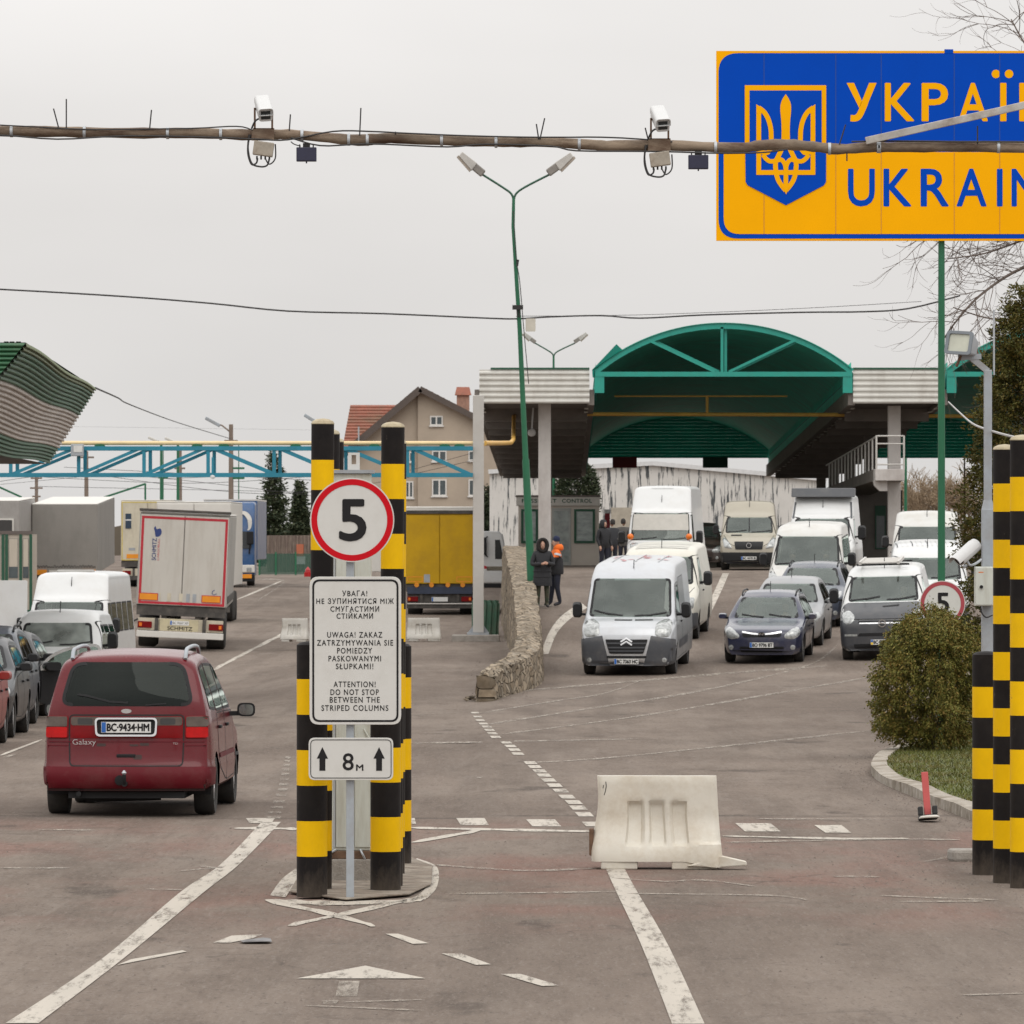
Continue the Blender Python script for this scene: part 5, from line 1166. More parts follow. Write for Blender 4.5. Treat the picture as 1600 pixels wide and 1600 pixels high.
def hwin(x0, x1, y0, y1, yy=-.36):
    f = MB(); a, b, c, d = hX(x0), hX(x1), hZ(y1), hZ(y0); m = (a+b)/2
    f.prism(rect(a, b, c, d), flat(yy, .07), holes=[rect(a+.1, m-.06, c+.1, d-.1), rect(m+.06, b-.1, c+.1, d-.1)]); fo = f.build('window', WFR, ho)
    MB().box(a+.09, b-.09, yy-.03, yy-.0005, c+.09, d-.09).build('pane', WINGL, fo)
    MB().box(a-.08, b+.08, yy-.14, yy-.001, c-.1, c-.001).build('sill', WFR, fo)
for q in ((672, 692, 650, 665), (675, 698, 704, 721), (675, 698, 749, 775), (732, 752, 704, 720), (732, 756, 749, 775)): hwin(*q)
hwin(633, 646, 706, 722, -.002); hwin(633, 646, 752, 778, -.002)
mb = MB(); mb.cyl((hX(561), -1.2, hZ(694)), (hX(561), -1.2, hZ(667)), .06, 6); mb.build('antenna_mast', GALV, ho)

hl = 26.5; lX = lambda x: (x-800)/hl; lZ = lambda y: 3 + (834-y)/hl
PEEL = M('peeling_white_sheet', (.58, .56, .53), .8, var=.08, vs=1, dirt=(.035, .042, .048), dirt_amt=.95, ds=1.0, dstretch=(3.4, 3.4, .34))
rmp = [n for n in PEEL.node_tree.nodes if n.type == 'MAP_RANGE'][1]; rmp.inputs[1].default_value = .525; rmp.inputs[2].default_value = .575
hall = thing('peeling_hall', 'long white hall with black streaks where its paint peels behind the canopy', 'hall', (0, S/hl, 0))
mb = MB(); pts = [(lX(765), 1.5), (lX(1290), 1.5), (lX(1290), lZ(752)), (lX(1245), lZ(741)), (lX(1020), lZ(725)), (lX(765), lZ(738))]
mb.prism(pts, lambda u, v, t: (u, 20 - 20*t, v)); mb.build('wall', PEEL, hall)
mb = MB(); mb.beam((lX(1020), -.1, lZ(724)), (lX(1292), -.1, lZ(749)), .3, .25); mb.beam((lX(763), -.1, lZ(737)), (lX(1020), -.1, lZ(724)), .3, .25); mb.build('roof_edge', CW, hall)
mb = MB(); mb.box(lX(955), lX(1000), -.06, -.001, 1.6, lZ(793)); mb.build('gate', M('gate_beige', (.36, .32, .26), .7, var=.2), hall)

sh = thing('ribbed_shed', 'low shed clad in brown ribbed sheets behind the green mesh fence', 'shed', A(417, 25, .6))
mb = MB(); corr(mb, (0, 0, 0), (1, 0, 0), (0, 0, 1), 3.2, 2.3, .22, .08); mb.box(0, 3.2, .05, 3, 0, 2.28); mb.build('wall', M('brown_ribbed', (.16, .12, .10), .8, var=.35, vs=2, dirt=(.30, .25, .2), dirt_amt=.7, dstretch=(3, 3, .4)), sh)
mb = MB(); mb.box(1.85, 2.3, -.12, -.06, 1.0, 1.75); mb.build('orange_notice', M('notice_orange', (.40, .12, .06), .7), sh)
MB().box(1.75, 2.4, -.1, -.03, .5, 1.0).build('pale_notice', CW, sh)
MESHM = bpy.data.materials.new('green_mesh'); MESHM.use_nodes = True; _b = MESHM.node_tree.nodes['Principled BSDF']; _b.inputs['Base Color'].default_value = (.03, .10, .07, 1); _b.inputs['Alpha'].default_value = .55
fn = thing('mesh_fence', 'green wire mesh fence along the end of the left lane', 'fence', A(404, 27, .6))
MB().box(0, 3.4, .0, .02, .05, 1.25).build('mesh_panel', MESHM, fn)
for x in (.0, .95, 2.1, 3.3): MB().box(x, x+.1, -.05, -.001, 0, 1.35).build('fence_post', GREEN, fn)
rc = thing('red_cone', 'tiny blurred red marker at the end of the left lane', 'cone', A(481, 28, .6)); MB().lathe([(.16, .25), (.14, .4), (.02, .55), (.01, .56)], (0, 0, 0), n=12).build('body', REDL, rc); MB().box(-.2, .2, -.2, .2, 0, .2495).build('foot', REDL, rc)

# ------------------------------------------------------------------ poles and wires far behind
PWOOD = M('weathered_pole', (.20, .155, .125), .9, var=.2)
def upole(label, cx, s, ytop, r, arms=(), mat=PWOOD, lamp=None, cat='pole', name='utility_pole'):
    p = A(cx, s); t = thing(name, label, cat, p); H = 3 + (834-ytop)/s - p.z
    MB().tube([(0, 0, 0), (0, 0, H)], [r, r*.7], 10).build('pole', mat, t, smooth=50)
    for (dz, hw) in arms: MB().box(-hw, hw, -.12, -.02, H-dz-.06, H-dz+.06).build('crossarm', mat, t)
    if lamp:
        sg = lamp; mb = MB(); mb.tube([(0, 0, H-.5), (sg*.5, 0, H-.1), (sg*.7, 0, H)], .05, 6); mb.build('arm', mat, t)
        mb = MB(); mb.obox((sg*1.1, 0, H+.15), 1.0, .3, .2, Matrix.Rotation(-sg*.5, 3, 'Y')); mb.build('lamp_head', GREYP, t, bevel=.04)
    return t
upole('brown pole behind the gap between the grey and beige trailers', 135, 24, 705, .17, [(.4, .5)])
upole('brown utility pole rising behind the white trailer with the red border', 281, 24, 703, .18, [(1.2, .35), (4.8, .5)])
upole('brown utility pole with a lamp head left of the fir tree', 361, 26, 663, .18, [(1.0, .4)], lamp=-1)
upole('thin grey wooden pole with short crossarms behind the grey trailer', 57, 22, 745, .16, [(.1, .4), (.8, .45), (1.4, .3)])
upole('thin green post left of the brown utility pole', 255, 26, 702, .04, [(1.7, .3)], GREEN, name='green_post')
upole('thin green mast with short crossarms beside the lamp pole', 373, 26, 690, .04, [(1.6, .35), (2.2, .35)], GREEN, name='green_post')
upole('short green bracket post above the beige trailer roof', 227, 30, 755, .07, (), GREEN, name='green_post')
mb = MB(); mb.beam(A(227, 30, y=756), A(160, 30, y=778), .08, .1); o = mb.build('strut', GREEN); tag(o, 'slanting green strut rising to the short green post', 'strut')
mb = MB(); mb.beam(A(-30, 30, y=748), A(34, 30, y=777), .08, .1); tag(mb.build('strut', GREEN), 'slanting green strut at the left edge above the trailers', 'strut')
upole('thin green mast behind the canopy right of the balcony', 1415, 30, 600, .09, (), GREEN, name='green_post')
upole('thin dark mast behind the bare trees right of the sign pole', 1507, 34, 715, .05, (), RUST, name='dark_mast')
wi = [([(-50, 664), (500, 672)], .006), ([(100, 730), (520, 752)], .02), ([(-40, 758), (160, 740), (520, 778)], .02), ([(60, 745), (300, 755), (520, 742)], .02), ([(150, 742), (420, 772), (640, 746)], .02), ([(255, 748), (520, 738)], .018), ([(60, 760), (530, 770)], .018), ([(640, 742), (745, 718)], .02), ([(640, 735), (745, 706)], .02), ([(200, 690), (500, 690)], .006), ([(0, 757), (170, 741)], .015)]
for i, (pts, r) in enumerate(wi):
    W1 = MB(); W1.tube(spline([tuple(A(x, 25, y=y)) for x, y in pts], 6), r, 4); tag(W1.build('power_line', CABLE), 'thin power line strung behind the lattice girder', 'cable', 'power lines behind the girder')
MB_ = MB(); p = A(484, 33); t = thing('street_lamp', 'street lamp head just left of the tall striped post', 'street lamp', p); z = 3 + (834-655)/33 - p.z
MB().tube([(.35, 0, 0), (.35, 0, z-.2), (.15, 0, z)], [.12, .08, .05], 10).build('pole', GREEN, t); mb = MB(); mb.obox((-.02, 0, z+.06), .55, .25, .16, Matrix.Rotation(R(32), 3, 'Y')); mb.build('lamp_head', GREYP, t, bevel=.03)
for cx, y, sg in ((238, 686, 1), (264, 687, 1)):
    p = A(cx, 28); t = thing('street_lamp', 'distant pale lamp head just above the girder, ' + ('left one' if cx == 238 else 'right one'), 'street lamp', p); z = 3 + (834-y)/28 - p.z
    MB().tube([(.5, 0, 0), (.5, 0, z-.3), (.3, 0, z-.1)], [.1, .07, .05], 8).build('pole', GREEN, t); mb = MB(); mb.obox((0, 0, z), .5, .2, .14, Matrix.Rotation(R(25), 3, 'Y')); mb.build('lamp_head', WSIDING, t, bevel=.03)
# ------------------------------------------------------------------ vehicle builder
def paint(name, col, rough=.32, coat=.5, var=.04, metal=0, dirt=(.30, .26, .22), dirt_amt=.25, spec=.4):
    m = M(name, col, rough, metal, var=var, vs=1.5, coat=coat*.6, spec=spec, dirt=dirt, dirt_amt=dirt_amt, ds=1.6, back=(.02, .02, .02))
    # road dust that has dried on along the sills and bumpers
    t = m.node_tree; N, L = t.nodes, t.links; b = N['Principled BSDF']; src = b.inputs['Base Color'].links[0].from_socket
    co = N.new('ShaderNodeTexCoord'); sz = N.new('ShaderNodeSeparateXYZ'); L.new(co.outputs['Object'], sz.inputs[0])
    n = N.new('ShaderNodeTexNoise'); n.inputs['Scale'].default_value = 5; n.inputs['Detail'].default_value = 7; L.new(co.outputs['Object'], n.inputs['Vector'])
    ad = N.new('ShaderNodeMath'); ad.operation = 'MULTIPLY_ADD'; ad.inputs[1].default_value = .9; L.new(n.outputs['Fac'], ad.inputs[0]); L.new(sz.outputs[2], ad.inputs[2])
    r2 = N.new('ShaderNodeMapRange'); r2.inputs[1].default_value = .65; r2.inputs[2].default_value = 1.3; r2.inputs[3].default_value = .5 if sum(col) > .5 else .35; r2.inputs[4].default_value = 0; L.new(ad.outputs[0], r2.inputs[0])
    y = N.new('ShaderNodeMix'); y.data_type = 'RGBA'; L.new(r2.outputs[0], y.inputs[0]); L.new(src, y.inputs[6]); y.inputs[7].default_value = (*[k*.2 + c_*.5 for k, c_ in zip(dirt, col)], 1) if sum(col) < .5 else (*[k*.8 for k in dirt], 1); L.new(y.outputs[2], b.inputs['Base Color'])
    return m
TYRE = M('tyre_rubber', (.022, .021, .02), .8, var=.3, vs=9, dirt=(.09, .078, .065), dirt_amt=.5)
ALLOY = M('alloy_rim', (.52, .52, .53), .35, .8, var=.1)
STEELW = M('steel_wheel', (.16, .16, .165), .5, .3, var=.2)
TRIMK = M('black_trim', (.016, .016, .017), .55, var=.2, spec=.22)
TRIMG = M('grey_plastic_trim', (.062, .065, .072), .55, var=.12)
MIRG = M('mirror_glass', (.30, .33, .33), .06, .9, var=.2)
CHROME = M('chrome', (.75, .75, .76), .15, 1.0, var=.03)
HEADL = M('headlamp_glass', (.34, .35, .345), .10, .3, var=.6, vs=16, coat=.6)
TAILR = M('tail_red', (.17, .002, .004), .3, var=.2, vs=6, spec=.2)
TAILS = M('tail_smoke', (.10, .078, .066), .3, var=.3, vs=8, spec=.25)
TAILO = M('brake_lit_red', (.42, .004, .004), .3, var=.25, vs=12, spec=.2)
PLATEW = M('plate_white', (.66, .66, .64), .4, var=.04); PLATEB = M('plate_blue', (.02, .12, .42), .4); PLATEY = M('plate_yellow', (.75, .50, .03), .4)
INTR = M('dark_interior', (.045, .043, .042), .8, var=.2); SEATM = M('seat_fabric', (.07, .07, .072), .9, var=.3, vs=10)
SKIN = M('skin', (.42, .24, .17), .6, var=.08)
GL_W = glass_mat('windscreen_glass', (.52, .60, .56), 1.0, .14); GL_SKYVEIL = glass_mat('sky_veiled_windscreen', (.5, .57, .53), .7, .5); GL_D = glass_mat('tinted_glass', (.20, .225, .215))  # pale tone mixed into the windscreens imitates reflected sky
SEAM = M('panel_seam', (.012, .012, .012), .8)

def hull_rings(sp):
    top, side = sp['top'], sp['side']; zb = sp.get('zb', .22); rc = sp.get('rc', .09); L, W = sp['L'], sp['W']
    # resample the centre-line profile by arc length
    P = [Vector(p) for p in top]; st = []
    for a, b in zip(P, P[1:]):
        n = max(1, int(math.ceil((b - a).length / .05)))
        for i in range(n): st.append(a.lerp(b, i/n))
    st.append(P[-1])
    for _ in range(sp.get('smooth', 3)):
        st = [st[0]] + [st[i-1]*.25 + st[i]*.5 + st[i+1]*.25 for i in range(1, len(st)-1)] + [st[-1]]
    fr, fl = sp.get('front_round', (.10, .55)); rr, rl = sp.get('rear_round', (.07, .4))
    bf, br = sp.get('bow', (.10, .05)); cr = sp.get('crown', .035)
    sc = [(z, w_) for z, w_ in side]
    def wid(z, y):
        k = 1.0
        if y < fl: k -= fr * (1 - y/fl)**2.4
        if y > L - rl: k -= rr * (1 - (L-y)/rl)**2.4
        return interp(sc, z) * k
    NS, NT = sp.get('ns', 30), 14; rings = []
    for p in st:
        y, zt = p.x, p.y; zbb = zb + sp.get('zbr', 0) * smooth01(L-.7, L, y) + sp.get('zbf', 0) * (1 - smooth01(0, .6, y)); zbb = min(zbb, zt - .02)
        r_ = min(rc, (zt - zbb) * .4); z1 = zt - r_; half = []
        w0 = wid(zbb + .06, y)
        half += [(0, zbb), (w0*.5, zbb), (w0*.93, zbb)]
        z0 = zbb + min(.05, (z1 - zbb)*.3)
        for i in range(NS + 1): z = lerp(z0, z1, i/NS); half.append((wid(z, y), z))
        wt = wid(zt, y); xe = max(.02, wt - r_*1.15)
        for i in range(1, 5): a = i/5 * math.pi/2; half.append((xe + (wid(z1, y)-xe)*math.cos(a), z1 + r_*math.sin(a)))
        for i in range(NT + 1): x = xe * (1 - i/NT); half.append((x, zt + cr * smooth01(0, .8, zt - zb) * (1 - (x/max(wt, .01))**2) * (1 if zt > 1.0 else .5)))
        ring = [(x, z) for x, z in half] + [(-x, z) for x, z in half[-2:0:-1]]
        out = []
        for x, z in ring:
            q = (x/(W/2))**2
            yy = y + bf*q*max(0, 1 - y/(L*.45)) - br*q*max(0, 1 - (L-y)/(L*.35))
            out.append(Vector((x, yy, z)))
        rings.append(out)
    return rings

class Car:
    def __init__(s, sp, root, mats):
        s.sp, s.root, s.mats = sp, root, mats
        rings = hull_rings(sp); n = len(rings[0]); s.v = [p for r_ in rings for p in r_]
        s.f = [(i*n+j, i*n+(j+1) % n, (i+1)*n+(j+1) % n, (i+1)*n+j) for i in range(len(rings)-1) for j in range(n)]
        s.f += [tuple(reversed(range(n))), tuple(range((len(rings)-1)*n, len(rings)*n))]
        s.bvh = BVHTree.FromPolygons(s.v, s.f); s.kill = []; s.holes = []
    def shoot(s, view, a, b):
        L = s.sp['L']
        o, d = {'F': (Vector((a, -3, b)), Vector((0, 1, 0))), 'B': (Vector((a, L+3, b)), Vector((0, -1, 0))), 'R': (Vector((3, a, b)), Vector((-1, 0, 0))), 'L': (Vector((-3, a, b)), Vector((1, 0, 0))), 'T': (Vector((a, b, 5)), Vector((0, 0, -1)))}[view]
        h, nr, i, _ = s.bvh.ray_cast(o, d)
        if h is None:
            g = {'F': Vector((a, 0, b)), 'B': Vector((a, L, b)), 'R': Vector((1, a, b)), 'L': Vector((-1, a, b)), 'T': Vector((a, b, 1.5))}[view]
            h, nr, i, _ = s.bvh.find_nearest(g)
        if nr.dot(d) > 0: nr = -nr
        return h, (nr - d*.15).normalized()
    def patch(s, name, view, poly, mat, off=.004, bulge=0, parent=None, step=.05, hole=None, smooth=180):
        out = []
        m = len(poly)
        for i in range(m):
            a, b = Vector(poly[i]), Vector(poly[(i+1) % m]); k = max(1, int((b-a).length/step))
            for j in range(k): out.append(a.lerp(b, j/k))
        nb = len(out); xs = [p.x for p in out]; ys = [p.y for p in out]; pl = [tuple(p) for p in out]
        pts = list(out); x = min(xs) + step/2; edges = [(i, (i+1) % nb) for i in range(nb)]
        while x < max(xs):
            y = min(ys) + step/2
            while y < max(ys):
                if inside(pl, x, y) and min((Vector((x, y)) - q).length for q in out) > step*.45: pts.append(Vector((x, y)))
                y += step
            x += step
        r_ = delaunay_2d_cdt(pts, edges, [], 1, 1e-5)
        mb = MB(); vs = []
        for q in r_[0]:
            h, nr = s.shoot(view, q.x, q.y); d = min((q - e_).length for e_ in out) if bulge else 0
            vs.append(h + nr*(off + bulge*min(1, d/.07)**.6))
        # skirt so that the patch has depth
        fs = [tuple(f) for f in r_[2]]; mb.add(vs, fs)
        o = mb.build(name, mat, parent or s.root, smooth=smooth, fixn=False)
        me = o.data; bm = bmesh.new(); bm.from_mesh(me); bmesh.ops.recalc_face_normals(bm, faces=bm.faces)
        c = Vector((0, s.sp['L']/2, .8))
        tot = sum(f.normal.dot(f.calc_center_median() - c) * f.calc_area() for f in bm.faces)
        if tot < 0: bmesh.ops.reverse_faces(bm, faces=bm.faces)
        bm.to_mesh(me); bm.free()
        if hole is not None: s.holes.append((view, pl, hole))
        return o
    def strip(s, name, view, pts, wd, mat, off=.003, parent=None, closed=False):
        P = [Vector(p) for p in pts]
        if closed: P = P + [P[0]]
        Q = []
        for a, b in zip(P, P[1:]):
            k = max(1, int((b-a).length/.05)); Q += [a.lerp(b, j/k) for j in range(k)]
        Q.append(P[-1]); vs = []
        for i, p in enumerate(Q):
            t = (Q[min(i+1, len(Q)-1)] - Q[max(i-1, 0)]); 
            if closed and i in (0, len(Q)-1): t = Q[1] - Q[-2]
            t.normalize(); nr = Vector((-t.y, t.x))
            for sg in (-.5, .5): h, n_ = s.shoot(view, *(p + nr*wd*sg)); vs.append(h + n_*off)
        mb = MB(); mb.add(vs, [(2*i, 2*i+1, 2*i+3, 2*i+2) for i in range(len(Q)-1)])
        return mb.build(name, mat, parent or s.root, smooth=180)
    def glass(s, name, view, poly, mat, see=True, seal=.045, sealmat=None, r=.06):
        pl = roundpoly(poly, r) if r else poly
        g = s.patch(name, view, pl, mat, .003, hole=(.022 if see else None), step=.07)
        c = Vector((sum(p[0] for p in pl)/len(pl), sum(p[1] for p in pl)/len(pl)))
        inn_ = []
        for i, p in enumerate(pl):
            a = Vector(pl[i-1]); b = Vector(pl[(i+1) % len(pl)]); t = (b-a).normalized(); nr = Vector((-t.y, t.x)); p = Vector(p)
            if nr.dot(c - p) < 0: nr = -nr
            inn_.append(p + nr*seal)
        vs = []
        for p, q in zip(pl, inn_):
            h, n_ = s.shoot(view, *p); vs.append(h + n_*.005); h, n_ = s.shoot(view, *q); vs.append(h + n_*.005)
        k = len(pl); mb = MB(); mb.add(vs, [(2*i, 2*i+1, 2*((i+1) % k)+1, 2*((i+1) % k)) for i in range(k)])
        mb.build('seal', sealmat or TRIMK, g, smooth=180); return g
    def wheels(s, rimmat=None):
        sp = s.sp; Rt, tw = sp.get('R', .33), sp.get('tw', .22); Ra = Rt*1.13
        for y in sp['axles']:
            s.kill.append((y, Rt, Ra))
            for sx in (-1, 1):
                xo = sx*(interp(sp['side'], .45) - .02 - sp.get('inset', 0)); x1 = xo - sx*tw
                prof = [(Rt*.62, x1), (Rt*.94, x1), (Rt, x1+sx*.03), (Rt, xo-sx*.03), (Rt*.94, xo), (Rt*.68, xo-sx*.005), (Rt*.66, xo-sx*.03)]
                wo = MB().lathe([(r_, h) for r_, h in prof], (0, y, Rt), 'X', 28).build('wheel', TYRE, s.root, smooth=40)
                rim = MB(); xr = xo - sx*.025
                rim.lathe([(Rt*.66, xr), (Rt*.64, xr), (Rt*.60, xr-sx*.04), (.01, xr-sx*.05)], (0, y, Rt), 'X', 24)
                for i in range(7):
                    a = i*2*math.pi/7; c, s_ = math.cos(a), math.sin(a)
                    rim.beam((xr-sx*.005, y + c*.04, Rt + s_*.04), (xr-sx*.012, y + c*Rt*.63, Rt + s_*Rt*.63), .05, .03, up=(1, 0, 0))
                rim.lathe([(.06, xr-sx*.04), (.06, xr+sx*.004), (.01, xr+sx*.01)], (0, y, Rt), 'X', 14)
                rim.build('rim', rimmat or ALLOY, wo, smooth=35)
    def finish(s, bodymat, lower=None):
        """cut windows and arches, then build the body"""
        v = [p.copy() for p in s.v]; L = s.sp['L']
        for (yw, Rt, Ra) in s.kill:
            for p in v:
                dy, dz = p.y - yw, p.z - Rt
                if abs(p.x) > .45:
                    d = math.hypot(dy, dz)
                    if abs(d - Ra) < .03 and d > 1e-6: p.y, p.z = yw + dy*Ra/d, Rt + dz*Ra/d
        fs = []
        for f in s.f:
            if len(f) > 4: fs.append(f); continue
            c = (v[f[0]] + v[f[1]] + v[f[2]] + v[f[3]])/4; drop = False
            for (yw, Rt, Ra) in s.kill:
                if abs(c.x) > .45 and math.hypot(c.y-yw, c.z-Rt) < Ra - .004: drop = True
            if not drop and s.holes:
                n_ = (v[f[1]] - v[f[0]]).cross(v[f[3]] - v[f[0]])
                for view, pl, ins in s.holes:
                    a, b = {'F': (c.x, c.z), 'B': (c.x, c.z), 'R': (c.y, c.z), 'L': (c.y, c.z), 'T': (c.x, c.y)}[view]
                    if view == 'F' and c.y > L*.62 or view == 'B' and c.y < L*.45 or view == 'R' and c.x < 0 or view == 'L' and c.x > 0: continue
                    if inside(pl, a, b):
                        q = Vector((a, b)); m_ = 9
                        for i in range(len(pl)):
                            e0, e1 = Vector(pl[i-1]), Vector(pl[i]); ed = e1 - e0; t = max(0, min(1, (q-e0).dot(ed)/max(1e-9, ed.length_squared))); m_ = min(m_, (e0 + ed*t - q).length)
                        if m_ > ins: drop = True
            if not drop: fs.append(f)
        mb = MB(); mb.add(v, fs); o = mb.build('body', bodymat, s.root, smooth=42); s.body = o
        # arch liners
        for (yw, Rt, Ra) in s.kill:
            n = 18
            for sx in (-1, 1):
                mb = MB(); xo = sx*(interp(s.sp['side'], .6) - .03); xi = xo - sx*.34; vs = []
                for i in range(n+1): a = math.pi*(-.08 + 1.16*i/n); vs += [(xo, yw + Ra*1.01*math.cos(a), Rt + Ra*1.01*math.sin(a)), (xi, yw + Ra*1.01*math.cos(a), Rt + Ra*1.01*math.sin(a))]
                mb.add(vs, [(2*i, 2*i+1, 2*i+3, 2*i+2) for i in range(n)]); k0 = [2*i+1 for i in range(n+1)]; mb.add([vs[i] for i in k0], [tuple(range(n+1))])
                mb.build('arch_liner', TRIMK, s.root)
        return o

def mirrorx(poly): return [(-a, b) for a, b in reversed(poly)]
def plate(par, view, x, z, y, text, style='white', wd=.52, h=.112, rot=0):
    sg = -1 if view == 'F' else 1
    fn0 = lambda u, v, t=1: (x + (u if view == 'F' else -u), y + sg*(.004 + .008*t), z + v)
    o = MB().prism(rect(-wd/2, wd/2, -h/2, h/2), fn0).build('number_plate', PLATEW, par)
    f2 = lambda d: (lambda u, v, t=1: (x + (u if view == 'F' else -u), y + sg*(.0125 + d + .001*t), z + v))
    if style == 'white': MB().prism(rect(-wd/2+.004, -wd/2+.05, -h/2+.004, h/2-.004), f2(0)).build('flag_band', PLATEB, o)
    else:
        MB().prism(rect(-wd/2+.004, -wd/2+.05, 0, h/2-.004), f2(0)).build('flag_band', PLATEB, o); MB().prism(rect(-wd/2+.004, -wd/2+.05, -h/2+.004, 0), f2(0)).build('flag_band', PLATEY, o)
    mb = MB(); vs, fs = text_tris(text); th = h*.66
    for i, (a_, b_) in enumerate([(0, 0), (.004, 0), (-.004, 0), (0, .004), (0, -.004)]):
        mb.add([f2(.0012 + .0002*i)(lerp(-wd/2+.062, wd/2-.02, a) + a_, lerp(-th/2, th/2, b) + b_) for a, b in vs], fs)
    mb.build('plate_characters', SIGNK, o); return o
def mirrors(car, y, z, w_, h, mat, gl=True, out=.06, arm=True):
    for sx in (-1, 1):
        hb, _ = car.shoot('R' if sx > 0 else 'L', y, z - h*.25)
        x0 = hb.x; c = Vector((x0 + sx*(out + w_/2), y - .02, z))
        prof = roundpoly(rect(-w_/2, w_/2, -h/2, h/2), min(w_, h)*.42)
        mb = MB(); mb.prism(prof, lambda u, v, t: (c.x + u*(1 - .25*(1-t)*.9), c.y + .05 - .14*(1-t), c.z + v*(1 - .25*(1-t)))); o = mb.build('wing_mirror', mat, car.root, smooth=40, bevel=.012)
        if arm: mb = MB(); mb.beam((x0 - sx*.02, y, z - h*.3), (c.x, c.y, z - h*.25), .05, .05); mb.build('mirror_arm', TRIMK, o)
        if gl: mb = MB(); mb.prism([(a*.78, b*.76) for a, b in prof], lambda u, v, t: (c.x + u, c.y + .0505 + .003*t, c.z + v)); mb.build('mirror_glass', MIRG, o)
def seats(car, rows, xw=.38, zs=.48, zh=1.28):
    for y in rows:
        for x in (-xw, xw):
            mb = MB(); mb.obox((x, y, zs), .46, .5, .16); mb.obox((x, y+.26, zs+.36), .46, .13, .62, Matrix.Rotation(R(-12), 3, 'X')); mb.obox((x, y+.36, zh-.1), .26, .09, .17, Matrix.Rotation(R(-8), 3, 'X'))
            mb.build('seat', SEATM, car.root, bevel=.04)
def interior(car, y0, y1, zf=.32, zd=.95, w_=.72, steer=-.36, yd=None, rows=None, zh=1.28):
    MB().box(-w_, w_, y0, y1, zf-.02, zf).build('floor', INTR, car.root)
    yd = y0 + .1 if yd is None else yd
    mb = MB(); mb.box(-w_, w_, yd, yd+.42, zd-.35, zd-.02); mb.obox((steer, yd+.3, zd+.02), .36, .18, .1); mb.build('dashboard', INTR, car.root, bevel=.04)
    mb = MB(); n = 18; c = Vector((steer, yd+.56, zd+.02)); rt = Matrix.Rotation(R(25), 3, 'X')
    mb.tube([c + rt @ Vector((.18*math.cos(2*math.pi*i/n), 0, .18*math.sin(2*math.pi*i/n))) for i in range(n+1)], .016, 6); mb.build('steering_wheel', TRIMK, car.root, smooth=60)
    seats(car, rows or [], zh=zh)
    mb = MB(); mb.obox((0, yd+.95, zh+.02), .24, .03, .07); mb.build('inner_mirror', TRIMK, car.root, bevel=.01)
def occupant(car, x, y, zs, label, top=(.05, .05, .06), hair=(.05, .03, .02)):
    """a seated person behind the windscreen, placed in the car's frame"""
    t = thing('person', label, 'person'); t.matrix_world = car.root.matrix_world
    mb = MB(); body = [(0, .0, zs+.10, .17), (0, .05, zs+.30, .19), (0, .08, zs+.48, .19), (0, .08, zs+.56, .12), (0, .07, zs+.60, .065), (0, .06, zs+.66, .06), (0, .03, zs+.71, .085), (0, .03, zs+.78, .095), (0, .04, zs+.85, .085), (0, .05, zs+.90, .04)]
    n = 14; vs = []
    for (bx, by, z, r_) in body:
        for j in range(n): a = 2*math.pi*j/n; kx = 1.25 if z < zs+.55 else .85; vs.append((x + bx + r_*kx*math.cos(a), y + by + r_*(.75 if z < zs+.55 else 1.05)*math.sin(a), z))
    k = len(body); fs = [(i*n+j, i*n+(j+1) % n, (i+1)*n+(j+1) % n, (i+1)*n+j) for i in range(k-1) for j in range(n)] + [tuple(range((k-1)*n, k*n)), tuple(reversed(range(n)))]
    mi = [0 if (i//n) < 3 else 1 for i in range((k-1)*n)] + [1, 0]
    mb.add(vs, fs); mb.m = mi
    for sx in (-1, 1):
        mb.tube(spline([(x + sx*.2, y+.06, zs+.47), (x + sx*.27, y-.04, zs+.28), (x + sx*.20, y-.22, zs+.24), (x + sx*.14, y-.36, zs+.33)], 4), [.06]*4 + [.055]*4 + [.045]*4 + [.04], 8)
        for q in range(5): mb.tube([(x + sx*(.14 - .02*(q-2)), y-.37, zs+.33), (x + sx*(.14 - .022*(q-2)), y-.42, zs+.35 - .01*abs(q-2)), (x + sx*(.13 - .022*(q-2)), y-.43, zs+.32)], [.011, .010, .007], 5, mi=1)
    mb.tube([(x, y-.065, zs+.79), (x, y-.09, zs+.76), (x, y-.06, zs+.75)], [.01, .018, .01], 6, mi=1)
    mb.build('figure', [M('clothing', top, .85, var=.2), SKIN], t, smooth=60)
    mb = MB(); mb.lathe([(.092, .79), (.102, .83), (.098, .88), (.07, .925), (.01, .94)], (x, y+.045, zs), n=14); mb.build('hair', M('hair', hair, .7), t, smooth=60)
    for sx in (-1, 1): pass
    return t

def place(root, sp, x, s, dx=0.0, rear=False, roll=0.0, zoff=0.0):
    """front (or rear) centre seen at photo column x where a metre is s pixels; dx = sideways run per metre going away"""
    Y = S/s; X = (x-800)/s; L = sp['L']; d = Vector((dx, 1, 0)).normalized()
    if rear: f = d; org = Vector((X, Y, 0)) + d*L          # front of the car lies beyond
    else: f = -d; org = Vector((X, Y, 0))
    a0, a1 = sp['axles'][0], sp['axles'][-1]
    p0 = org - f*a0; p1 = org - f*a1
    z0, z1 = zg(p0.x, p0.y) + zoff, zg(p1.x, p1.y) + zoff
    yl = (Vector((p1.x, p1.y, z1)) - Vector((p0.x, p0.y, z0))).normalized()
    xl = yl.cross(Vector((0, 0, 1))).normalized(); zl = xl.cross(yl)
    rt = Matrix((xl, yl, zl)).transposed() @ Matrix.Rotation(roll, 3, 'Y')
    loc = Vector((p0.x, p0.y, z0)) - yl*a0
    root.matrix_world = Matrix.Translation(loc) @ rt.to_4x4()
    bpy.context.view_layer.update()

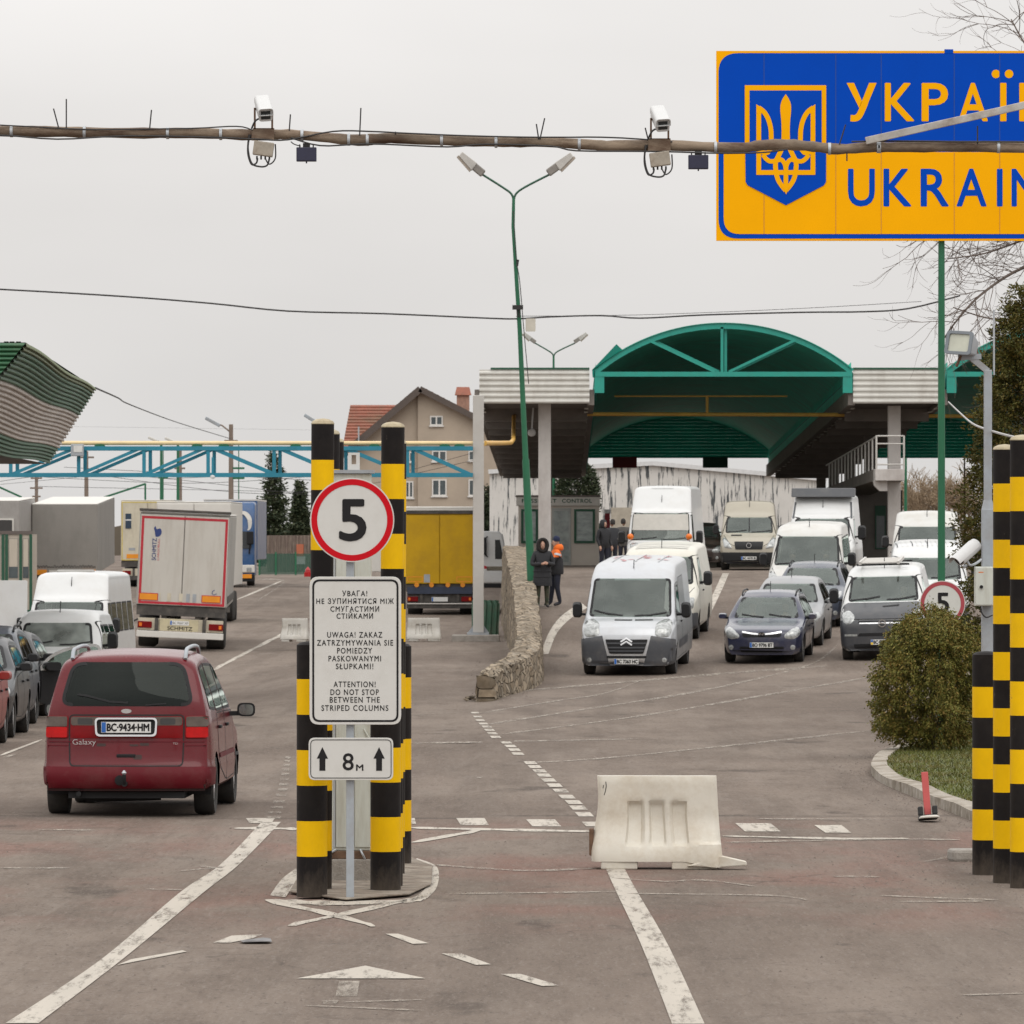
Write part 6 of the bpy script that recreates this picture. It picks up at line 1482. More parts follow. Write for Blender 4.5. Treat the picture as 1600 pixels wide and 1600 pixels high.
# ------------------------------------------------------------------ body shapes
def sp_hatch(L=4.45, W=1.775, H=1.48, hood=.87, wb=(.88, 3.55)):
    return dict(L=L, W=W, top=[(0,.30),(0,.55),(.03,.70),(.12,.74),(.45,.80),(1.05,hood),(1.30,hood+.05),(2.02,H-.12),(2.35,H-.03),(2.8,H),(3.6,H-.03),(L-.42,H-.09),(L-.12,1.02),(L-.03,.85),(L,.60),(L,.35)],
                side=[(.15,W*.455),(.35,W*.49),(.62,W*.5),(.9,W*.485),(1.0,W*.465),(H-.05,W*.345),(H+.1,W*.32)], zb=.20, rc=.085, axles=list(wb), R=.315, tw=.205, front_round=(.16,.75), rear_round=(.12,.6), bow=(.20,.09), crown=.03)
def sp_van(L=4.96, W=2.05, H=2.25, cowl=(.86,1.26), wtop=(1.50,1.95), hoodf=(.10,1.03), wb=(.95,3.95), R_=.34, roofy=None):
    ry = roofy or (wtop[0]+.55)
    return dict(L=L, W=W, top=[(0,.30),(0,.62),(.03,.85),hoodf,((hoodf[0]+cowl[0])/2, (hoodf[1]+cowl[1])/2+.03),cowl,wtop,(wtop[0]+.18,wtop[1]+.10),(ry,H-.02),(ry+.4,H),(L-.12,H-.01),(L-.02,H-.12),(L,H-.5),(L,.35)],
                side=[(.15,W*.455),(.35,W*.49),(.7,W*.5),(1.15,W*.49),(1.4,W*.475),(H-.15,W*.425),(H+.1,W*.40)], zb=.24, rc=.11, axles=list(wb), R=R_, tw=.22, front_round=(.11,.6), rear_round=(.02,.2), bow=(.16,.02), crown=.04)

def basic_front(c, sp, hl, grille=None, gmat=None, ws=None, wsmat=None, side=None, bump=None, see=True, hood_seam=None, wipers=True, hlmat=None):
    if bump: c.patch('front_bumper', 'F', bump[0], bump[1], .004)
    for m_ in (lambda p: p, mirrorx): c.patch('headlight', 'F', roundpoly(m_(hl), .05), hlmat or HEADL, .005, .018, step=.035)
    if grille: c.patch('grille', 'F', roundpoly(grille, .02), gmat or TRIMK, .007, step=.04)
    if ws:
        g = c.glass('windscreen', 'F', ws, wsmat or GL_W, see)
        if wipers:
            x0, x1 = ws[0][0], ws[1][0]; zl = ws[0][1]
            for k in (0, 1):
                c.strip('wiper', 'F', [(lerp(x0, x1, .12 + .42*k), zl + .07), (lerp(x0, x1, .30 + .42*k), zl + .03), (lerp(x0, x1, .46 + .42*k), zl + .015)], .022, TRIMK, .014)
    if side:
        for poly in side:
            for vw in 'RL': c.glass('side_window', vw, poly, GL_D, see, .035, r=.05)
    if hood_seam: c.strip('hood_seam', 'F', hood_seam, .012, SEAM, .002)
def doors(c, polys, bodymat, handle_z=None):
    for poly in polys:
        for vw in 'RL':
            d = c.patch('door', vw, roundpoly(poly, .08), bodymat, .0022, step=.09); c.strip('door_seam', vw, roundpoly(poly, .08), .012, SEAM, .0028, d, closed=True)
            if handle_z:
                ys_ = [p[0] for p in poly]; y = max(ys_) - .16; h, n_ = c.shoot(vw, y, handle_z); sg = 1 if vw == 'R' else -1
                MB().obox(h + Vector((sg*.018, 0, 0)), .03, .18, .035).build('handle', TRIMK, d, bevel=.008)
# ================================================================== burgundy people carrier seen from behind
BURG = paint('burgundy_paint', (.112, .0045, .009), .24, .45, .06, 0, (.14, .05, .045), .25, .22)
BURGM = M('burgundy_bumper', (.100, .006, .011), .5, var=.08, vs=2, spec=.15, dirt=(.14, .08, .07), dirt_amt=.25)
L_, W_, H_ = 4.62, 1.81, 1.73
sp = dict(L=L_, W=W_, top=[(0,.30),(0,.52),(.06,.68),(.5,.86),(1.0,.98),(1.15,1.04),(2.05,1.58),(2.4,1.69),(2.9,H_),(3.7,H_-.01),(4.22,H_-.05),(4.30,H_-.11),(4.475,1.24),(4.50,1.13),(4.53,.86),(4.55,.72),(4.575,.56),(4.62,.53),(4.62,.36),(4.60,.30)],
          side=[(.15,.85),(.3,.905),(.52,.918),(.60,.905),(.85,.895),(1.0,.885),(1.12,.865),(1.25,.83),(1.67,.695),(1.80,.655)], zb=.27, rc=.10, axles=[.92,3.76], R=.318, tw=.215, front_round=(.14,.7), rear_round=(.075,.5), bow=(.16,.115), crown=.045, zbr=.05)
g = thing('people_carrier', 'burgundy people carrier seen from behind, nearest car on the left', 'car'); place(g, sp, 196, 147, .031, rear=True)
c = Car(sp, g, None); c.wheels()
RW = [(-.72,1.18),(.72,1.18),(.60,1.645),(-.60,1.645)]
c.glass('rear_window', 'B', RW, glass_mat('rear_glass', (.10, .113, .105), .26), True, .035, TRIMK, .13)
c.glass('windscreen', 'F', [(-.66,1.12),(.66,1.12),(.56,1.56),(-.56,1.56)], GL_W, True)
for vw in 'RL':
    c.glass('side_window', vw, [(1.55,1.10),(2.42,1.10),(2.42,1.60),(2.18,1.58)], GL_D, True, .03, r=.05)
    c.glass('side_window', vw, [(2.48,1.10),(3.38,1.10),(3.38,1.62),(2.48,1.60)], GL_D, True, .03, r=.05)
    c.glass('rear_quarter_window', vw, [(3.46,1.11),(4.16,1.14),(4.02,1.58),(3.46,1.62)], GL_D, True, .03, r=.07)
    c.strip('belt_moulding', vw, [(.7,.56),(1.2,.57)], .035, TRIMK, .006); c.strip('belt_moulding', vw, [(1.35,.62),(3.35,.62)], .05, BURGM, .010)
doors(c, [[(1.32,.36),(2.44,.33),(2.44,1.08),(1.32,1.06)], [(2.46,.33),(3.36,.50),(3.42,.85),(3.42,1.08),(2.46,1.08)]], BURG, .93)
tg = c.patch('tailgate', 'B', roundpoly([(-.605,.565),(.605,.565),(.625,.85),(.72,1.10),(.70,1.17),(-.70,1.17),(-.72,1.10),(-.625,.85)], .04), BURG, .003, step=.06)
c.strip('tailgate_seam', 'B', roundpoly([(-.60,.545),(.60,.545),(.61,.85),(.61,1.085),(-.61,1.085),(-.61,.85)], .05), .014, SEAM, .0045, tg, closed=True)
c.strip('crease', 'B', [(-.88,.80),(.88,.80)], .012, BURGM, .005, tg)
bp = c.patch('rear_bumper', 'B', roundpoly([(-.86,.31),(.86,.31),(.90,.42),(.885,.535),(-.885,.535),(-.90,.42)], .08), BURGM, .012, .022, step=.05)
for vw in 'RL': c.patch('bumper_side', vw, roundpoly([(4.06,.34),(4.50,.34),(4.52,.54),(4.06,.52)], .03), BURGM, .008, parent=bp)
c.strip('bumper_crease', 'B', [(-.90,.76-.0),(-.62,.76)], .01, BURGM, .004); c.strip('bumper_crease', 'B', [(.62,.76),(.90,.76)], .01, BURGM, .004)
for sx in (-1, 1):
    P_ = lambda pts: [(sx*a, b) for a, b in pts] if sx > 0 else [(sx*a, b) for a, b in pts][::-1]
    lamp = c.patch('tail_light', 'B', roundpoly(P_([(.62,.835),(.865,.835),(.86,1.075),(.62,1.075)]), .03), TAILR, .008, .012, step=.035)
    c.patch('lit_lens', 'B', roundpoly(P_([(.632,.845),(.852,.845),(.852,.955),(.632,.955)]), .02), TAILO, .0225, parent=lamp, step=.035)
    c.patch('smoked_lens', 'B', roundpoly(P_([(.632,.962),(.852,.962),(.848,1.068),(.632,1.068)]), .02), TAILS, .0225, parent=lamp, step=.035)
    lamp = c.patch('inner_light', 'B', roundpoly(P_([(.235,.84),(.60,.84),(.60,1.072),(.26,1.072)]), .05), TAILR, .008, .006, step=.04)
    c.patch('reversing_lens', 'B', roundpoly(P_([(.26,.975),(.592,.975),(.592,1.066),(.28,1.066)]), .03), TAILS, .0165, parent=lamp, step=.035)
    c.patch('inner_lens', 'B', roundpoly(P_([(.36,.985),(.52,.985),(.52,1.05),(.36,1.05)]), .02), INTR, .019, parent=lamp, step=.03)
c.patch('red_panel', 'B', rect(-.6,.6,.838,.97), TAILR, .0065, parent=tg, step=.06)
yp = 4.575
fr = MB(); fr.prism(roundpoly([(-.325,.86),(.325,.86),(.335,1.06),(-.335,1.06)], .05), lambda u, v, t: (-u, yp - .03 + .03*t - .05*(v-.86), v), holes=[roundpoly([(-.305,.88),(.305,.88),(.315,1.042),(-.315,1.042)], .04)]); pf = fr.build('plate_surround', CHROME, g, bevel=.004)
MB().prism(rect(-.305,.305,.882,1.04), lambda u, v, t: (-u, yp - .04 + .01*t - .05*(v-.86), v)).build('plate_recess', TRIMK, g)
plate(g, 'B', 0, .957, yp - .034, 'BC·9434·HM', wd=.53, h=.115)
mb = MB(); put_text(mb, 'Galaxy', 0, .25, 0, .075, lambda u, v, t=0: (-(u - .57) - .0, 4.563, .755 + v), 0); mb.build('model_lettering', CHROME, g)
mb = MB(); put_text(mb, 'TD', 0, .055, 0, .02, lambda u, v, t=0: (-(u + .50), 4.566, .775 + v), 0); mb.build('badge_lettering', CHROME, g)
mb = MB(); mb.prism(circ(0, 0, .055, 24, .024), lambda u, v, t: (-u, 4.492 + .02*t, 1.128 + v)); mb.build('oval_badge', CHROME, g)
mb = MB(); mb.obox((0, 4.563, .655), .20, .03, .035); mb.build('tailgate_handle', TRIMK, tg, bevel=.008)
for x, z, w2, h2 in ((-.29, .77, .05, .03), (.17, .775, .05, .028), (.06, .765, .04, .02), (.1, .64, .04, .05)): c.patch('scuff', 'B', roundpoly(rect(-x-w2/2-.05, -x+w2/2, z-h2/2, z+h2/2), .015), M('bare_scuff', (.05, .03, .028), .8), .006, parent=tg, step=.03)
c.strip('rear_wiper', 'B', [(-.02,1.215),(.18,1.225),(.42,1.285),(.53,1.30)], .02, TRIMK, .016); c.strip('rear_wiper', 'B', [(-.42,1.205),(-.2,1.19)], .014, TRIMK, .016)
mb = MB(); mb.cyl((0, 4.52, .36), (0, 4.76, .36), .028, 10); mb.tube([(0, 4.74, .36), (0, 4.78, .40), (0, 4.78, .46)], .022, 10); mb.build('tow_bar', TRIMK, g, smooth=50); mb = MB(); mb.lathe([(.005, -.03), (.028, 0), (.005, .03)], (0, 4.78, .48), n=12); mb.build('tow_ball', GALV, g, smooth=60)
c.patch('bumper_socket', 'B', circ(.06, .40, .05, 14), TRIMK, .05, step=.03)
for sx in (-1, 1):
    mb = MB(); pts = []
    for y in (2.35, 2.55, 3.2, 3.8, 4.08, 4.2):
        h, _ = c.shoot('T', sx*.60, y); pts.append(Vector((sx*(.60 if y < 4 else .605), y, h.z + (.075 if 2.5 < y < 4.1 else .01))))
    mb.tube(spline(pts, 5), .022, 8); mb.build('roof_rail', GREYP, g, smooth=60)
mirrors(c, 1.62, 1.07, .20, .15, TRIMK, out=.09)
interior(c, 1.0, 4.2, .36, 1.0, .72, -.36, 1.05, [2.1, 2.95, 3.7], 1.33)
mb = MB(); mb.box(-.62, .62, 3.3, 4.5, .20, .269); mb.cyl((-.35, 4.3, .24), (.45, 4.35, .22), .07, 10); mb.cyl((.5, 4.3, .25), (.5, 4.62, .25), .028, 8); mb.box(-.75, .75, 3.7, 3.82, .24, .34); mb.build('underbody', TRIMK, g)
c.finish(BURG)

# ================================================================== silver and grey van, right lane front
SILV = paint('silver_paint', (.49, .505, .525), .33, .5, .05, .3)
DGREY = M('dark_grey_bumper', (.055, .058, .066), .5, var=.1, vs=3, dirt=(.16, .14, .12), dirt_amt=.4)
sp = sp_van(L=4.96, W=2.05, H=2.32, cowl=(.80,1.20), wtop=(1.54,2.06), hoodf=(.14,1.02))
sp['side'] = [(.15,.94),(.3,1.0),(.7,1.02),(1.1,1.0),(1.3,.965),(2.05,.895),(2.35,.855)]
g = thing('panel_van', 'silver van with dark grey bumper and a chevron badge leading the right lanes', 'van'); place(g, sp, 979, 73.2, .112)
c = Car(sp, g, None); c.wheels(STEELW)
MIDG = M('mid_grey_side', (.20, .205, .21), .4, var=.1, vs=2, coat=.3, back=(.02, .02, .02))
c.patch('front_bumper', 'F', roundpoly([(-1.0,.24),(1.0,.24),(1.02,.50),(1.0,.80),(.52,.88),(-.52,.88),(-1.0,.80),(-1.02,.50)], .06), DGREY, .008, .012)
for vw in 'RL':
    bs = c.patch('bumper_side', vw, [(.06,.26),(.52,.26),(.50,.78),(.08,.82)], DGREY, .012); c.strip('side_moulding', vw, [(1.4,.62),(3.4,.62)], .18, DGREY, .012)
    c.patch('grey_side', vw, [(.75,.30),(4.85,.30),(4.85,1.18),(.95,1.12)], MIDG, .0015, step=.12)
sv = c.patch('silver_centre', 'F', roundpoly([(-.36,.25),(.36,.25),(.52,.885),(-.52,.885)], .02), SILV, .026)
gr = c.patch('grille', 'F', roundpoly([(-.36,.50),(.36,.50),(.455,.80),(-.455,.80)], .03), TRIMK, .034)
for z, wd in ((.72, .84), (.63, .78), (.56, .74)): c.strip('grille_bar', 'F', [(-wd/2,z),(wd/2,z)], .03, TRIMG, .042, gr)
for k_ in (0, 1):
    z0 = .685 + .065*k_; c.strip('chevron_badge', 'F', [(-.12,z0),(0,z0+.075),(.12,z0)], .032, CHROME, .055)
c.strip('air_slot', 'F', [(-.42,.43),(.42,.43)], .05, TRIMK, .034)
plate(g, 'F', .0, .335, -.03, 'BC 7363 HC')
for sx in (-1, 1):
    P_ = lambda pts: [(sx*a, b) for a, b in pts] if sx > 0 else [(sx*a, b) for a, b in pts][::-1]
    c.patch('headlight', 'F', roundpoly(P_([(.60,.87),(.90,.84),(.955,1.0),(.93,1.17),(.78,1.20),(.60,1.12)]), .07), HEADL, .008, .02, step=.04)
    c.patch('fog_light', 'F', circ(sx*.80, .36, .05, 14), HEADL, .02, .01, step=.03); c.patch('air_intake', 'F', roundpoly(P_([(.58,.53),(.80,.55),(.80,.60),(.58,.60)]), .02), TRIMK, .018)
c.glass('windscreen', 'F', [(-.89,1.235),(.89,1.235),(.83,2.02),(-.83,2.02)], GL_W, True, .05, r=.09)
c.strip('wiper', 'F', [(.78,1.32),(.45,1.27),(.1,1.255)], .025, TRIMK, .016); c.strip('wiper', 'F', [(-.78,1.36),(-.5,1.30),(-.15,1.26)], .025, TRIMK, .016)
for x0 in (-.30, .14): c.strip('bonnet_vent', 'F', [(x0,1.185),(x0+.38,1.185)], .02, TRIMK, .004)
for vw in 'RL':
    c.glass('side_window', vw, [(1.18,1.28),(2.08,1.22),(2.08,1.86),(1.62,1.86)], GL_D, True, .035, r=.05)
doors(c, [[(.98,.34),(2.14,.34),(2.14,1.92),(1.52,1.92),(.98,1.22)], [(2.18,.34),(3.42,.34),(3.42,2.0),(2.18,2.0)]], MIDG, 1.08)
mirrors(c, 1.22, 1.36, .21, .34, TRIMK, out=.10)
interior(c, .85, 3.0, .5, 1.22, .85, .42, .85, [1.9], 1.65)
mb = MB(); hcl, _ = c.shoot('T', 0, 1.78); mb.cyl(hcl, hcl + Vector((0, .08, .18)), .01, 6); mb.build('antenna', TRIMK, g)
rd = random.Random(6); PINK = M('faded_red_print', (.52, .22, .24), .5, var=.3)
for i in range(18):
    x, y = rd.gauss(.02, .32), rd.uniform(2.3, 4.3); c.patch('roof_print', 'T', [(x + rd.uniform(.03, .09)*math.cos(a), y + rd.uniform(.05, .2)*math.sin(a)) for a in [0, 1.1, 2.2, 3.1, 4.2, 5.3]], PINK, .003 + .0004*i, step=.08)
for x in (-.5, 0, .5): c.strip('roof_rib', 'T', [(x,2.2),(x,4.8)], .03, SILV, .012)
c.finish(SILV)

# ================================================================== dark blue estate
NAVYP = paint('navy_paint', (.014, .019, .052), .22, .8, .05)
def hatch_car(name, label, sp, pm, x, s, dx, hl, gr, plate_t=None, rails=True, seats_=True, style='white', badge=None, mirror_mat=None, rear=False, fog=True, bumper=None, occ=False, zoff=0, lower=True):
    g = thing(name, label, 'car'); place(g, sp, x, s, dx, rear, zoff=zoff)
    c = Car(sp, g, None); c.wheels(); H = max(z for _, z in sp['top']); hz = sp['top'][5][1]; wt_ = H - .14; W = sp['W']; L = sp['L']
    yc = sp['top'][6][0]; yw = sp['top'][7][0]
    basic_front(c, sp, hl, None, None, [(-W*.405,hz+.07),(W*.405,hz+.07),(W*.33,H-.115),(-W*.33,H-.115)], GL_W, [[(yc+.35,hz+.07),(2.42,hz+.03),(2.42,H-.13),(yw+.22,H-.13)], [(2.50,hz+.03),(3.35,hz+.03),(3.35,H-.14),(2.50,H-.12)], [(3.43,hz+.03),(L-.55,hz+.06),(L-.62,H-.20),(3.43,H-.15)]], hood_seam=None and [(-W*.44,hz-.16),(-W*.30,hz-.24),(0,hz-.28),(W*.30,hz-.24),(W*.44,hz-.16)])
    c.glass('rear_window', 'B', [(-.55,1.06),(.55,1.06),(.48,H-.16),(-.48,H-.16)], GL_D, True)
    for sx in (-1, 1): c.patch('tail_light', 'B', roundpoly([(sx*.55,.78),(sx*.74,.78),(sx*.74,1.0),(sx*.55,1.0)][::sx], .04), TAILR, .006, .01)
    doors(c, [[(1.30,.30),(2.44,.28),(2.44,hz),(1.30,hz-.06)], [(2.47,.28),(3.25,.42),(3.40,.8),(3.40,hz),(2.47,hz)]], pm, hz-.14)
    if gr: gr(c, g, sp)
    if lower: c.patch('lower_grille', 'F', roundpoly([(-.46,.25),(.46,.25),(.50,.38),(-.50,.38)], .05), TRIMK, .006)
    if fog:
        for sx in (-1, 1): c.patch('fog_light', 'F', circ(sx*W*.38, .36, .055, 14), HEADL, .008, .008, step=.03)
    if plate_t: plate(g, 'F', 0, .415, -.012, plate_t, style)
    mirrors(c, yc+.42, hz+.09, .19, .13, mirror_mat or pm, out=.05)
    if rails:
        for sx in (-1, 1):
            mb = MB(); pts = []
            for y in (2.2, 2.4, 3.0, 3.6, L-.7): h, _ = c.shoot('T', sx*W*.335, y); pts.append(h + Vector((0, 0, .05 if 2.3 < y < L-.8 else .01)))
            mb.tube(spline(pts, 4), .018, 8); mb.build('roof_rail', TRIMK, g, smooth=60)
    if seats_: interior(c, yc-.1, L-.6, .30, hz+.02, .66, .36, yc, [2.15, 3.05], H-.22)
    h, _ = c.shoot('T', 0, yw+.5); mb = MB(); mb.cyl(h, h + Vector((0, .12, .2)), .008, 6); mb.build('antenna', TRIMK, g)
    c.finish(pm)
    if occ:
        occupant(c, .36, 2.15, .40, 'driver behind the windscreen of the ' + occ); occupant(c, -.36, 2.15, .40, 'front passenger in dark clothes inside the ' + occ, (.07, .05, .04))
    return c
def g_wing(c, g, sp):
    c.patch('grille', 'F', roundpoly([(-.40,.585),(.40,.585),(.44,.66),(-.44,.66)], .03), TRIMK, .006)
    c.strip('chrome_wing', 'F', [(-.43,.695),(-.2,.66),(0,.645),(.2,.66),(.43,.695)], .032, CHROME, .012)
    e_ = MB(); e_.prism(circ(0, .655, .075, 20, .042), lambda u, v, t: (u, .0 - .035 + .03*(1-t), v)); e_.build('oval_badge', TRIMK, g)
    mb = MB(); put_text(mb, 'H', -.045, .045, .633, .677, lambda u, v, t=0: (u + (v-.655)*.5, -.037, v), .06); mb.build('badge_letter', CHROME, g)
sp = sp_hatch(4.475, 1.775, 1.48, .875)
hl1 = [(.50,.56),(.68,.53),(.80,.60),(.83,.70),(.76,.80),(.62,.74),(.49,.63)]
hatch_car('estate_car', 'dark navy blue estate car with a chrome wing grille facing the camera', sp, NAVYP, 1190, 71.5, .118, hl1, g_wing, 'BO 9796 BT', occ='navy estate car')
# silver hatchback just behind it
SILV2 = paint('light_silver_paint', (.27, .275, .285), .32, .4, .05, .3)
hatch_car('hatchback', 'silver hatchback half hidden behind the navy blue estate', sp_hatch(4.2, 1.75, 1.48, .90), SILV2, 1224, 68.3, .12, hl1, None, rails=False)
# dark blue-grey estate further back
BLUEG = paint('blue_grey_paint', (.030, .040, .066), .25, .7, .05)
def g_slat(c, g, sp):
    gr = c.patch('grille', 'F', roundpoly([(-.36,.62),(.36,.62),(.40,.82),(-.40,.82)], .05), TRIMK, .006); c.strip('grille_rim', 'F', roundpoly([(-.36,.62),(.36,.62),(.40,.82),(-.40,.82)], .05), .02, CHROME, .01, gr, closed=True)
hatch_car('estate_car', 'blue grey estate car with roof rails between the silver hatchback and the white minibus', sp_hatch(4.57, 1.77, 1.47, .90), BLUEG, 1261, 64.8, .12, [(.46,.70),(.74,.70),(.80,.76),(.78,.86),(.50,.84)], g_slat, 'BC 2951 EA', mirror_mat=TRIMK)

# ================================================================== vans on the right
WHITE = paint('white_paint', (.60, .605, .60), .32, .4, .03, 0, (.42, .38, .33), .25)
WHITE2 = paint('white_paint_dusty', (.54, .535, .51), .4, .25, .05, 0, (.40, .35, .29), .45)
def van(name, label, sp, pm, x, s, dx, ws, hl, bump=None, grille=None, plate_t=None, style='white', mir=(.21,.34), mz=None, see=True, sides=True, wheels=STEELW, roll=0, zoff=0, extra=None, seal=.05, cat='van', mirmat=None, inter=True, occ=(), wsmat=None):
    g = thing(name, label, cat); place(g, sp, x, s, dx, roll=roll, zoff=zoff); c = Car(sp, g, None); c.wheels(wheels); H = max(z for _, z in sp['top']); cw, wt = sp['top'][5], sp['top'][6]
    if bump: c.patch('front_bumper', 'F', roundpoly(bump[0], .05), bump[1], .008, .01)
    if bump:
        zt = max(b for a, b in bump[0])
        for vw in 'RL': c.patch('bumper_side', vw, [(.05,.28),(.50,.28),(.48,zt-.06),(.06,zt)], bump[1], .012)
    for m_ in (lambda p: p, mirrorx): c.patch('headlight', 'F', roundpoly(m_(hl), .05), HEADL, .008, .02, step=.04)
    if grille: c.patch('grille', 'F', roundpoly(grille[0], .03), grille[1], .016)
    c.glass('windscreen', 'F', ws, wsmat or GL_W, see, seal, r=.08)
    zl = ws[0][1]; xw = ws[1][0]
    c.strip('wiper', 'F', [(xw*.92,zl+.09),(xw*.5,zl+.04),(xw*.1,zl+.03)], .025, TRIMK, .016); c.strip('wiper', 'F', [(-xw*.1,zl+.10),(-xw*.5,zl+.05),(-xw*.9,zl+.03)], .025, TRIMK, .016)
    hz_ = sp['top'][3][1]; c.strip('bonnet_seam', 'F', [(-xw*1.05,cw[1]-.04),(-xw*.80,hz_-.02),(-xw*.62,hz_-.10),(xw*.62,hz_-.10),(xw*.80,hz_-.02),(xw*1.05,cw[1]-.04)], .013, SEAM, .0035)
    c.strip('lower_intake', 'F', [(-.5,.34),(.5,.34)], .09, TRIMK, .02)
    if sides:
        y0, y1 = lerp(cw[0], wt[0], .5), wt[0]+.55; zl2 = cw[1]+.02; zt = wt[1]-.05
        for vw in 'RL':
            c.glass('side_window', vw, [(y0,zl2),(y1,zl2-.05),(y1,zt),(wt[0]+.08,zt)], GL_D, see, .035, r=.05)
            if sides == 'all':
                y = y1+.1
                while y + .9 < sp['L']-.2: c.glass('side_window', vw, [(y,zl2-.04),(y+.95,zl2-.04),(y+.95,zt),(y,zt)], GL_D, see, .035, r=.06); y += 1.08
        doors(c, [[(cw[0]+.08,.36),(y1+.05,.36),(y1+.05,zt+.06),(wt[0]+.02,zt+.06),(cw[0]+.08,cw[1]-.04)]], pm, cw[1]-.15)
    if plate_t: plate(g, 'F', 0, .42, -.028, plate_t, style)
    mirrors(c, lerp(cw[0], wt[0], .55), mz or cw[1]+.16, mir[0], mir[1], mirmat or TRIMK, out=.09)
    if inter: interior(c, cw[0], cw[0]+2.4, .5, cw[1]-.02, .80, .42, cw[0]+.02, [wt[0]+.35], cw[1]+.42)
    h, _ = c.shoot('T', 0, wt[0]+.35); mb = MB(); mb.cyl(h, h + Vector((0, .10, .22)), .009, 6); mb.build('antenna', TRIMK, g)
    if extra: extra(c, g, sp)
    c.finish(pm)
    for (ox, who) in occ: occupant(c, ox, wt[0]+.30, .72, who, (.06, .06, .07) if ox > 0 else (.16, .10, .08))
    return c
# white van with a dark grey front
GRAPH = M('graphite_wrap', (.042, .044, .050), .45, var=.1, vs=2, coat=.2, dirt=(.13, .12, .11), dirt_amt=.3)
def ex_rack(c, g, sp):
    c.patch('grey_bonnet', 'F', roundpoly([(-.92,.92),(.92,.92),(.90,1.16),(.80,1.25),(-.80,1.25),(-.90,1.16)], .05), GRAPH, .006)
    c.strip('bonnet_seam', 'F', [(-.62,.915),(.62,.915)], .016, SEAM, .012); c.strip('bonnet_slot', 'F', [(.0,1.17),(.36,1.19)], .022, TRIMK, .012)
    c.strip('chrome_bar', 'F', [(-.50,.83),(.50,.83)], .028, CHROME, .026); mb = MB(); mb.prism(circ(0, .83, .085, 24), lambda u, v, t: (u, -.06 + .03*(1-t), v), holes=[circ(0, .83, .068, 24)]); mb.prism([(-.06,.825),(-.02,.845),(.06,.835),(.02,.815)], lambda u, v, t: (u, -.06 + .02*(1-t), v)); mb.build('ring_badge', CHROME, g)
    c.patch('air_slot', 'F', roundpoly([(-.55,.55),(.55,.55),(.50,.62),(-.50,.62)], .02), TRIMK, .022); c.patch('lower_grille', 'F', roundpoly([(-.62,.29),(.62,.29),(.64,.38),(-.64,.38)], .03), TRIMK, .022)
    for sx in (-1, 1): c.patch('side_marker', 'F', roundpoly(rect(*sorted((sx*.55, sx*.83)), .555, .60), .015), HEADL, .024)
    r_ = thing('ladder_rack', 'pale metal ladder lying on the roof of the white van with the grey bonnet', 'ladder'); r_.matrix_world = g.matrix_world
    MB().box(-.62, .55, 2.0, 2.06, 2.02, 2.06).build('crossbar', TRIMK, r_); MB().box(-.62, .55, 3.8, 3.86, 2.02, 2.06).build('crossbar', TRIMK, r_)
    for x in (-.55, .30): MB().box(x, x+.05, 1.5, 4.4, 2.0601, 2.13).build('rail', RAIL, r_)
    for i in range(10): MB().cyl((-.5, 1.65+i*.28, 2.095), (.3, 1.65+i*.28, 2.095), .018, 6).build('rung', RAIL, r_)
sp = sp_van(L=4.78, W=1.90, H=1.97, cowl=(.90,1.24), wtop=(1.62,1.80), hoodf=(.16,.98), wb=(.83,3.93), R_=.33)
van('panel_van', 'white van with a dark grey bonnet and bumper, partly behind the bush', sp, WHITE, 1380, 71.2, .10, [(-.78,1.27),(.78,1.27),(.72,1.79),(-.72,1.79)], [(.66,.80),(.84,.80),(.90,.95),(.86,1.08),(.72,1.10),(.60,.98)], ([(-.93,.24),(.93,.24),(.95,.5),(.93,.90),(-.93,.90),(-.95,.5)], GRAPH), ([(-.55,.78),(.55,.78),(.52,.88),(-.52,.88)], TRIMK), 'BC 8515 CM', 'old', extra=ex_rack, roll=R(-1.5), occ=((.42, 'driver of the white van with the grey bonnet'),))
# white minibus
sp = sp_van(L=4.78, W=1.90, H=2.26, cowl=(.90,1.28), wtop=(1.62,2.02), hoodf=(.16,1.0), wb=(.83,3.93), R_=.33)
van('minibus', 'white minibus with dusty headlamps behind the blue grey estate', sp, WHITE2, 1257, 63, .11, [(-.82,1.30),(.82,1.30),(.76,2.0),(-.76,2.0)], [(.62,.78),(.86,.82),(.92,1.02),(.88,1.18),(.74,1.10),(.60,.92)], ([(-.93,.24),(.93,.24),(.95,.6),(-.95,.6)], WHITE2), ([(-.45,.72),(.45,.72),(.40,.82),(-.40,.82)], TRIMK), sides='all', zoff=-.02, occ=((.42, 'driver in dark clothes behind the wheel of the white minibus'), (-.42, 'passenger in a brownish top in the white minibus')))
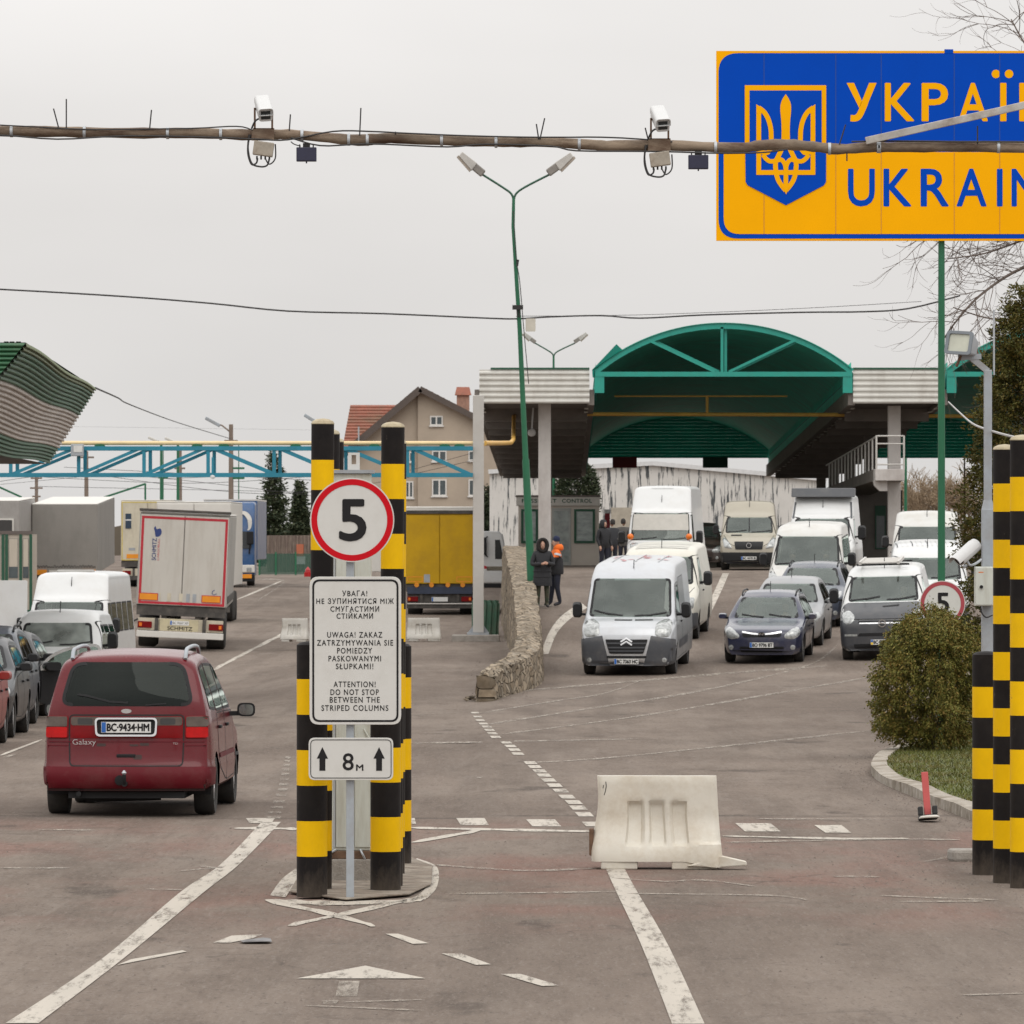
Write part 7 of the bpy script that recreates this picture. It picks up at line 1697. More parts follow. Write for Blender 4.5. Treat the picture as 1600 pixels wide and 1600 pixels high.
# tall white van with a black roof spoiler
def ex_spoiler(c, g, sp):
    mb = MB(); mb.prism([(1.75,2.60),(1.95,2.86),(2.3,2.86),(2.3,2.62)], lambda u, v, t: (-.92 + 1.84*t, u, v)); mb.build('roof_spoiler', GRAPH, g, bevel=.03)
    for sx in (-1, 1): c.strip('pillar_trim', 'F', [(sx*.84,1.98),(sx*.80,2.45)], .05, TRIMG, .010)
sp = sp_van(L=5.6, W=2.0, H=2.66, cowl=(.88,1.42), wtop=(1.38,2.02), hoodf=(.10,1.12), wb=(.98,4.3), R_=.35, roofy=2.2)
van('tall_van', 'tall white van with a black roof spoiler behind the minibus', sp, WHITE, 1281, 54.5, .10, [(-.82,1.45),(.82,1.45),(.78,1.98),(-.78,1.98)], [(.62,.88),(.86,.88),(.88,1.12),(.66,1.10)], ([(-.97,.26),(.97,.26),(1.0,.65),(-1.0,.65)], TRIMG), ([(-.5,.78),(.5,.78),(.5,1.0),(-.5,1.0)], TRIMK), mir=(.24,.42), extra=ex_spoiler)
# tan van under the canopy
TAN = paint('tan_paint', (.36, .33, .265), .35, .4, .05)
sp = sp_van(L=5.9, W=1.99, H=2.36, cowl=(.92,1.24), wtop=(1.55,1.86), hoodf=(.14,.94), wb=(1.0,4.65), R_=.35, roofy=2.1)
def ex_tan(c, g, sp):
    c.strip('divider', 'F', [(0,1.30),(0,1.80)], .035, TRIMK, .012); c.strip('bonnet_slot', 'F', [(-.62,1.20),(-.25,1.20)], .04, TRIMK, .01)
    mb = MB(); mb.prism(circ(.0,.86,.09,20), lambda u, v, t: (u, -.05+.02*(1-t), v), holes=[circ(0,.86,.072,20)]); mb.build('ring_badge', CHROME, g)
van('tan_van', 'tan high roof van with a two piece windscreen under the canopy', sp, TAN, 1170, 45.5, .05, [(-.82,1.28),(.82,1.28),(.78,1.82),(-.78,1.82)], [(.56,.74),(.84,.78),(.92,1.08),(.84,1.14),(.68,.95)], ([(-.97,.24),(.97,.24),(1.0,.62),(-1.0,.62)], TRIMK), ([(-.46,.72),(.46,.72),(.50,.98),(-.50,.98)], TRIMK), 'BC 4478 IB', extra=ex_tan)
# white high roof van with a large front
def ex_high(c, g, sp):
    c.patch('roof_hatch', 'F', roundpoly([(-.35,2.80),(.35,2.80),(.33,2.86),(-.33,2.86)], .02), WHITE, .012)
    sv_ = c.patch('painted_sky_reflection', 'F', [(-.885,1.50),(.885,1.50),(.85,2.0),(-.85,2.0)], M('painted_reflection_tone', (.45, .43, .39), .5), .012)  # pale sheet painted as the sky reflected in the upper windscreen
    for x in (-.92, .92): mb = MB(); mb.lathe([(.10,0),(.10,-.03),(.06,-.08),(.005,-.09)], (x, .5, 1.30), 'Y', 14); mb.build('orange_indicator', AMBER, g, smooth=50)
sp = sp_van(L=6.2, W=2.1, H=2.86, cowl=(.55,1.12), wtop=(.95,2.04), hoodf=(.10,1.02), wb=(1.0,4.5), R_=.35, roofy=1.75)
van('camper_van', 'tall white van with a pale reflection painted over its windscreen behind the cream van', sp, WHITE, 1029, 50.0, .10, [(-.93,1.18),(.93,1.18),(.88,2.04),(-.88,2.04)], [(.62,.8),(.9,.8),(.92,1.1),(.66,1.1)], None, ([(-.5,.7),(.5,.7),(.5,.95),(-.5,.95)], TRIMK), mir=(.22,.42), extra=ex_high)
# cream van
CREAM = paint('cream_paint', (.60, .58, .51), .4, .3, .04)
def ex_ribs(c, g, sp):
    for y in (1.95, 2.15, 2.35, 2.6, 2.9, 3.2): c.strip('roof_rib', 'T', [(-.62,y),(.62,y)], .07, CREAM, .022)
    for x in (-.93, .93): pass
sp = sp_van(L=5.0, W=1.97, H=2.10, cowl=(.88,1.25), wtop=(1.55,1.92), hoodf=(.14,1.0), wb=(.9,3.8), R_=.33)
van('cream_van', 'cream van with a ribbed roof right behind the silver van', sp, CREAM, 1024, 66.8, .105, [(-.82,1.28),(.82,1.28),(.77,1.90),(-.77,1.90)], [(.6,.75),(.88,.75),(.9,1.0),(.62,1.0)], ([(-.95,.24),(.95,.24),(.97,.65),(-.97,.65)], TRIMG), ([(-.5,.72),(.5,.72),(.5,.92),(-.5,.92)], TRIMK), extra=ex_ribs)
# two white vans at the right
def ex_rib2(c, g, sp):
    for i in range(13): x = -.72 + i*.12; c.strip('roof_rib', 'T', [(x,1.95),(x-.05,3.6)], .025, TRIMG if i % 3 == 0 else WHITE, .01)
sp = sp_van(L=5.0, W=1.95, H=2.02, cowl=(.85,1.22), wtop=(1.50,1.76), hoodf=(.14,1.0), wb=(.9,3.8), R_=.33)
van('white_van', 'white van with a ribbed roof behind the green sign pole', sp, WHITE, 1450, 66.0, .06, [(-.80,1.25),(.80,1.25),(.75,1.74),(-.75,1.74)], [(.6,.75),(.88,.75),(.9,1.0),(.62,1.0)], ([(-.95,.24),(.95,.24),(.97,.65),(-.97,.65)], TRIMG), None, extra=ex_rib2)
sp = sp_van(L=5.6, W=2.05, H=2.18, cowl=(.85,1.2), wtop=(1.50,1.80), hoodf=(.14,1.02), wb=(.98,4.3), R_=.35)
van('white_van', 'high roofed white van furthest right before the balcony column', sp, WHITE2, 1449, 55.5, .06, [(-.84,1.24),(.84,1.24),(.80,1.78),(-.80,1.78)], [(.6,.8),(.88,.8),(.9,1.05),(.62,1.05)], ([(-.95,.24),(.95,.24),(.97,.65),(-.97,.65)], TRIMG), None)
# two cars between the lanes
DRED = paint('dark_brown_paint', (.030, .018, .016), .3, .6)
hatch_car('dark_car', 'dark brown car squeezed between the camper and the tan van', sp_hatch(4.3, 1.75, 1.6, 1.02), DRED, 1091, 43.5, .06, hl1, None, rails=False, seats_=False)
hatch_car('white_car', 'small white car far back beside the peeling hall', sp_hatch(4.2, 1.72, 1.48, .98), WHITE2, 1094, 38.0, .03, hl1, None, rails=False, seats_=False)
# ================================================================== left lane cars coming towards the camera
REDP = paint('red_paint', (.22, .012, .010), .32, .25, .05, 0, (.2, .1, .08), .25, .25)
hatch_car('red_car', 'red car cut by the left edge, only its side and mirror showing', sp_hatch(4.3, 1.72, 1.46, .92), REDP, -114, 112.5, -.003, hl1, None, rails=False, seats_=False)
CHAR = paint('charcoal_paint', (.020, .022, .026), .30, .3, .05, 0, (.12, .1, .09), .25, .25)
hatch_car('charcoal_car', 'charcoal car at the left edge behind the red car', sp_hatch(4.3, 1.76, 1.47, .95), CHAR, -75, 106.2, .0, hl1, None, rails=False, mirror_mat=TRIMK)
STEELB = paint('steel_blue_paint', (.06, .068, .085), .30, .3, .05, .1, (.15, .13, .11), .2, .28)
hatch_car('grey_blue_car', 'tall grey blue car with roof rails at the left edge', sp_hatch(4.5, 1.80, 1.57, 1.0), STEELB, -57, 100.6, .0, hl1, g_slat, mirror_mat=TRIMK)
# black saloon with its door open
BLACKP = paint('black_car_paint', (.010, .010, .012), .35, .3, .03, 0, (.1, .09, .08), .15, .25)
spb = sp_hatch(4.6, 1.82, 1.45, .93)
cb = hatch_car('black_car', 'black car with its chrome trimmed door standing open', spb, BLACKP, -30, 94.5, .0, hl1, None, rails=False, mirror_mat=TRIMK)
od = bpy.data.objects.new('open_door', None); COL.objects.link(od); od.parent = cb.root; od.location = (.86, 1.32, 0); od.rotation_euler = (0, 0, R(-72))
dr = roundpoly([(.0,.24),(1.08,.22),(1.12,.52),(1.10,.83),(.0,.81)], .10)
MB().prism(dr, lambda u, v, t: (-.05 + .05*t, u, v)).build('door_panel', BLACKP, od, bevel=.015)
MB().prism([(a*.92+.04, .29+(b-.22)*.8) for a, b in dr], lambda u, v, t: (-.055 - .02*(1-t), u, v)).build('door_lining', INTR, od)
arc = spline([(.02,.82),(.20,1.02),(.48,1.15),(.80,1.21),(1.02,1.20),(1.08,1.02),(1.10,.83)], 5)
MB().prism(ribbon(arc, .05), lambda u, v, t: (-.04 + .03*t, u, v)).build('window_frame', CHROME, od)
MB().prism(arc, lambda u, v, t: (-.026 + .006*t, u, v)).build('window_pane', GL_W, od)
mb = MB(); mb.prism([(.66,.83),(.70,.83),(.70,1.19),(.66,1.18)], lambda u, v, t: (-.035 + .02*t, u, v)); mb.prism([(.02,.80),(1.1,.82),(1.1,.86),(.02,.84)], lambda u, v, t: (-.05 + .052*t, u, v)); mb.build('waist_trim', CHROME, od)
MB().prism(roundpoly(rect(.10,.35,.80,.94), .06), lambda u, v, t: (.005 + .16*t, u, v)).build('wing_mirror', TRIMK, od, bevel=.02)
od.name = 'open_door'
# silver estate roof behind
hatch_car('silver_estate', 'silver estate mostly hidden behind the grey blue car', sp_hatch(4.5, 1.76, 1.47, .92), SILV2, -32, 82.0, .0, hl1, None, seats_=False)
# white small van
sp = sp_van(L=4.4, W=1.80, H=1.83, cowl=(1.0,1.10), wtop=(1.46,1.62), hoodf=(.14,.86), wb=(.85,3.55), R_=.315); sp['bow'] = (.04, .02)
van('small_white_van', 'small white van with dark side windows behind the black car', sp, WHITE, 79, 81.5, .03, [(-.72,1.14),(.72,1.14),(.65,1.60),(-.65,1.60)], [(.55,.62),(.78,.62),(.82,.80),(.62,.80)], ([(-.86,.24),(.86,.24),(.88,.55),(-.88,.55)], TRIMG), None, sides='all', zoff=-.02, wsmat=GL_SKYVEIL)
# tall white minibus
sp = sp_van(L=6.6, W=1.99, H=2.62, cowl=(.82,1.25), wtop=(1.42,1.98), hoodf=(.12,1.02), wb=(1.0,4.6), R_=.34, roofy=2.05)
def ex_bus(c, g, sp):
    MB().box(-.42, .42, 2.35, 2.9, 2.62, 2.70).build('roof_hatch', M('grey_hatch', (.35, .34, .32), .6), g, bevel=.03)
    for sx in (-1, 1): c.patch('side_indicator', 'R' if sx > 0 else 'L', rect(.62,.74,.86,.92), AMBER, .006)
    dd = MB(); dd.prism(roundpoly(rect(-.74, 0, .55, 2.46), .05), lambda u, v, t: (-.99 + u, 1.28 + .07*t, v)); dd.build('open_door', WHITE, g, bevel=.015)
van('tall_minibus', 'tall white minibus with a roof hatch and open side door', sp, WHITE, 97, 67.0, .055, [(-.84,1.30),(.84,1.30),(.80,1.95),(-.80,1.95)], [(.62,.78),(.84,.78),(.88,1.0),(.66,1.02)], ([(-.97,.26),(.97,.26),(1.0,.65),(-1.0,.65)], TRIMG), ([(-.5,.74),(.5,.74),(.5,.95),(-.5,.95)], TRIMK), sides='all', mir=(.18,.36), extra=ex_bus)

# ================================================================== lorries
def truck_place(root, x, s, z, dx=0, roll=0, pitch=0):
    d = Vector((dx, 1, 0)).normalized(); yl = (d + Vector((0, 0, pitch))).normalized(); xl = yl.cross(Vector((0, 0, 1))).normalized(); zl = xl.cross(yl)
    rt = Matrix((xl, yl, zl)).transposed() @ Matrix.Rotation(roll, 3, 'Y'); root.matrix_world = Matrix.Translation(Vector(((x-800)/s, S/s, z))) @ rt.to_4x4(); bpy.context.view_layer.update()
TRWH = M('trailer_white', (.50, .475, .43), .5, var=.05, vs=.6, dirt=(.33, .29, .24), dirt_amt=.6, ds=1.4, dstretch=(1.5, 1.5, .25))
TRGR = M('tarpaulin_grey', (.24, .225, .205), .65, var=.08, vs=.8, dirt=(.15, .14, .125), dirt_amt=.5, ds=1.2, dstretch=(1, 1, .4), bump=.25, bs=1.5)
TRBE = M('trailer_beige', (.55, .50, .39), .5, var=.06, dirt=(.32, .27, .2), dirt_amt=.5, dstretch=(1, 1, .3))
TRYE = M('trailer_yellow', (.53, .31, .008), .5, spec=.25, var=.10, vs=.8, dirt=(.30, .17, .02), dirt_amt=.5, ds=1.0)
TRROOF = M('trailer_roof_white', (.60, .58, .54), .6, var=.05)
REFO = M('orange_reflector', (.72, .26, .012), .4, var=.1); TAPE = M('red_tape', (.42, .015, .03), .45, var=.15, vs=6)
CHASS = M('dirty_chassis', (.055, .05, .045), .8, var=.35, dirt=(.16, .14, .12), dirt_amt=.6)
def trailer(name, label, x, s, z, mat, L=13.5, dx=0, roll=0, pitch=0, sidemat=None, zb=1.22, zt=3.95, detail=None, wheels=(2.6, 3.9, 5.2), cat='trailer'):
    t = thing(name, label, cat); truck_place(t, x, s, z, dx, roll, pitch); sm = sidemat or mat
    MB().box(-1.27, 1.27, .06, L, zb, zt).build('box', sm, t, bevel=.03)
    MB().box(-1.272, 1.272, .055, L+.002, zt+.002, zt+.05).build('roof_panel', TRROOF, t, bevel=.02)
    mb = MB(); mb.box(-1.25, 1.25, .05, .5, zb-.28, zb-.002); mb.box(-.55, -.4, .1, L-1, zb-.45, zb-.01); mb.box(.4, .55, .1, L-1, zb-.45, zb-.01); mb.build('chassis', CHASS, t)
    MB().box(-1.22, 1.22, -.02, .1, zb-.9, zb-.72).build('bumper_bar', TRROOF if mat is TRWH else CHASS, t, bevel=.015)
    MB().box(-1.2, 1.2, .05, .12, zb-.70, zb-.36).build('light_panel', TRBE if mat in (TRWH, TRBE) else CHASS, t)
    for sx in (-1, 1):
        la = MB().box(sx*1.0-.2, sx*1.0+.2, .0, .0495, zb-.64, zb-.46).build('tail_light', TAILR, t, bevel=.012)
        MB().box(sx*1.12-.04, sx*1.12+.04, -.006, -.0005, zb-.60, zb-.50).build('lit_lens', AMBER, la)
        MB().box(sx*.67-.05, sx*.67+.05, -.01, .0495, zb-.75, zb-.36).build('bracket', CHASS, t)
        for y in wheels: MB().lathe([(.30, sx*1.22), (.48, sx*1.22), (.51, sx*1.18), (.51, sx*.78), (.48, sx*.72), (.2, sx*.72)], (0, y, .51), 'X', 24).build('wheel', TYRE, t, smooth=40)
    if detail: detail(t, zb, zt)
    return t
def rdoors(t, mat, zb, zt, frame=None):
    for sx in (-1, 1): MB().box(*sorted((sx*.012, sx*1.235)), .0, .0595, zb+.02, zt-.03).build('rear_door', mat, t, bevel=.012)
def d_schmitz(t, zb, zt):
    rdoors(t, TRWH, zb, zt)
    mb = MB(); o = [(-1.21, zb+.04), (1.21, zb+.04), (1.21, zt-.08), (-1.21, zt-.08)]; i_ = [(-1.14, zb+.11), (1.14, zb+.11), (1.14, zt-.15), (-1.14, zt-.15)]
    mb.prism(o, lambda u, v, q: (u, -.001 - .003*q, v), holes=[i_]); mb.build('red_border_tape', TAPE, t)
    MB().box(-1.29, 1.29, -.06, .06, zt+.052, zt+.13).build('roof_seal', CHASS, t, bevel=.02)
    for sx, x in ((-1, -.93), (1, .83)): rf = MB().box(x-.27, x+.27, -.010, -.0045, zb+.13, zb+.34).build('reflector', TAPE, t); MB().box(x-.25, x+.25, -.014, -.0105, zb+.15, zb+.32).build('amber_panel', REFO, rf)
    for x in (-.60, -.35, -.02, .18, .36): MB().box(x-.05 if x > -.5 else x-.01, x+.05 if x > -.5 else x+.01, -.012, -.0005, zb+.13, zb+.36).build('hinge', TRBE if x < 0 else GREYP, t)
    f = lambda u, v, q=0: (-.80 + -v*1 - .0, -.004, zt - 1.32 + u)
    mb = MB(); put_text(mb, 'SCHMITZ', 0, .62, -.03, .09, f, .02); mb.build('blue_lettering', M('logo_blue', (.02, .04, .16), .5), t)
    mb = MB(); put_text(mb, 'CARGOBULL', 0, .62, -.12, -.06, f, .0); mb.build('red_lettering', TAPE, t)
    el = spline([(0,0),(.10,.02),(.16,.12),(.12,.24),(.02,.22),(-.02,.30),(-.06,.24),(-.03,.14),(-.02,.06)], 4)
    MB().prism(el, lambda u, v, q: (-.80 + u, -.0005 - .004*q, zt - .66 + v)).build('animal_emblem', bpy.data.materials['logo_blue'], t)
    cp = MB().box(-.58, .50, -.004, .0495, zb-.70, zb-.37).build('name_panel', M('name_panel_cream', (.52, .46, .30), .5, dirt=(.3, .27, .2), dirt_amt=.6), t)
    mb = MB(); put_text(mb, 'SCHMITZ', -.36, .34, zb-.68, zb-.57, lambda u, v, q=0: (u, -.006, v), .02); mb.build('lettering', SIGNK, cp)
    pl = MB().box(-.29, .24, -.012, -.0045, zb-.53, zb-.41).build('number_plate', PLATEW, cp); MB().box(-.285, -.24, -.015, -.0125, zb-.525, zb-.415).build('flag_band', PLATEB, pl)
    mb = MB(); put_text(mb, 'BC 9267 XP', -.22, .22, zb-.50, zb-.44, lambda u, v, q=0: (u, -.0128, v), .0); mb.build('plate_characters', SIGNK, pl)
    mb = MB(); mb.prism(ribbon([(.92-.0, zb+.50), (.86, zb+.46), (.85, zb+.40), (.90, zb+.36), (.98, zb+.40)], .02), lambda u, v, q: (u, -.0005 - .003*q, v)); mb.build('painted_mark', bpy.data.materials['logo_blue'], t)
    MB().box(1.2705, 1.30, .5, 13.2, zb+.12, zb+.32).build('side_rail', CHASS, t)
    mb = MB(); mb.tube(spline([(-1.2, .0, zb-.4), (-1.4, -.1, zb-.5), (-1.5, -.1, zb-.42)], 4), .025, 6); mb.build('side_marker_arm', RUBBER, t)
SIDEW = M('dusty_grey_side', (.36, .345, .32), .6, var=.08, vs=.6, dirt=(.20, .18, .16), dirt_amt=.6, ds=.8)
trailer('box_trailer', 'white box trailer with a red bordered rear, driving away on the left', 280, 55.6, -.26, TRWH, dx=-.030, roll=R(2.6), pitch=.003, zt=3.80, sidemat=SIDEW, detail=d_schmitz)
def d_tarp(t, zb, zt):
    for sx in (-1, 1): MB().box(sx*.95-.26, sx*.95+.26, -.02, .0595, zb-.06, zb+.14).build('reflector', REFO, t, bevel=.006)
    MB().box(-.6, .6, -.01, .0595, zb-.03, zb+.12).build('rear_sill', TRROOF, t)
    mb = MB(); rd = random.Random(3)
    for k in range(22):
        x = -1.15 + 2.3*k/21; mb.prism(ribbon(spline([(x-.05, zb+.22), (x, zb+.30 + rd.uniform(-.04, .04)), (x+.05, zb+.22)], 4), .025), lambda u, v, q: (u, .058 - .01*q, v))
    mb.build('tarpaulin_lacing', CHASS, t)
trailer('tarpaulin_trailer', 'grey tarpaulin trailer with two orange reflectors behind the white minibus', 101, 40.2, .24, TRGR, dx=-.012, pitch=.026, detail=d_tarp, zt=3.88)
def d_win(t, zb, zt):
    MB().box(-.1, 1.0, -.02, .0595, 2.25, 3.3).build('dark_opening', INTR, t); MB().box(-.16, 1.06, .0, .0594, 2.19, 3.36).build('opening_frame', TRROOF, t)
trailer('grey_lorry', 'grey lorry body with a dark square opening at the left edge', -22, 41.2, .22, M('lorry_grey', (.30, .285, .27), .6, var=.06, dirt=(.2, .18, .16), dirt_amt=.4), dx=.0, pitch=.02, detail=d_win, L=8, zt=4.0)
trailer('grey_trailer', 'plain grey trailer between the grey lorry and the tarpaulin one', 46, 37.0, .3, bpy.data.materials['lorry_grey'], pitch=.02, L=12, zt=3.55)
def d_beige(t, zb, zt):
    rdoors(t, TRBE, zb, zt); YT = M('yellow_edge', (.55, .42, .08), .5)
    mb = MB(); mb.prism([(-1.23, zb+.03), (1.23, zb+.03), (1.23, zt-.05), (-1.23, zt-.05)], lambda u, v, q: (u, -.001 - .003*q, v), holes=[[(-1.19, zb+.07), (1.19, zb+.07), (1.19, zt-.09), (-1.19, zt-.09)]]); mb.build('yellow_border', YT, t)
    lb_ = MB().box(-1.05, -.78, -.03, -.0005, 2.75, 3.45).build('lock_box', M('lock_navy', (.02, .04, .07), .4), t); MB().box(-1.06, -.77, -.034, -.0305, 3.12, 3.18).build('latch', CW, lb_)
    MB().box(-1.0, -.45, -.01, -.0005, zb+.12, zb+.32).build('reflector', REFO, t); MB().box(-.9, -.6, -.01, -.0005, zb+.5, zb+.62).build('grey_label', GREYP, t)
trailer('beige_trailer', 'beige trailer with a yellow edge behind the white trailer with the red border', 231, 33.2, .5, TRBE, detail=d_beige, zt=4.05, L=10)
def d_rail(t, zb, zt):
    rdoors(t, TRROOF, zb, zt); mb = MB(); mb.box(-1.0, 1.0, -.03, -.001, zt-.42, zt-.32); mb.build('top_rail', RUST, t)
trailer('white_trailer', 'white trailer whose roof shows above the one with the red border', 303, 46.0, .0, TRROOF, detail=d_rail, L=9, zt=4.05, dx=0)
def d_yellow(t, zb, zt):
    rdoors(t, TRYE, zb, zt - .22)
    MB().box(-1.27, 1.27, -.03, .0595, zt-.20, zt-.08).build('top_seal', CHASS, t); MB().box(-1.28, 1.28, -.02, .06, zt-.078, zt+.001).build('top_cap', TRROOF, t)
    for sx in (-1, 1):
        mb = MB(); x0, x1 = sorted((sx*.62, sx*1.2)); mb.prism(rect(x0, x1, zb+.08, zb+.28), lambda u, v, q: (u, -.0005 - .004*q, v), holes=[rect(x0+.03, x1-.03, zb+.11, zb+.25)]); mb.build('reflector_outline', REFO, t)
    MB().box(-.58, -.36, -.012, -.0005, zb+.06, zb+.36).build('grey_hatch', GREYP, t)
    mb = MB()
    for x in (-.85, -.3, .3, .85): mb.lathe([(.09, -.07), (.09, .0), (.02, .02)], (x, .0, zb-.03), 'Y', 10)
    mb.build('buffer', REFO, t); MB().box(-1.2, 1.2, -.05, .0499, zb-.36, zb-.1).build('blue_panel', M('dirty_navy', (.03, .04, .07), .6, var=.3), t)
    pl = MB().box(-.3, .3, -.02, .0495, zb-.64, zb-.48).build('number_plate', PLATEW, t); MB().box(-.29, -.24, -.024, -.0205, zb-.63, zb-.49).build('flag_band', PLATEB, pl)
    MB().box(-1.2, 1.2, -.06, -.021, zb-.74, zb-.70).build('white_bar', TRROOF, t)
trailer('yellow_trailer', 'yellow trailer with double rear doors right of the striped posts', 687, 42.3, -.08, TRYE, detail=d_yellow, zt=4.02, L=12, dx=.004)
# blue cab-over lorry facing the camera
BLUL = paint('blue_lorry_paint', (.018, .075, .20), .35, .4, .08)
bl = thing('blue_lorry', 'blue lorry with a white crescent on its front behind the white trailer', 'lorry'); truck_place(bl, 356, 33.4, .56)
mb = MB(); prof = [(.0,.45),(-.02,1.2),(.05,2.3),(.12,3.1),(.5,3.9),(2.4,3.95),(2.4,.45)]; mb.prism(prof, lambda u, v, t: (-1.25 + 2.5*t, u, v)); mb.build('cab', BLUL, bl, bevel=.10, smooth=40)
MB().box(-1.27, 1.27, 2.8, 14, 1.2, 4.0).build('box', BLUL, bl, bevel=.04); MB().box(-1.28, 1.28, 2.79, 14.01, 4.001, 4.07).build('roof_panel', TRROOF, bl)
MB().prism([(-1.1,1.75),(1.1,1.75),(1.05,2.55),(-1.05,2.55)], lambda u, v, t: (u, .0 + .065*(v-1.75) - .035 + .02*(1-t), v)).build('windscreen', DGLASS, bl)
MB().box(-1.26, 1.26, -.07, .2, .62, .98).build('white_bumper', TRROOF, bl, bevel=.04); MB().box(-1.24, 1.24, -.06, .3, .2, .55).build('lower_bumper', TRIMK, bl, bevel=.04)
MB().prism(ribbon(spline([(.3,3.45),(.75,3.42),(1.0,3.15),(1.02,2.75),(.92,2.6)], 5), [.05,.08,.11,.13,.15,.17,.19,.2,.21,.21,.2,.2,.19,.18,.16,.14,.12,.1,.08,.05,.03]), lambda u, v, t: (u, .09 + .2*max(0, v-3.1) - .035 + .03*(1-t), v)).build('white_crescent', TRROOF, bl)
MB().box(.35, 1.12, -.10, -.071, .36, .55).build('orange_board', REFO, bl)
for sx in (-1, 1):
    m_ = MB().box(sx*1.05-.16, sx*1.05+.16, -.22, -.08, 1.95, 2.55).build('wing_mirror', TRIMK, bl, bevel=.03); mb = MB(); mb.beam((sx*1.0, -.06, 1.5), (sx*1.05, -.16, 1.98), .05, .05); mb.build('mirror_arm', TRIMK, m_)
    MB().lathe([(.3, sx*1.2), (.48, sx*1.2), (.51, sx*1.16), (.51, sx*.85), (.2, sx*.85)], (0, 1.3, .51), 'X', 20).build('wheel', TYRE, bl, smooth=40)
    MB().box(sx*1.0-.12, sx*1.0+.12, -.09, -.0705, .68, .86).build('headlight', HEADL, bl, bevel=.02)
# white side-on lorry beyond the yellow trailer
wlr = thing('white_lorry', 'white lorry standing sideways behind the pale column and stone wall', 'lorry', A(745, 33.5, .12), R(0))
mb = MB(); mb.prism([(.2,.55),(1.40,.55),(1.44,1.5),(1.22,2.85),(1.0,3.0),(.2,3.0)], lambda u, v, t: (u, 2.3*t, v)); mb.build('cab', WHITE, wlr, bevel=.08)
MB().prism([(.85,1.7),(1.24,1.7),(1.08,2.6),(.85,2.6)], lambda u, v, t: (u, -.012 + .01*t, v)).build('side_window', DGLASS, wlr)
MB().box(-7.5, .1, 0, 2.5, 1.1, 4.15).build('box', TRROOF, wlr, bevel=.04); MB().box(-7.5, .1, -.02, -.001, 3.35, 3.95).build('grey_stripe', M('stripe_grey', (.33, .32, .31), .6), wlr); MB().box(-.35, .09, -.022, -.0205, 1.3, 3.94).build('blue_edge', BLUL, wlr)
MB().box(.2, 1.42, .02, 2.25, .2, .5499).build('black_skirt', TRIMK, wlr, bevel=.03)
mm = MB().box(.26, .46, -.25, -.1, 1.9, 2.7).build('wing_mirror', TRIMK, wlr, bevel=.03); mb = MB(); mb.beam((.5, -.02, 2.75), (.36, -.18, 2.65), .04, .04); mb.beam((.5, -.02, 1.8), (.36, -.18, 1.95), .04, .04); mb.build('mirror_arm', TRIMK, mm)
MB().prism([(.22,1.25),(.75,1.25),(.30,1.42)], lambda u, v, t: (u, -.008 + .007*t, v)).build('red_flash', TAPE, wlr)
for x in (.75, -3.5, -5.5): MB().lathe([(.3, -.02), (.46, -.02), (.49, .03), (.49, .3), (.2, .3)], (x, .08, .49), 'Y', 20).build('wheel', TYRE, wlr, smooth=40)
# ================================================================== people
FABK = M('black_padded_fabric', (.014, .014, .017), .75, var=.35, vs=9, bump=.4, bs=14); FABN = M('navy_cloth', (.012, .013, .024), .85, var=.25, vs=8); FABC = M('camouflage_cloth', (.035, .05, .032), .9, var=.7, vs=9, dirt=(.10, .06, .04), dirt_amt=.8, ds=7)
FABO = M('orange_cloth', (.75, .15, .015), .8, var=.12, vs=8, bump=.3, bs=12); FABW = M('reflective_band', (.55, .56, .60), .5); HAIRD = M('dark_hair', (.02, .016, .014), .7); FURM = M('dark_fur', (.018, .015, .014), .95, var=.5, vs=30); BEAN = M('navy_knit', (.012, .018, .05), .9, var=.25, vs=25); SHOE = M('dark_shoes', (.03, .028, .032), .6)
GREYC = M('dark_grey_cloth', (.025, .026, .03), .85, var=.25, vs=8)
def skin_body(parent, J, E, mats, pick):
    """one continuous body: joints J {name: (x, y, z, r)}, edges E, grown with a skin modifier"""
    names = list(J); me = bpy.data.meshes.new('sk'); me.from_pydata([J[n][:3] for n in names], [(names.index(a), names.index(b)) for a, b in E], [])
    o = bpy.data.objects.new('sk', me); COL.objects.link(o); md = o.modifiers.new('skin', 'SKIN'); md.use_smooth_shade = True
    for i, n in enumerate(names): me.skin_vertices[0].data[i].radius = (J[n][3], J[n][3]); me.skin_vertices[0].data[i].use_root = (n == 'pelvis')
    ss = o.modifiers.new('sub', 'SUBSURF'); ss.levels = 2; ss.render_levels = 2
    dg = bpy.context.evaluated_depsgraph_get(); dg.update(); ev = o.evaluated_get(dg); m2 = bpy.data.meshes.new_from_object(ev)
    bpy.data.objects.remove(o)
    m2.materials.clear()
    for m in mats: m2.materials.append(m)
    for p in m2.polygons: p.material_index = pick(p.center); p.use_smooth = True
    b = bpy.data.objects.new('body', m2); COL.objects.link(b); b.parent = parent; return b
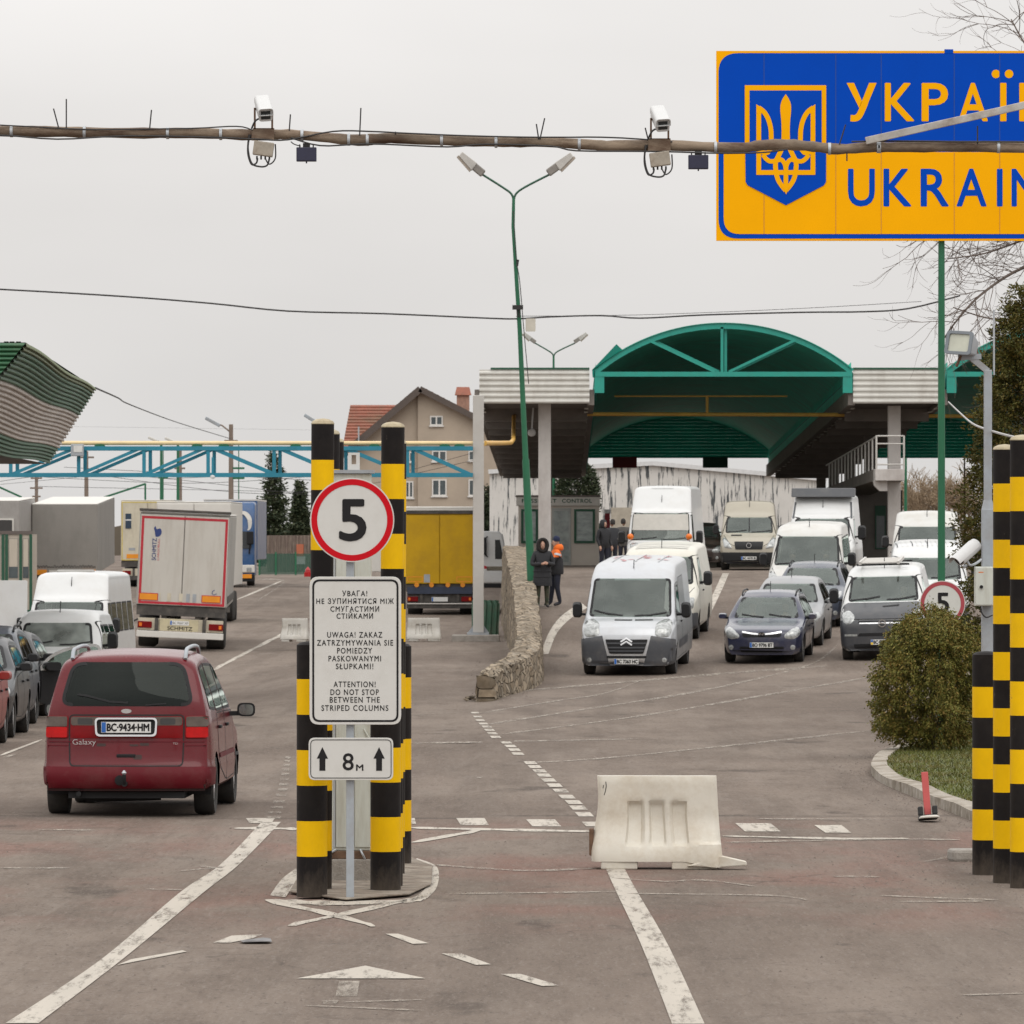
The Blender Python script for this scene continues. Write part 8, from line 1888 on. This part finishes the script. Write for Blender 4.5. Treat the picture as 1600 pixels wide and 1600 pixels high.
def hand(mb, wrist, d, up, curl=.5, sz=1.0):
    """palm with five separate bent fingers growing from the wrist"""
    d = Vector(d).normalized(); up = Vector(up).normalized(); sd = d.cross(up).normalized(); up = sd.cross(d); w_ = Vector(wrist)
    mb.tube([w_ - d*.02, w_ + d*.03*sz, w_ + d*.085*sz], [.026*sz, .036*sz, .034*sz], 8)
    for i, (o, l) in enumerate(((-.027, .070), (-.009, .080), (.009, .075), (.026, .058))):
        a = w_ + d*.075*sz + sd*o*sz; q = a + d*l*.5*sz - up*curl*.02*sz; r_ = q + d*l*.3*sz*(1-curl*.6) - up*curl*l*.45*sz
        mb.tube([a, q, r_], [.0095*sz, .009*sz, .007*sz], 6)
    a = w_ + d*.02*sz - sd*.03*sz; mb.tube([a, a + d*.035*sz - sd*.03*sz - up*.01*sz, a + d*.065*sz - sd*.025*sz - up*.03*sz], [.012*sz, .010*sz, .008*sz], 6)
def head(par, c, yaw, skin=SKIN):
    """a face with eyes, nose, mouth and ears, looking along -Y turned by yaw"""
    rt = Matrix.Rotation(yaw, 3, 'Z'); c = Vector(c); T_ = lambda x, y, z: c + rt @ Vector((x, y, z)); mb = MB(); n = 16; rows = 10; vs = []
    for i in range(rows+1):
        t = i/rows; z = -.115 + .235*t; rr = math.sin(math.pi*min(.97, .06+.9*t))**.6; wx = .073*rr*(.78 + .25*t if t < .6 else .93); wy = .092*rr
        for j in range(n): a = 2*math.pi*j/n; vs.append(T_(wx*math.cos(a), wy*math.sin(a) - (.012 if t < .4 else 0), z))
    mb.add(vs, [(i*n+j, i*n+(j+1) % n, (i+1)*n+(j+1) % n, (i+1)*n+j) for i in range(rows) for j in range(n)] + [tuple(reversed(range(n))), tuple(range(rows*n, rows*n+n))])
    mb.tube([T_(0, -.085, .02), T_(0, -.108, -.015), T_(0, -.09, -.03)], [.009, .015, .009], 6)
    for sx in (-1, 1): mb.tube([T_(sx*.072, .0, .02), T_(sx*.082, .012, .0), T_(sx*.072, .0, -.03)], [.008, .014, .008], 6)
    h = mb.build('head', skin, par, smooth=60)
    mb = MB()
    for sx in (-1, 1): mb.obox(T_(sx*.028, -.083, .015), .022, .014, .010, rt)
    mb.obox(T_(0, -.088, -.062), .045, .012, .009, rt); mb.build('eyes_and_mouth', M('face_shade', (.10, .035, .03), .6), h); return h
def person(label, x, s, rz, J, pick, mats, head_c, head_yaw, hands=(), extra=None, z=None):
    t = thing('person', label, 'person', A(x, s, z), rz)
    E = [('pelvis','belly'),('belly','chest'),('chest','neck'),('pelvis','hipL'),('hipL','kneeL'),('kneeL','ankL'),('ankL','toeL'),('pelvis','hipR'),('hipR','kneeR'),('kneeR','ankR'),('ankR','toeR'),('chest','shL'),('shL','elL'),('elL','wrL'),('chest','shR'),('shR','elR'),('elR','wrR')]
    skin_body(t, J, E, mats, pick); head(t, head_c, head_yaw)
    for w_, d, up, c in hands: mb = MB(); hand(mb, w_, d, up, c, 1.05); mb.build('hand', SKIN, t, smooth=60)
    if extra: extra(t)
    return t
def joints(**k):
    J = dict(pelvis=(0,0,.95,.135), belly=(0,0,1.10,.135), chest=(0,0,1.32,.15), neck=(0,0,1.50,.06), hipL=(.10,0,.88,.10), kneeL=(.11,-.02,.50,.072), ankL=(.12,.02,.10,.052), toeL=(.13,-.14,.045,.04), hipR=(-.10,0,.88,.10), kneeR=(-.11,-.02,.50,.072), ankR=(-.12,.02,.10,.052), toeR=(-.13,-.14,.045,.04), shL=(.20,0,1.42,.075), elL=(.27,.02,1.14,.058), wrL=(.25,-.10,.90,.042), shR=(-.20,0,1.42,.075), elR=(-.27,.02,1.14,.058), wrR=(-.25,-.10,.90,.042))
    J.update(k); return J
# woman in a fur trimmed parka, hands together in front
J = joints(elL=(.28,-.04,1.13,.07), wrL=(.10,-.26,1.17,.05), elR=(-.28,-.04,1.13,.07), wrR=(-.06,-.27,1.15,.05), chest=(0,0,1.32,.17), belly=(0,0,1.08,.18), pelvis=(0,0,.93,.18))
def pk(c): return 2 if c.z < .09 else 1 if c.z < .62 else 0
def ex_parka(t):
    mb = MB(); mb.lathe([(.245, .58), (.25, .64), (.235, .80), (.225, 1.0), (.21, 1.15)], (0, 0, 0), n=22); o = mb.build('parka_skirt', FABK, t, smooth=50); o.scale = (1, .78, 1)
    mb = MB()
    for z in (.68, .82, .96): mb.lathe([(.243, z-.012), (.249, z), (.243, z+.012)], (0, 0, 0), n=22)
    q = mb.build('quilt_seam', FABK, o)
    mb = MB(); n = 26; ring = [(.125*math.sin(2*math.pi*i/n), -.075 + .03*math.cos(4*math.pi*i/n)*0, 1.635 + .155*math.cos(2*math.pi*i/n)) for i in range(n+1)]; mb.tube(ring, .045, 8); hd = mb.build('fur_trim', FURM, t, smooth=60)
    mb = MB(); mb.lathe([(.10, 1.44), (.155, 1.50), (.165, 1.62), (.15, 1.73), (.09, 1.80), (.01, 1.815)], (0, .05, 0), n=18); h2 = mb.build('hood', FABK, t, smooth=60); h2.scale = (1, .85, 1)
person('person in a black fur hooded parka and camouflage trousers beside the lamp post', 847.5, 60.4, R(8), J, pk, [FABK, FABC, SHOE], (0, -.045, 1.63), R(-6), [((.08,-.27,1.17), (-.6,-.5,.1), (0,0,1), .7), ((-.04,-.28,1.15), (.6,-.5,.15), (0,0,1), .7)], ex_parka)
# man in an orange topped jacket and navy cap, turned to the left
J = joints(elL=(.22,-.18,1.16,.065), wrL=(.10,-.36,1.02,.048), elR=(-.25,-.16,1.15,.065), wrR=(-.14,-.36,1.0,.048), chest=(0,0,1.34,.165), belly=(0,0,1.12,.16), pelvis=(0,0,.96,.145), ankL=(.13,.06,.10,.052), toeL=(.13,-.12,.045,.042), ankR=(-.12,-.12,.10,.052), toeR=(-.12,-.30,.045,.042), kneeR=(-.11,-.08,.50,.075))
def pk2(c): return 3 if c.z < .09 else 2 if c.z < .86 else 1 if c.z > 1.29 and abs(c.x) < .32 else 0
def ex_orange(t):
    mb = MB(); mb.lathe([(.205, .84), (.225, .90), (.215, 1.1), (.205, 1.25)], (0, 0, 0), n=22); o = mb.build('jacket_hem', FABK, t, smooth=50); o.scale = (1, .82, 1)
    mb = MB(); mb.lathe([(.10, 1.46), (.135, 1.51), (.12, 1.59), (.08, 1.63)], (0, .055, 0), n=16); mb.build('orange_hood', FABO, t, smooth=60)
    for sx in (-1, 1): mb = MB(); mb.tube([(sx*.215, -.03, 1.375), (sx*.222, -.045, 1.325)], [.092, .088], 14, caps=False); mb.build('reflective_band', FABW, t, smooth=60)
    mb = MB(); mb.lathe([(.088, 1.70), (.094, 1.74), (.09, 1.79), (.06, 1.835), (.01, 1.85)], (0, .0, 0), n=16); mb.build('knit_cap', BEAN, t, smooth=60)
person('person in a dark jacket with orange shoulders and navy cap, turned to the left', 869.5, 60.0, R(-72), J, pk2, [FABK, FABO, FABN, SHOE], (0, -.02, 1.66), R(-6), [((.09,-.38,1.01), (-.4,-.8,-.1), (0,0,1), .6), ((-.12,-.38,.99), (.3,-.8,-.1), (0,0,1), .6)], ex_orange)
def ex_hair(t): mb = MB(); mb.lathe([(.075, 1.60), (.085, 1.66), (.084, 1.72), (.06, 1.775), (.01, 1.79)], (0, .015, 0), n=16); mb.build('hair', HAIRD, t, smooth=60)
def pk3(c): return 2 if c.z < .09 else 1 if c.z < .84 else 0
J = joints(chest=(0,0,1.33,.17), belly=(0,0,1.1,.165), pelvis=(0,0,.95,.15))
person('person in black clothes with a raised hood standing beyond the silver van', 943.5, 47.5, R(40), J, pk3, [FABK, FABN, SHOE], (0, -.02, 1.62), 0, [((.25,-.11,.89), (0,-.2,-1), (0,-1,0), .4), ((-.25,-.11,.89), (0,-.2,-1), (0,-1,0), .4)], lambda t: (MB().lathe([(.07, 1.47), (.115, 1.53), (.125, 1.63), (.11, 1.73), (.06, 1.78), (.01, 1.79)], (0, .03, 0), n=16).build('hood', FABK, t, smooth=60)))
person('person with short dark hair in a dark grey jacket near the red barrier post', 957, 46.8, R(-150), J, pk3, [GREYC, FABN, SHOE], (0, -.02, 1.65), 0, [((.25,-.11,.89), (0,-.2,-1), (0,-1,0), .4), ((-.25,-.11,.89), (0,-.2,-1), (0,-1,0), .4)], ex_hair)
person('person in a grey coat half hidden beside the camper van', 974, 45.5, R(160), J, pk3, [M('grey_coat', (.075, .07, .065), .9), FABN, SHOE], (0, -.02, 1.65), 0, [], ex_hair)

# ================================================================== plants
def leaf_mat(name, c1, c2, c3):
    m = bpy.data.materials.new(name); m.use_nodes = True; t = m.node_tree; N, L = t.nodes, t.links; b = N['Principled BSDF']; b.inputs['Roughness'].default_value = .65; b.inputs['Specular IOR Level'].default_value = .25
    ge = N.new('ShaderNodeNewGeometry'); co = N.new('ShaderNodeTexCoord'); no = N.new('ShaderNodeTexNoise'); no.inputs['Scale'].default_value = 3.2; no.inputs['Detail'].default_value = 3; L.new(co.outputs['Object'], no.inputs['Vector'])
    r1 = N.new('ShaderNodeValToRGB'); r1.color_ramp.elements[0].color = (*c1, 1); r1.color_ramp.elements[1].color = (*c3, 1); q = r1.color_ramp.elements.new(.5); q.color = (*c2, 1)
    ad = N.new('ShaderNodeMath'); ad.operation = 'ADD'; L.new(ge.outputs['Random Per Island'], ad.inputs[0]); L.new(no.outputs['Fac'], ad.inputs[1]); mu = N.new('ShaderNodeMath'); mu.operation = 'MULTIPLY_ADD'; mu.inputs[1].default_value = .8; mu.inputs[2].default_value = -.3; L.new(ad.outputs[0], mu.inputs[0]); L.new(mu.outputs[0], r1.inputs[0])
    L.new(r1.outputs[0], b.inputs['Base Color']); return m
THUJ = leaf_mat('thuja_foliage', (.050, .058, .011), (.150, .142, .028), (.21, .13, .034)); FIRM = leaf_mat('fir_foliage', (.016, .026, .014), (.042, .058, .028), (.075, .08, .042)); BROWNF = leaf_mat('dry_twigs', (.16, .11, .06), (.26, .19, .11), (.33, .25, .15))
BARK = M('bark', (.09, .065, .05), .9, var=.35, vs=6)
def sprays(mb, pts, size, rnd, droop=.5, per=3, out=None):
    """fans of small scale-leaf blades at each point"""
    for p in pts:
        p = Vector(p); o = (p - (out or Vector((0, 0, p.z)))); o.z = 0
        o = o.normalized() if o.length > 1e-3 else Vector((1, 0, 0))
        for _ in range(per):
            d = (o*rnd.uniform(.2, 1) + Vector((rnd.gauss(0, .5), rnd.gauss(0, .5), rnd.uniform(-droop, 1-droop)))).normalized(); s_ = d.cross(Vector((rnd.gauss(0, 1), rnd.gauss(0, 1), rnd.gauss(0, 1)))).normalized()
            l, w_ = size*rnd.uniform(.6, 1.4), size*rnd.uniform(.14, .3); a = p + Vector((rnd.gauss(0, size*.5), rnd.gauss(0, size*.5), rnd.gauss(0, size*.5)))
            mb.add([a - s_*w_*.3, a + d*l*.5 - s_*w_, a + d*l, a + d*l*.5 + s_*w_], [(0, 1, 2, 3)])
def bush(name, label, c, prof, n, size, mat, seed, droop=.5, ysc=1.0, clump=.25, cat='bush', stem=.05, per=3, lumps=None):
    """prof: [(z, radius)]"""
    rnd = random.Random(seed); t = thing(name, label, cat, c); pts = []; H = prof[-1][0]
    cl = lumps or [(rnd.uniform(0, 2*math.pi), rnd.uniform(prof[0][0], H), rnd.uniform(.75, 1.15)) for _ in range(int(26))]
    while len(pts) < n:
        z = rnd.uniform(prof[0][0], H); r_ = interp(prof, z)
        if rnd.random() > r_/max(q[1] for q in prof) + .05: continue
        a = rnd.uniform(0, 2*math.pi)
        k = 1.0 + clump*sum((sc-.95)*math.exp(-(((a-ca+math.pi) % (2*math.pi))-math.pi)**2/.18 - ((z-cz)/(.14*H))**2) for ca, cz, sc in cl)*4
        rr = r_*k*(1 - abs(rnd.gauss(0, .22)))
        pts.append((rr*math.cos(a), rr*math.sin(a)*ysc, z + rnd.gauss(0, .02)))
    mb = MB(); sprays(mb, pts, size, rnd, droop, per); mb.build('foliage', mat, t, fixn=False)
    mb = MB(); mb.tube([(0, 0, -.05), (.02, 0, H*.5), (0, 0, H*.9)], [stem, stem*.7, stem*.2], 8)
    for i in range(10): a = rnd.uniform(0, 6.28); z = rnd.uniform(.02, H*.6); r_ = interp(prof, min(H, z+.35))*.75; mb.tube([(0, 0, z), (r_*.5*math.cos(a), r_*.5*math.sin(a)*ysc, z+.18), (r_*math.cos(a), r_*math.sin(a)*ysc, z+.45)], [stem*.45, stem*.3, stem*.1], 6)
    mb.build('stem', BARK, t, smooth=60); return t
def tufted(name, label, c, prof, nclump, per, csize, size, mat, seed, cat, ysc=1.0, stem=.05, droop=.3, rough=.16):
    """evergreen built of many drooping tufts with dark hollows between them"""
    rnd = random.Random(seed); t = thing(name, label, cat, c); H = prof[-1][0]; mb = MB(); R0 = max(q[1] for q in prof); k = 0
    waves = [(rnd.uniform(0, 6.28), rnd.choice([2, 3, 5]), rnd.uniform(1.5, 5), rnd.uniform(0, 6.28)) for _ in range(4)]
    while k < nclump:
        z = rnd.uniform(prof[0][0], H); r_ = interp(prof, z)
        if rnd.random() > (r_ + .08)/R0: continue
        k += 1; a = rnd.uniform(0, 6.28); wob = 1 + rough*sum(math.sin(n*a + p0)*math.sin(f*z + p1) for p0, n, f, p1 in waves)/2
        rr = r_*wob*rnd.choice([rnd.uniform(.86, 1.06), rnd.uniform(.80, 1.0), rnd.uniform(.55, .9), rnd.uniform(.3, .8)]); o = Vector((math.cos(a), math.sin(a)*ysc, 0)); cc = o*rr + Vector((0, 0, z)); ax = (o*.75 + Vector((rnd.gauss(0, .25), rnd.gauss(0, .25), rnd.uniform(-.9, .5) - droop))).normalized(); cl = csize*rnd.uniform(.7, 1.5)
        for _ in range(per):
            u = rnd.random(); p = cc + ax*cl*(u - .45)*1.6 + Vector((rnd.gauss(0, 1), rnd.gauss(0, 1), rnd.gauss(0, 1)))*cl*.26*(1.15-u*.7)
            d = (ax + Vector((rnd.gauss(0, .55), rnd.gauss(0, .55), rnd.gauss(0, .55)))).normalized(); s_ = d.cross(Vector((rnd.gauss(0, 1), rnd.gauss(0, 1), rnd.gauss(0, 1)))).normalized(); l = size*rnd.uniform(.6, 1.5); w_ = size*rnd.uniform(.16, .3)
            mb.add([p - s_*w_*.3, p + d*l*.5 - s_*w_, p + d*l, p + d*l*.5 + s_*w_], [(0, 1, 2, 3)])
    mb.build('foliage', mat, t, fixn=False)
    mb = MB(); mb.tube([(0, 0, -.05), (.02, 0, H*.5), (0, 0, H*.9)], [stem, stem*.7, stem*.2], 8)
    for i in range(12): a = rnd.uniform(0, 6.28); z = rnd.uniform(.02, H*.6); r_ = interp(prof, min(H, z+.35))*.8; mb.tube([(0, 0, z), (r_*.5*math.cos(a), r_*.5*math.sin(a)*ysc, z+.12), (r_*math.cos(a), r_*math.sin(a)*ysc, z+.32)], [stem*.45, stem*.3, stem*.1], 6)
    mb.build('stem', BARK, t, smooth=60); return t
tufted('thuja_bush', 'rounded brownish green thuja bush on the grass island', Vector(((1455-800)/117, S/117, .10)), [(.10,.30),(.25,.58),(.5,.72),(.85,.75),(1.15,.72),(1.42,.64),(1.64,.48),(1.80,.27),(1.88,.08)], 900, 80, .14, .040, THUJ, 3, 'bush', droop=.35, rough=.34)
tufted('thuja_tree', 'tall dark columnar thuja tree at the right edge behind the grey pole', Vector(((1603-800)/108, S/108, .05)), [(.1,.60),(1.0,.78),(2.5,.82),(4.0,.70),(5.2,.52),(6.1,.28),(6.5,.06)], 1500, 70, .19, .055, leaf_mat('dark_thuja_foliage', (.030, .036, .009), (.092, .092, .018), (.15, .10, .028)), 5, 'tree', stem=.12, droop=-.35, rough=.30)
bush('dark_tree', 'dark leafy evergreen behind the passport booth', A(903, 30, 1.75), [(1.8,.4),(2.6,.9),(3.5,1.1),(4.4,.85),(5.0,.3)], 3000, .17, FIRM, 8, .4, cat='tree', stem=.15)
def fir(label, cx, s, H, r_, seed):
    t = thing('fir_tree', label, 'tree', A(cx, s)); rnd = random.Random(seed); mb = MB(); pts = []
    for _ in range(2600):
        z = H*(1 - rnd.random()**.6*.92); k = (H-z)/H; lay = .7 + .3*math.cos(z*6.5); rr = r_*(k**.8)*lay*rnd.uniform(.3, 1.05); a = rnd.uniform(0, 6.28); pts.append((rr*math.cos(a), rr*math.sin(a), z - rr*.22))
    sprays(mb, pts, .28, rnd, .62, 3); mb.build('crown', FIRM, t, fixn=False); MB().tube([(0,0,0),(0,0,H)], [.22, .03], 8).build('trunk', BARK, t, smooth=60)
fir('tall dark fir tree rising behind the lattice girder', 428, 23, 8.1, 1.9, 1); fir('smaller dark fir tree right of the tall one, near the sign', 468, 24, 5.8, 1.25, 2)
fir('small dark fir behind the pale column beside the house', 762, 23, 5.6, .9, 4)
def bare_tree(label, base, H, seed, mat, spread=1.0, gens=6, r0=.16, lean=(0, 0), twig=None, len0=.32, droop=0.0, name='bare_tree', crown='branches', fork=3, minr=.004):
    rnd = random.Random(seed); t = thing(name, label, 'tree', base); tr_, br = MB(), MB()
    def grow(p, d, l, r_, g):
        pts = [p]; q = p.copy(); dd = d.copy(); k = 4
        for i in range(k):
            dd = (dd + Vector((rnd.gauss(0, .14), rnd.gauss(0, .14), rnd.gauss(.03, .10) - droop*(g >= 3)*.16*(g-2)))).normalized(); q = q + dd*l/k; pts.append(q.copy())
        (tr_ if g == 0 else br).tube(pts, [lerp(r_, r_*.62, i/k) for i in range(k+1)], 8 if g < 2 else 5 if g < 4 else 3, caps=False)
        if g >= gens: return
        for i in range(fork if g else fork+1):
            pp = pts[rnd.choice([2, 3, 4] if g else [3, 4, 4])]; ax = dd.orthogonal().normalized(); ax.rotate(Quaternion(dd, rnd.uniform(0, 6.28))); nd = dd.copy(); nd.rotate(Quaternion(ax, rnd.uniform(.3, .85)*spread)); grow(pp, nd, l*rnd.uniform(.62, .86), max(minr, r_*.58), g+1)
    grow(Vector((0, 0, -.1)), Vector((lean[0], lean[1], 1)).normalized(), H*len0, r0, 0)
    tr_.build('trunk', mat, t, smooth=60); br.build(crown, mat, t, smooth=60); return t
TWIG = M('bare_bark', (.13, .10, .085), .85, var=.25)
def limb_tree(label, base, s, trunk, limbs, seed, mat):
    """leafless tree with long thin limbs and curling twigs; limbs are given by photo points at its own distance s"""
    rnd = random.Random(seed); t = thing('bare_tree', label, 'tree', base); b0 = Vector(base); L3 = lambda x, y, dy=0: A(x, s, y=y) - b0 + Vector((0, dy, 0))
    MB().tube([Vector((0, 0, -.1))] + [L3(*p) for p in trunk], [.16, .14, .12, .09, .06][:len(trunk)+1], 10).build('trunk', mat, t, smooth=60)
    br = MB()
    def twig(p, d, l, r_, g):
        q = p.copy(); dd = d.normalized(); pts = [q.copy()]; cv = Vector((rnd.gauss(0, .25), rnd.gauss(0, .2), rnd.uniform(-.05, .30))) * (1 if g else .7); k = 7
        for i in range(k):
            sag = -.22 if i < k*.45 else .30
            dd = (dd + cv*.35 + Vector((rnd.gauss(0, .07), rnd.gauss(0, .07), sag*.55))).normalized(); q = q + dd*l/k; pts.append(q.copy())
        br.tube(pts, [lerp(r_, r_*.45, i/k) for i in range(k+1)], 4, caps=False)
        if g < 2:
            for _ in range(rnd.choice([2, 3, 3]) if g == 0 else rnd.choice([1, 2, 2])):
                a = rnd.randrange(1, k); ax = Vector((rnd.gauss(0, 1), rnd.gauss(0, .6), rnd.gauss(0, 1))).normalized(); nd = (pts[a+1 if a < k else a] - pts[a-1]).normalized(); nd.rotate(Quaternion(ax, rnd.uniform(.3, 1.0)*rnd.choice([-1, 1]))); twig(pts[a], nd, l*rnd.uniform(.5, .8), r_*.62, g+1)
    for pts, r0, n in limbs:
        P_ = spline([tuple(L3(x, y, rnd.uniform(-.4, .4))) for x, y in pts], 6); k = len(P_); br.tube(P_, [lerp(r0, r0*.3, i/k) for i in range(k)], 6, caps=False)
        for _ in range(n):
            i = rnd.randrange(2, k-1); d = (Vector(P_[i+1]) - Vector(P_[i-1])).normalized() if i+1 < k else Vector((-1, 0, 0))
            ax = Vector((rnd.gauss(0, .5), 1, rnd.gauss(0, .5))).normalized(); d.rotate(Quaternion(ax, rnd.uniform(.3, 1.2)*rnd.choice([-1, 1]))); twig(Vector(P_[i]), d, rnd.uniform(.45, 1.15), .0085, 0)
    br.build('branches', mat, t, smooth=60); return t
limb_tree('bare tree with thin curling twigs hanging behind the country sign', Vector(((1760-800)/100, S/100, 0)), 100, [(1758,800),(1752,600),(1742,430),(1735,250)],
    [([(1742,430),(1660,405),(1595,420),(1530,462),(1490,505),(1474,530)], .034, 30), ([(1740,380),(1660,360),(1600,375),(1540,395),(1480,405)], .026, 24), ([(1748,560),(1680,520),(1610,500),(1550,497),(1490,480)], .026, 22), ([(1736,300),(1660,310),(1580,335),(1500,362),(1440,372)], .026, 20), ([(1735,250),(1690,190),(1640,130),(1600,70),(1580,30)], .028, 26), ([(1750,620),(1690,590),(1640,585),(1590,560)], .022, 14), ([(1740,420),(1800,330),(1880,260),(1960,240)], .035, 18), ([(1748,560),(1820,470),(1900,430)], .03, 14), ([(1735,250),(1760,150),(1800,60)], .03, 14), ([(1752,640),(1700,630),(1640,660),(1590,655)], .018, 10)], 12, TWIG)
BTW = M('brown_far_twigs', (.27, .20, .13), .9, var=.2)
for i, (x, s, h) in enumerate(((1440, 27, 5.8), (1478, 26, 6.6), (1512, 27, 6.2), (1420, 25, 4.4))):
    bare_tree(['brown bare bushy tree just right of the balcony column', 'taller brown bare tree in the gap left of the sign pole', 'brown bare tree between the sign pole and the tall thuja', 'low brown bare tree closest to the balcony column'][i], A(x, s), h, 40+i, BTW, 1.15, 5, .12, fork=4, minr=.02, len0=.30)
TL = M('far_wood', (.12, .10, .075), .95, var=.4, vs=.05)
mb = MB(); rnd = random.Random(77); pts = []; x = -420
while x < 420: pts.append((x, 3 + rnd.uniform(-1.2, 1.6))); x += rnd.uniform(2, 6)
mb.prism([(-420, -2)] + pts + [(420, -2)], lambda u, v, t: (u, 700 + 12*t, v)); tag(mb.build('treeline', TL), kind='stuff', label='low far wood along the horizon')
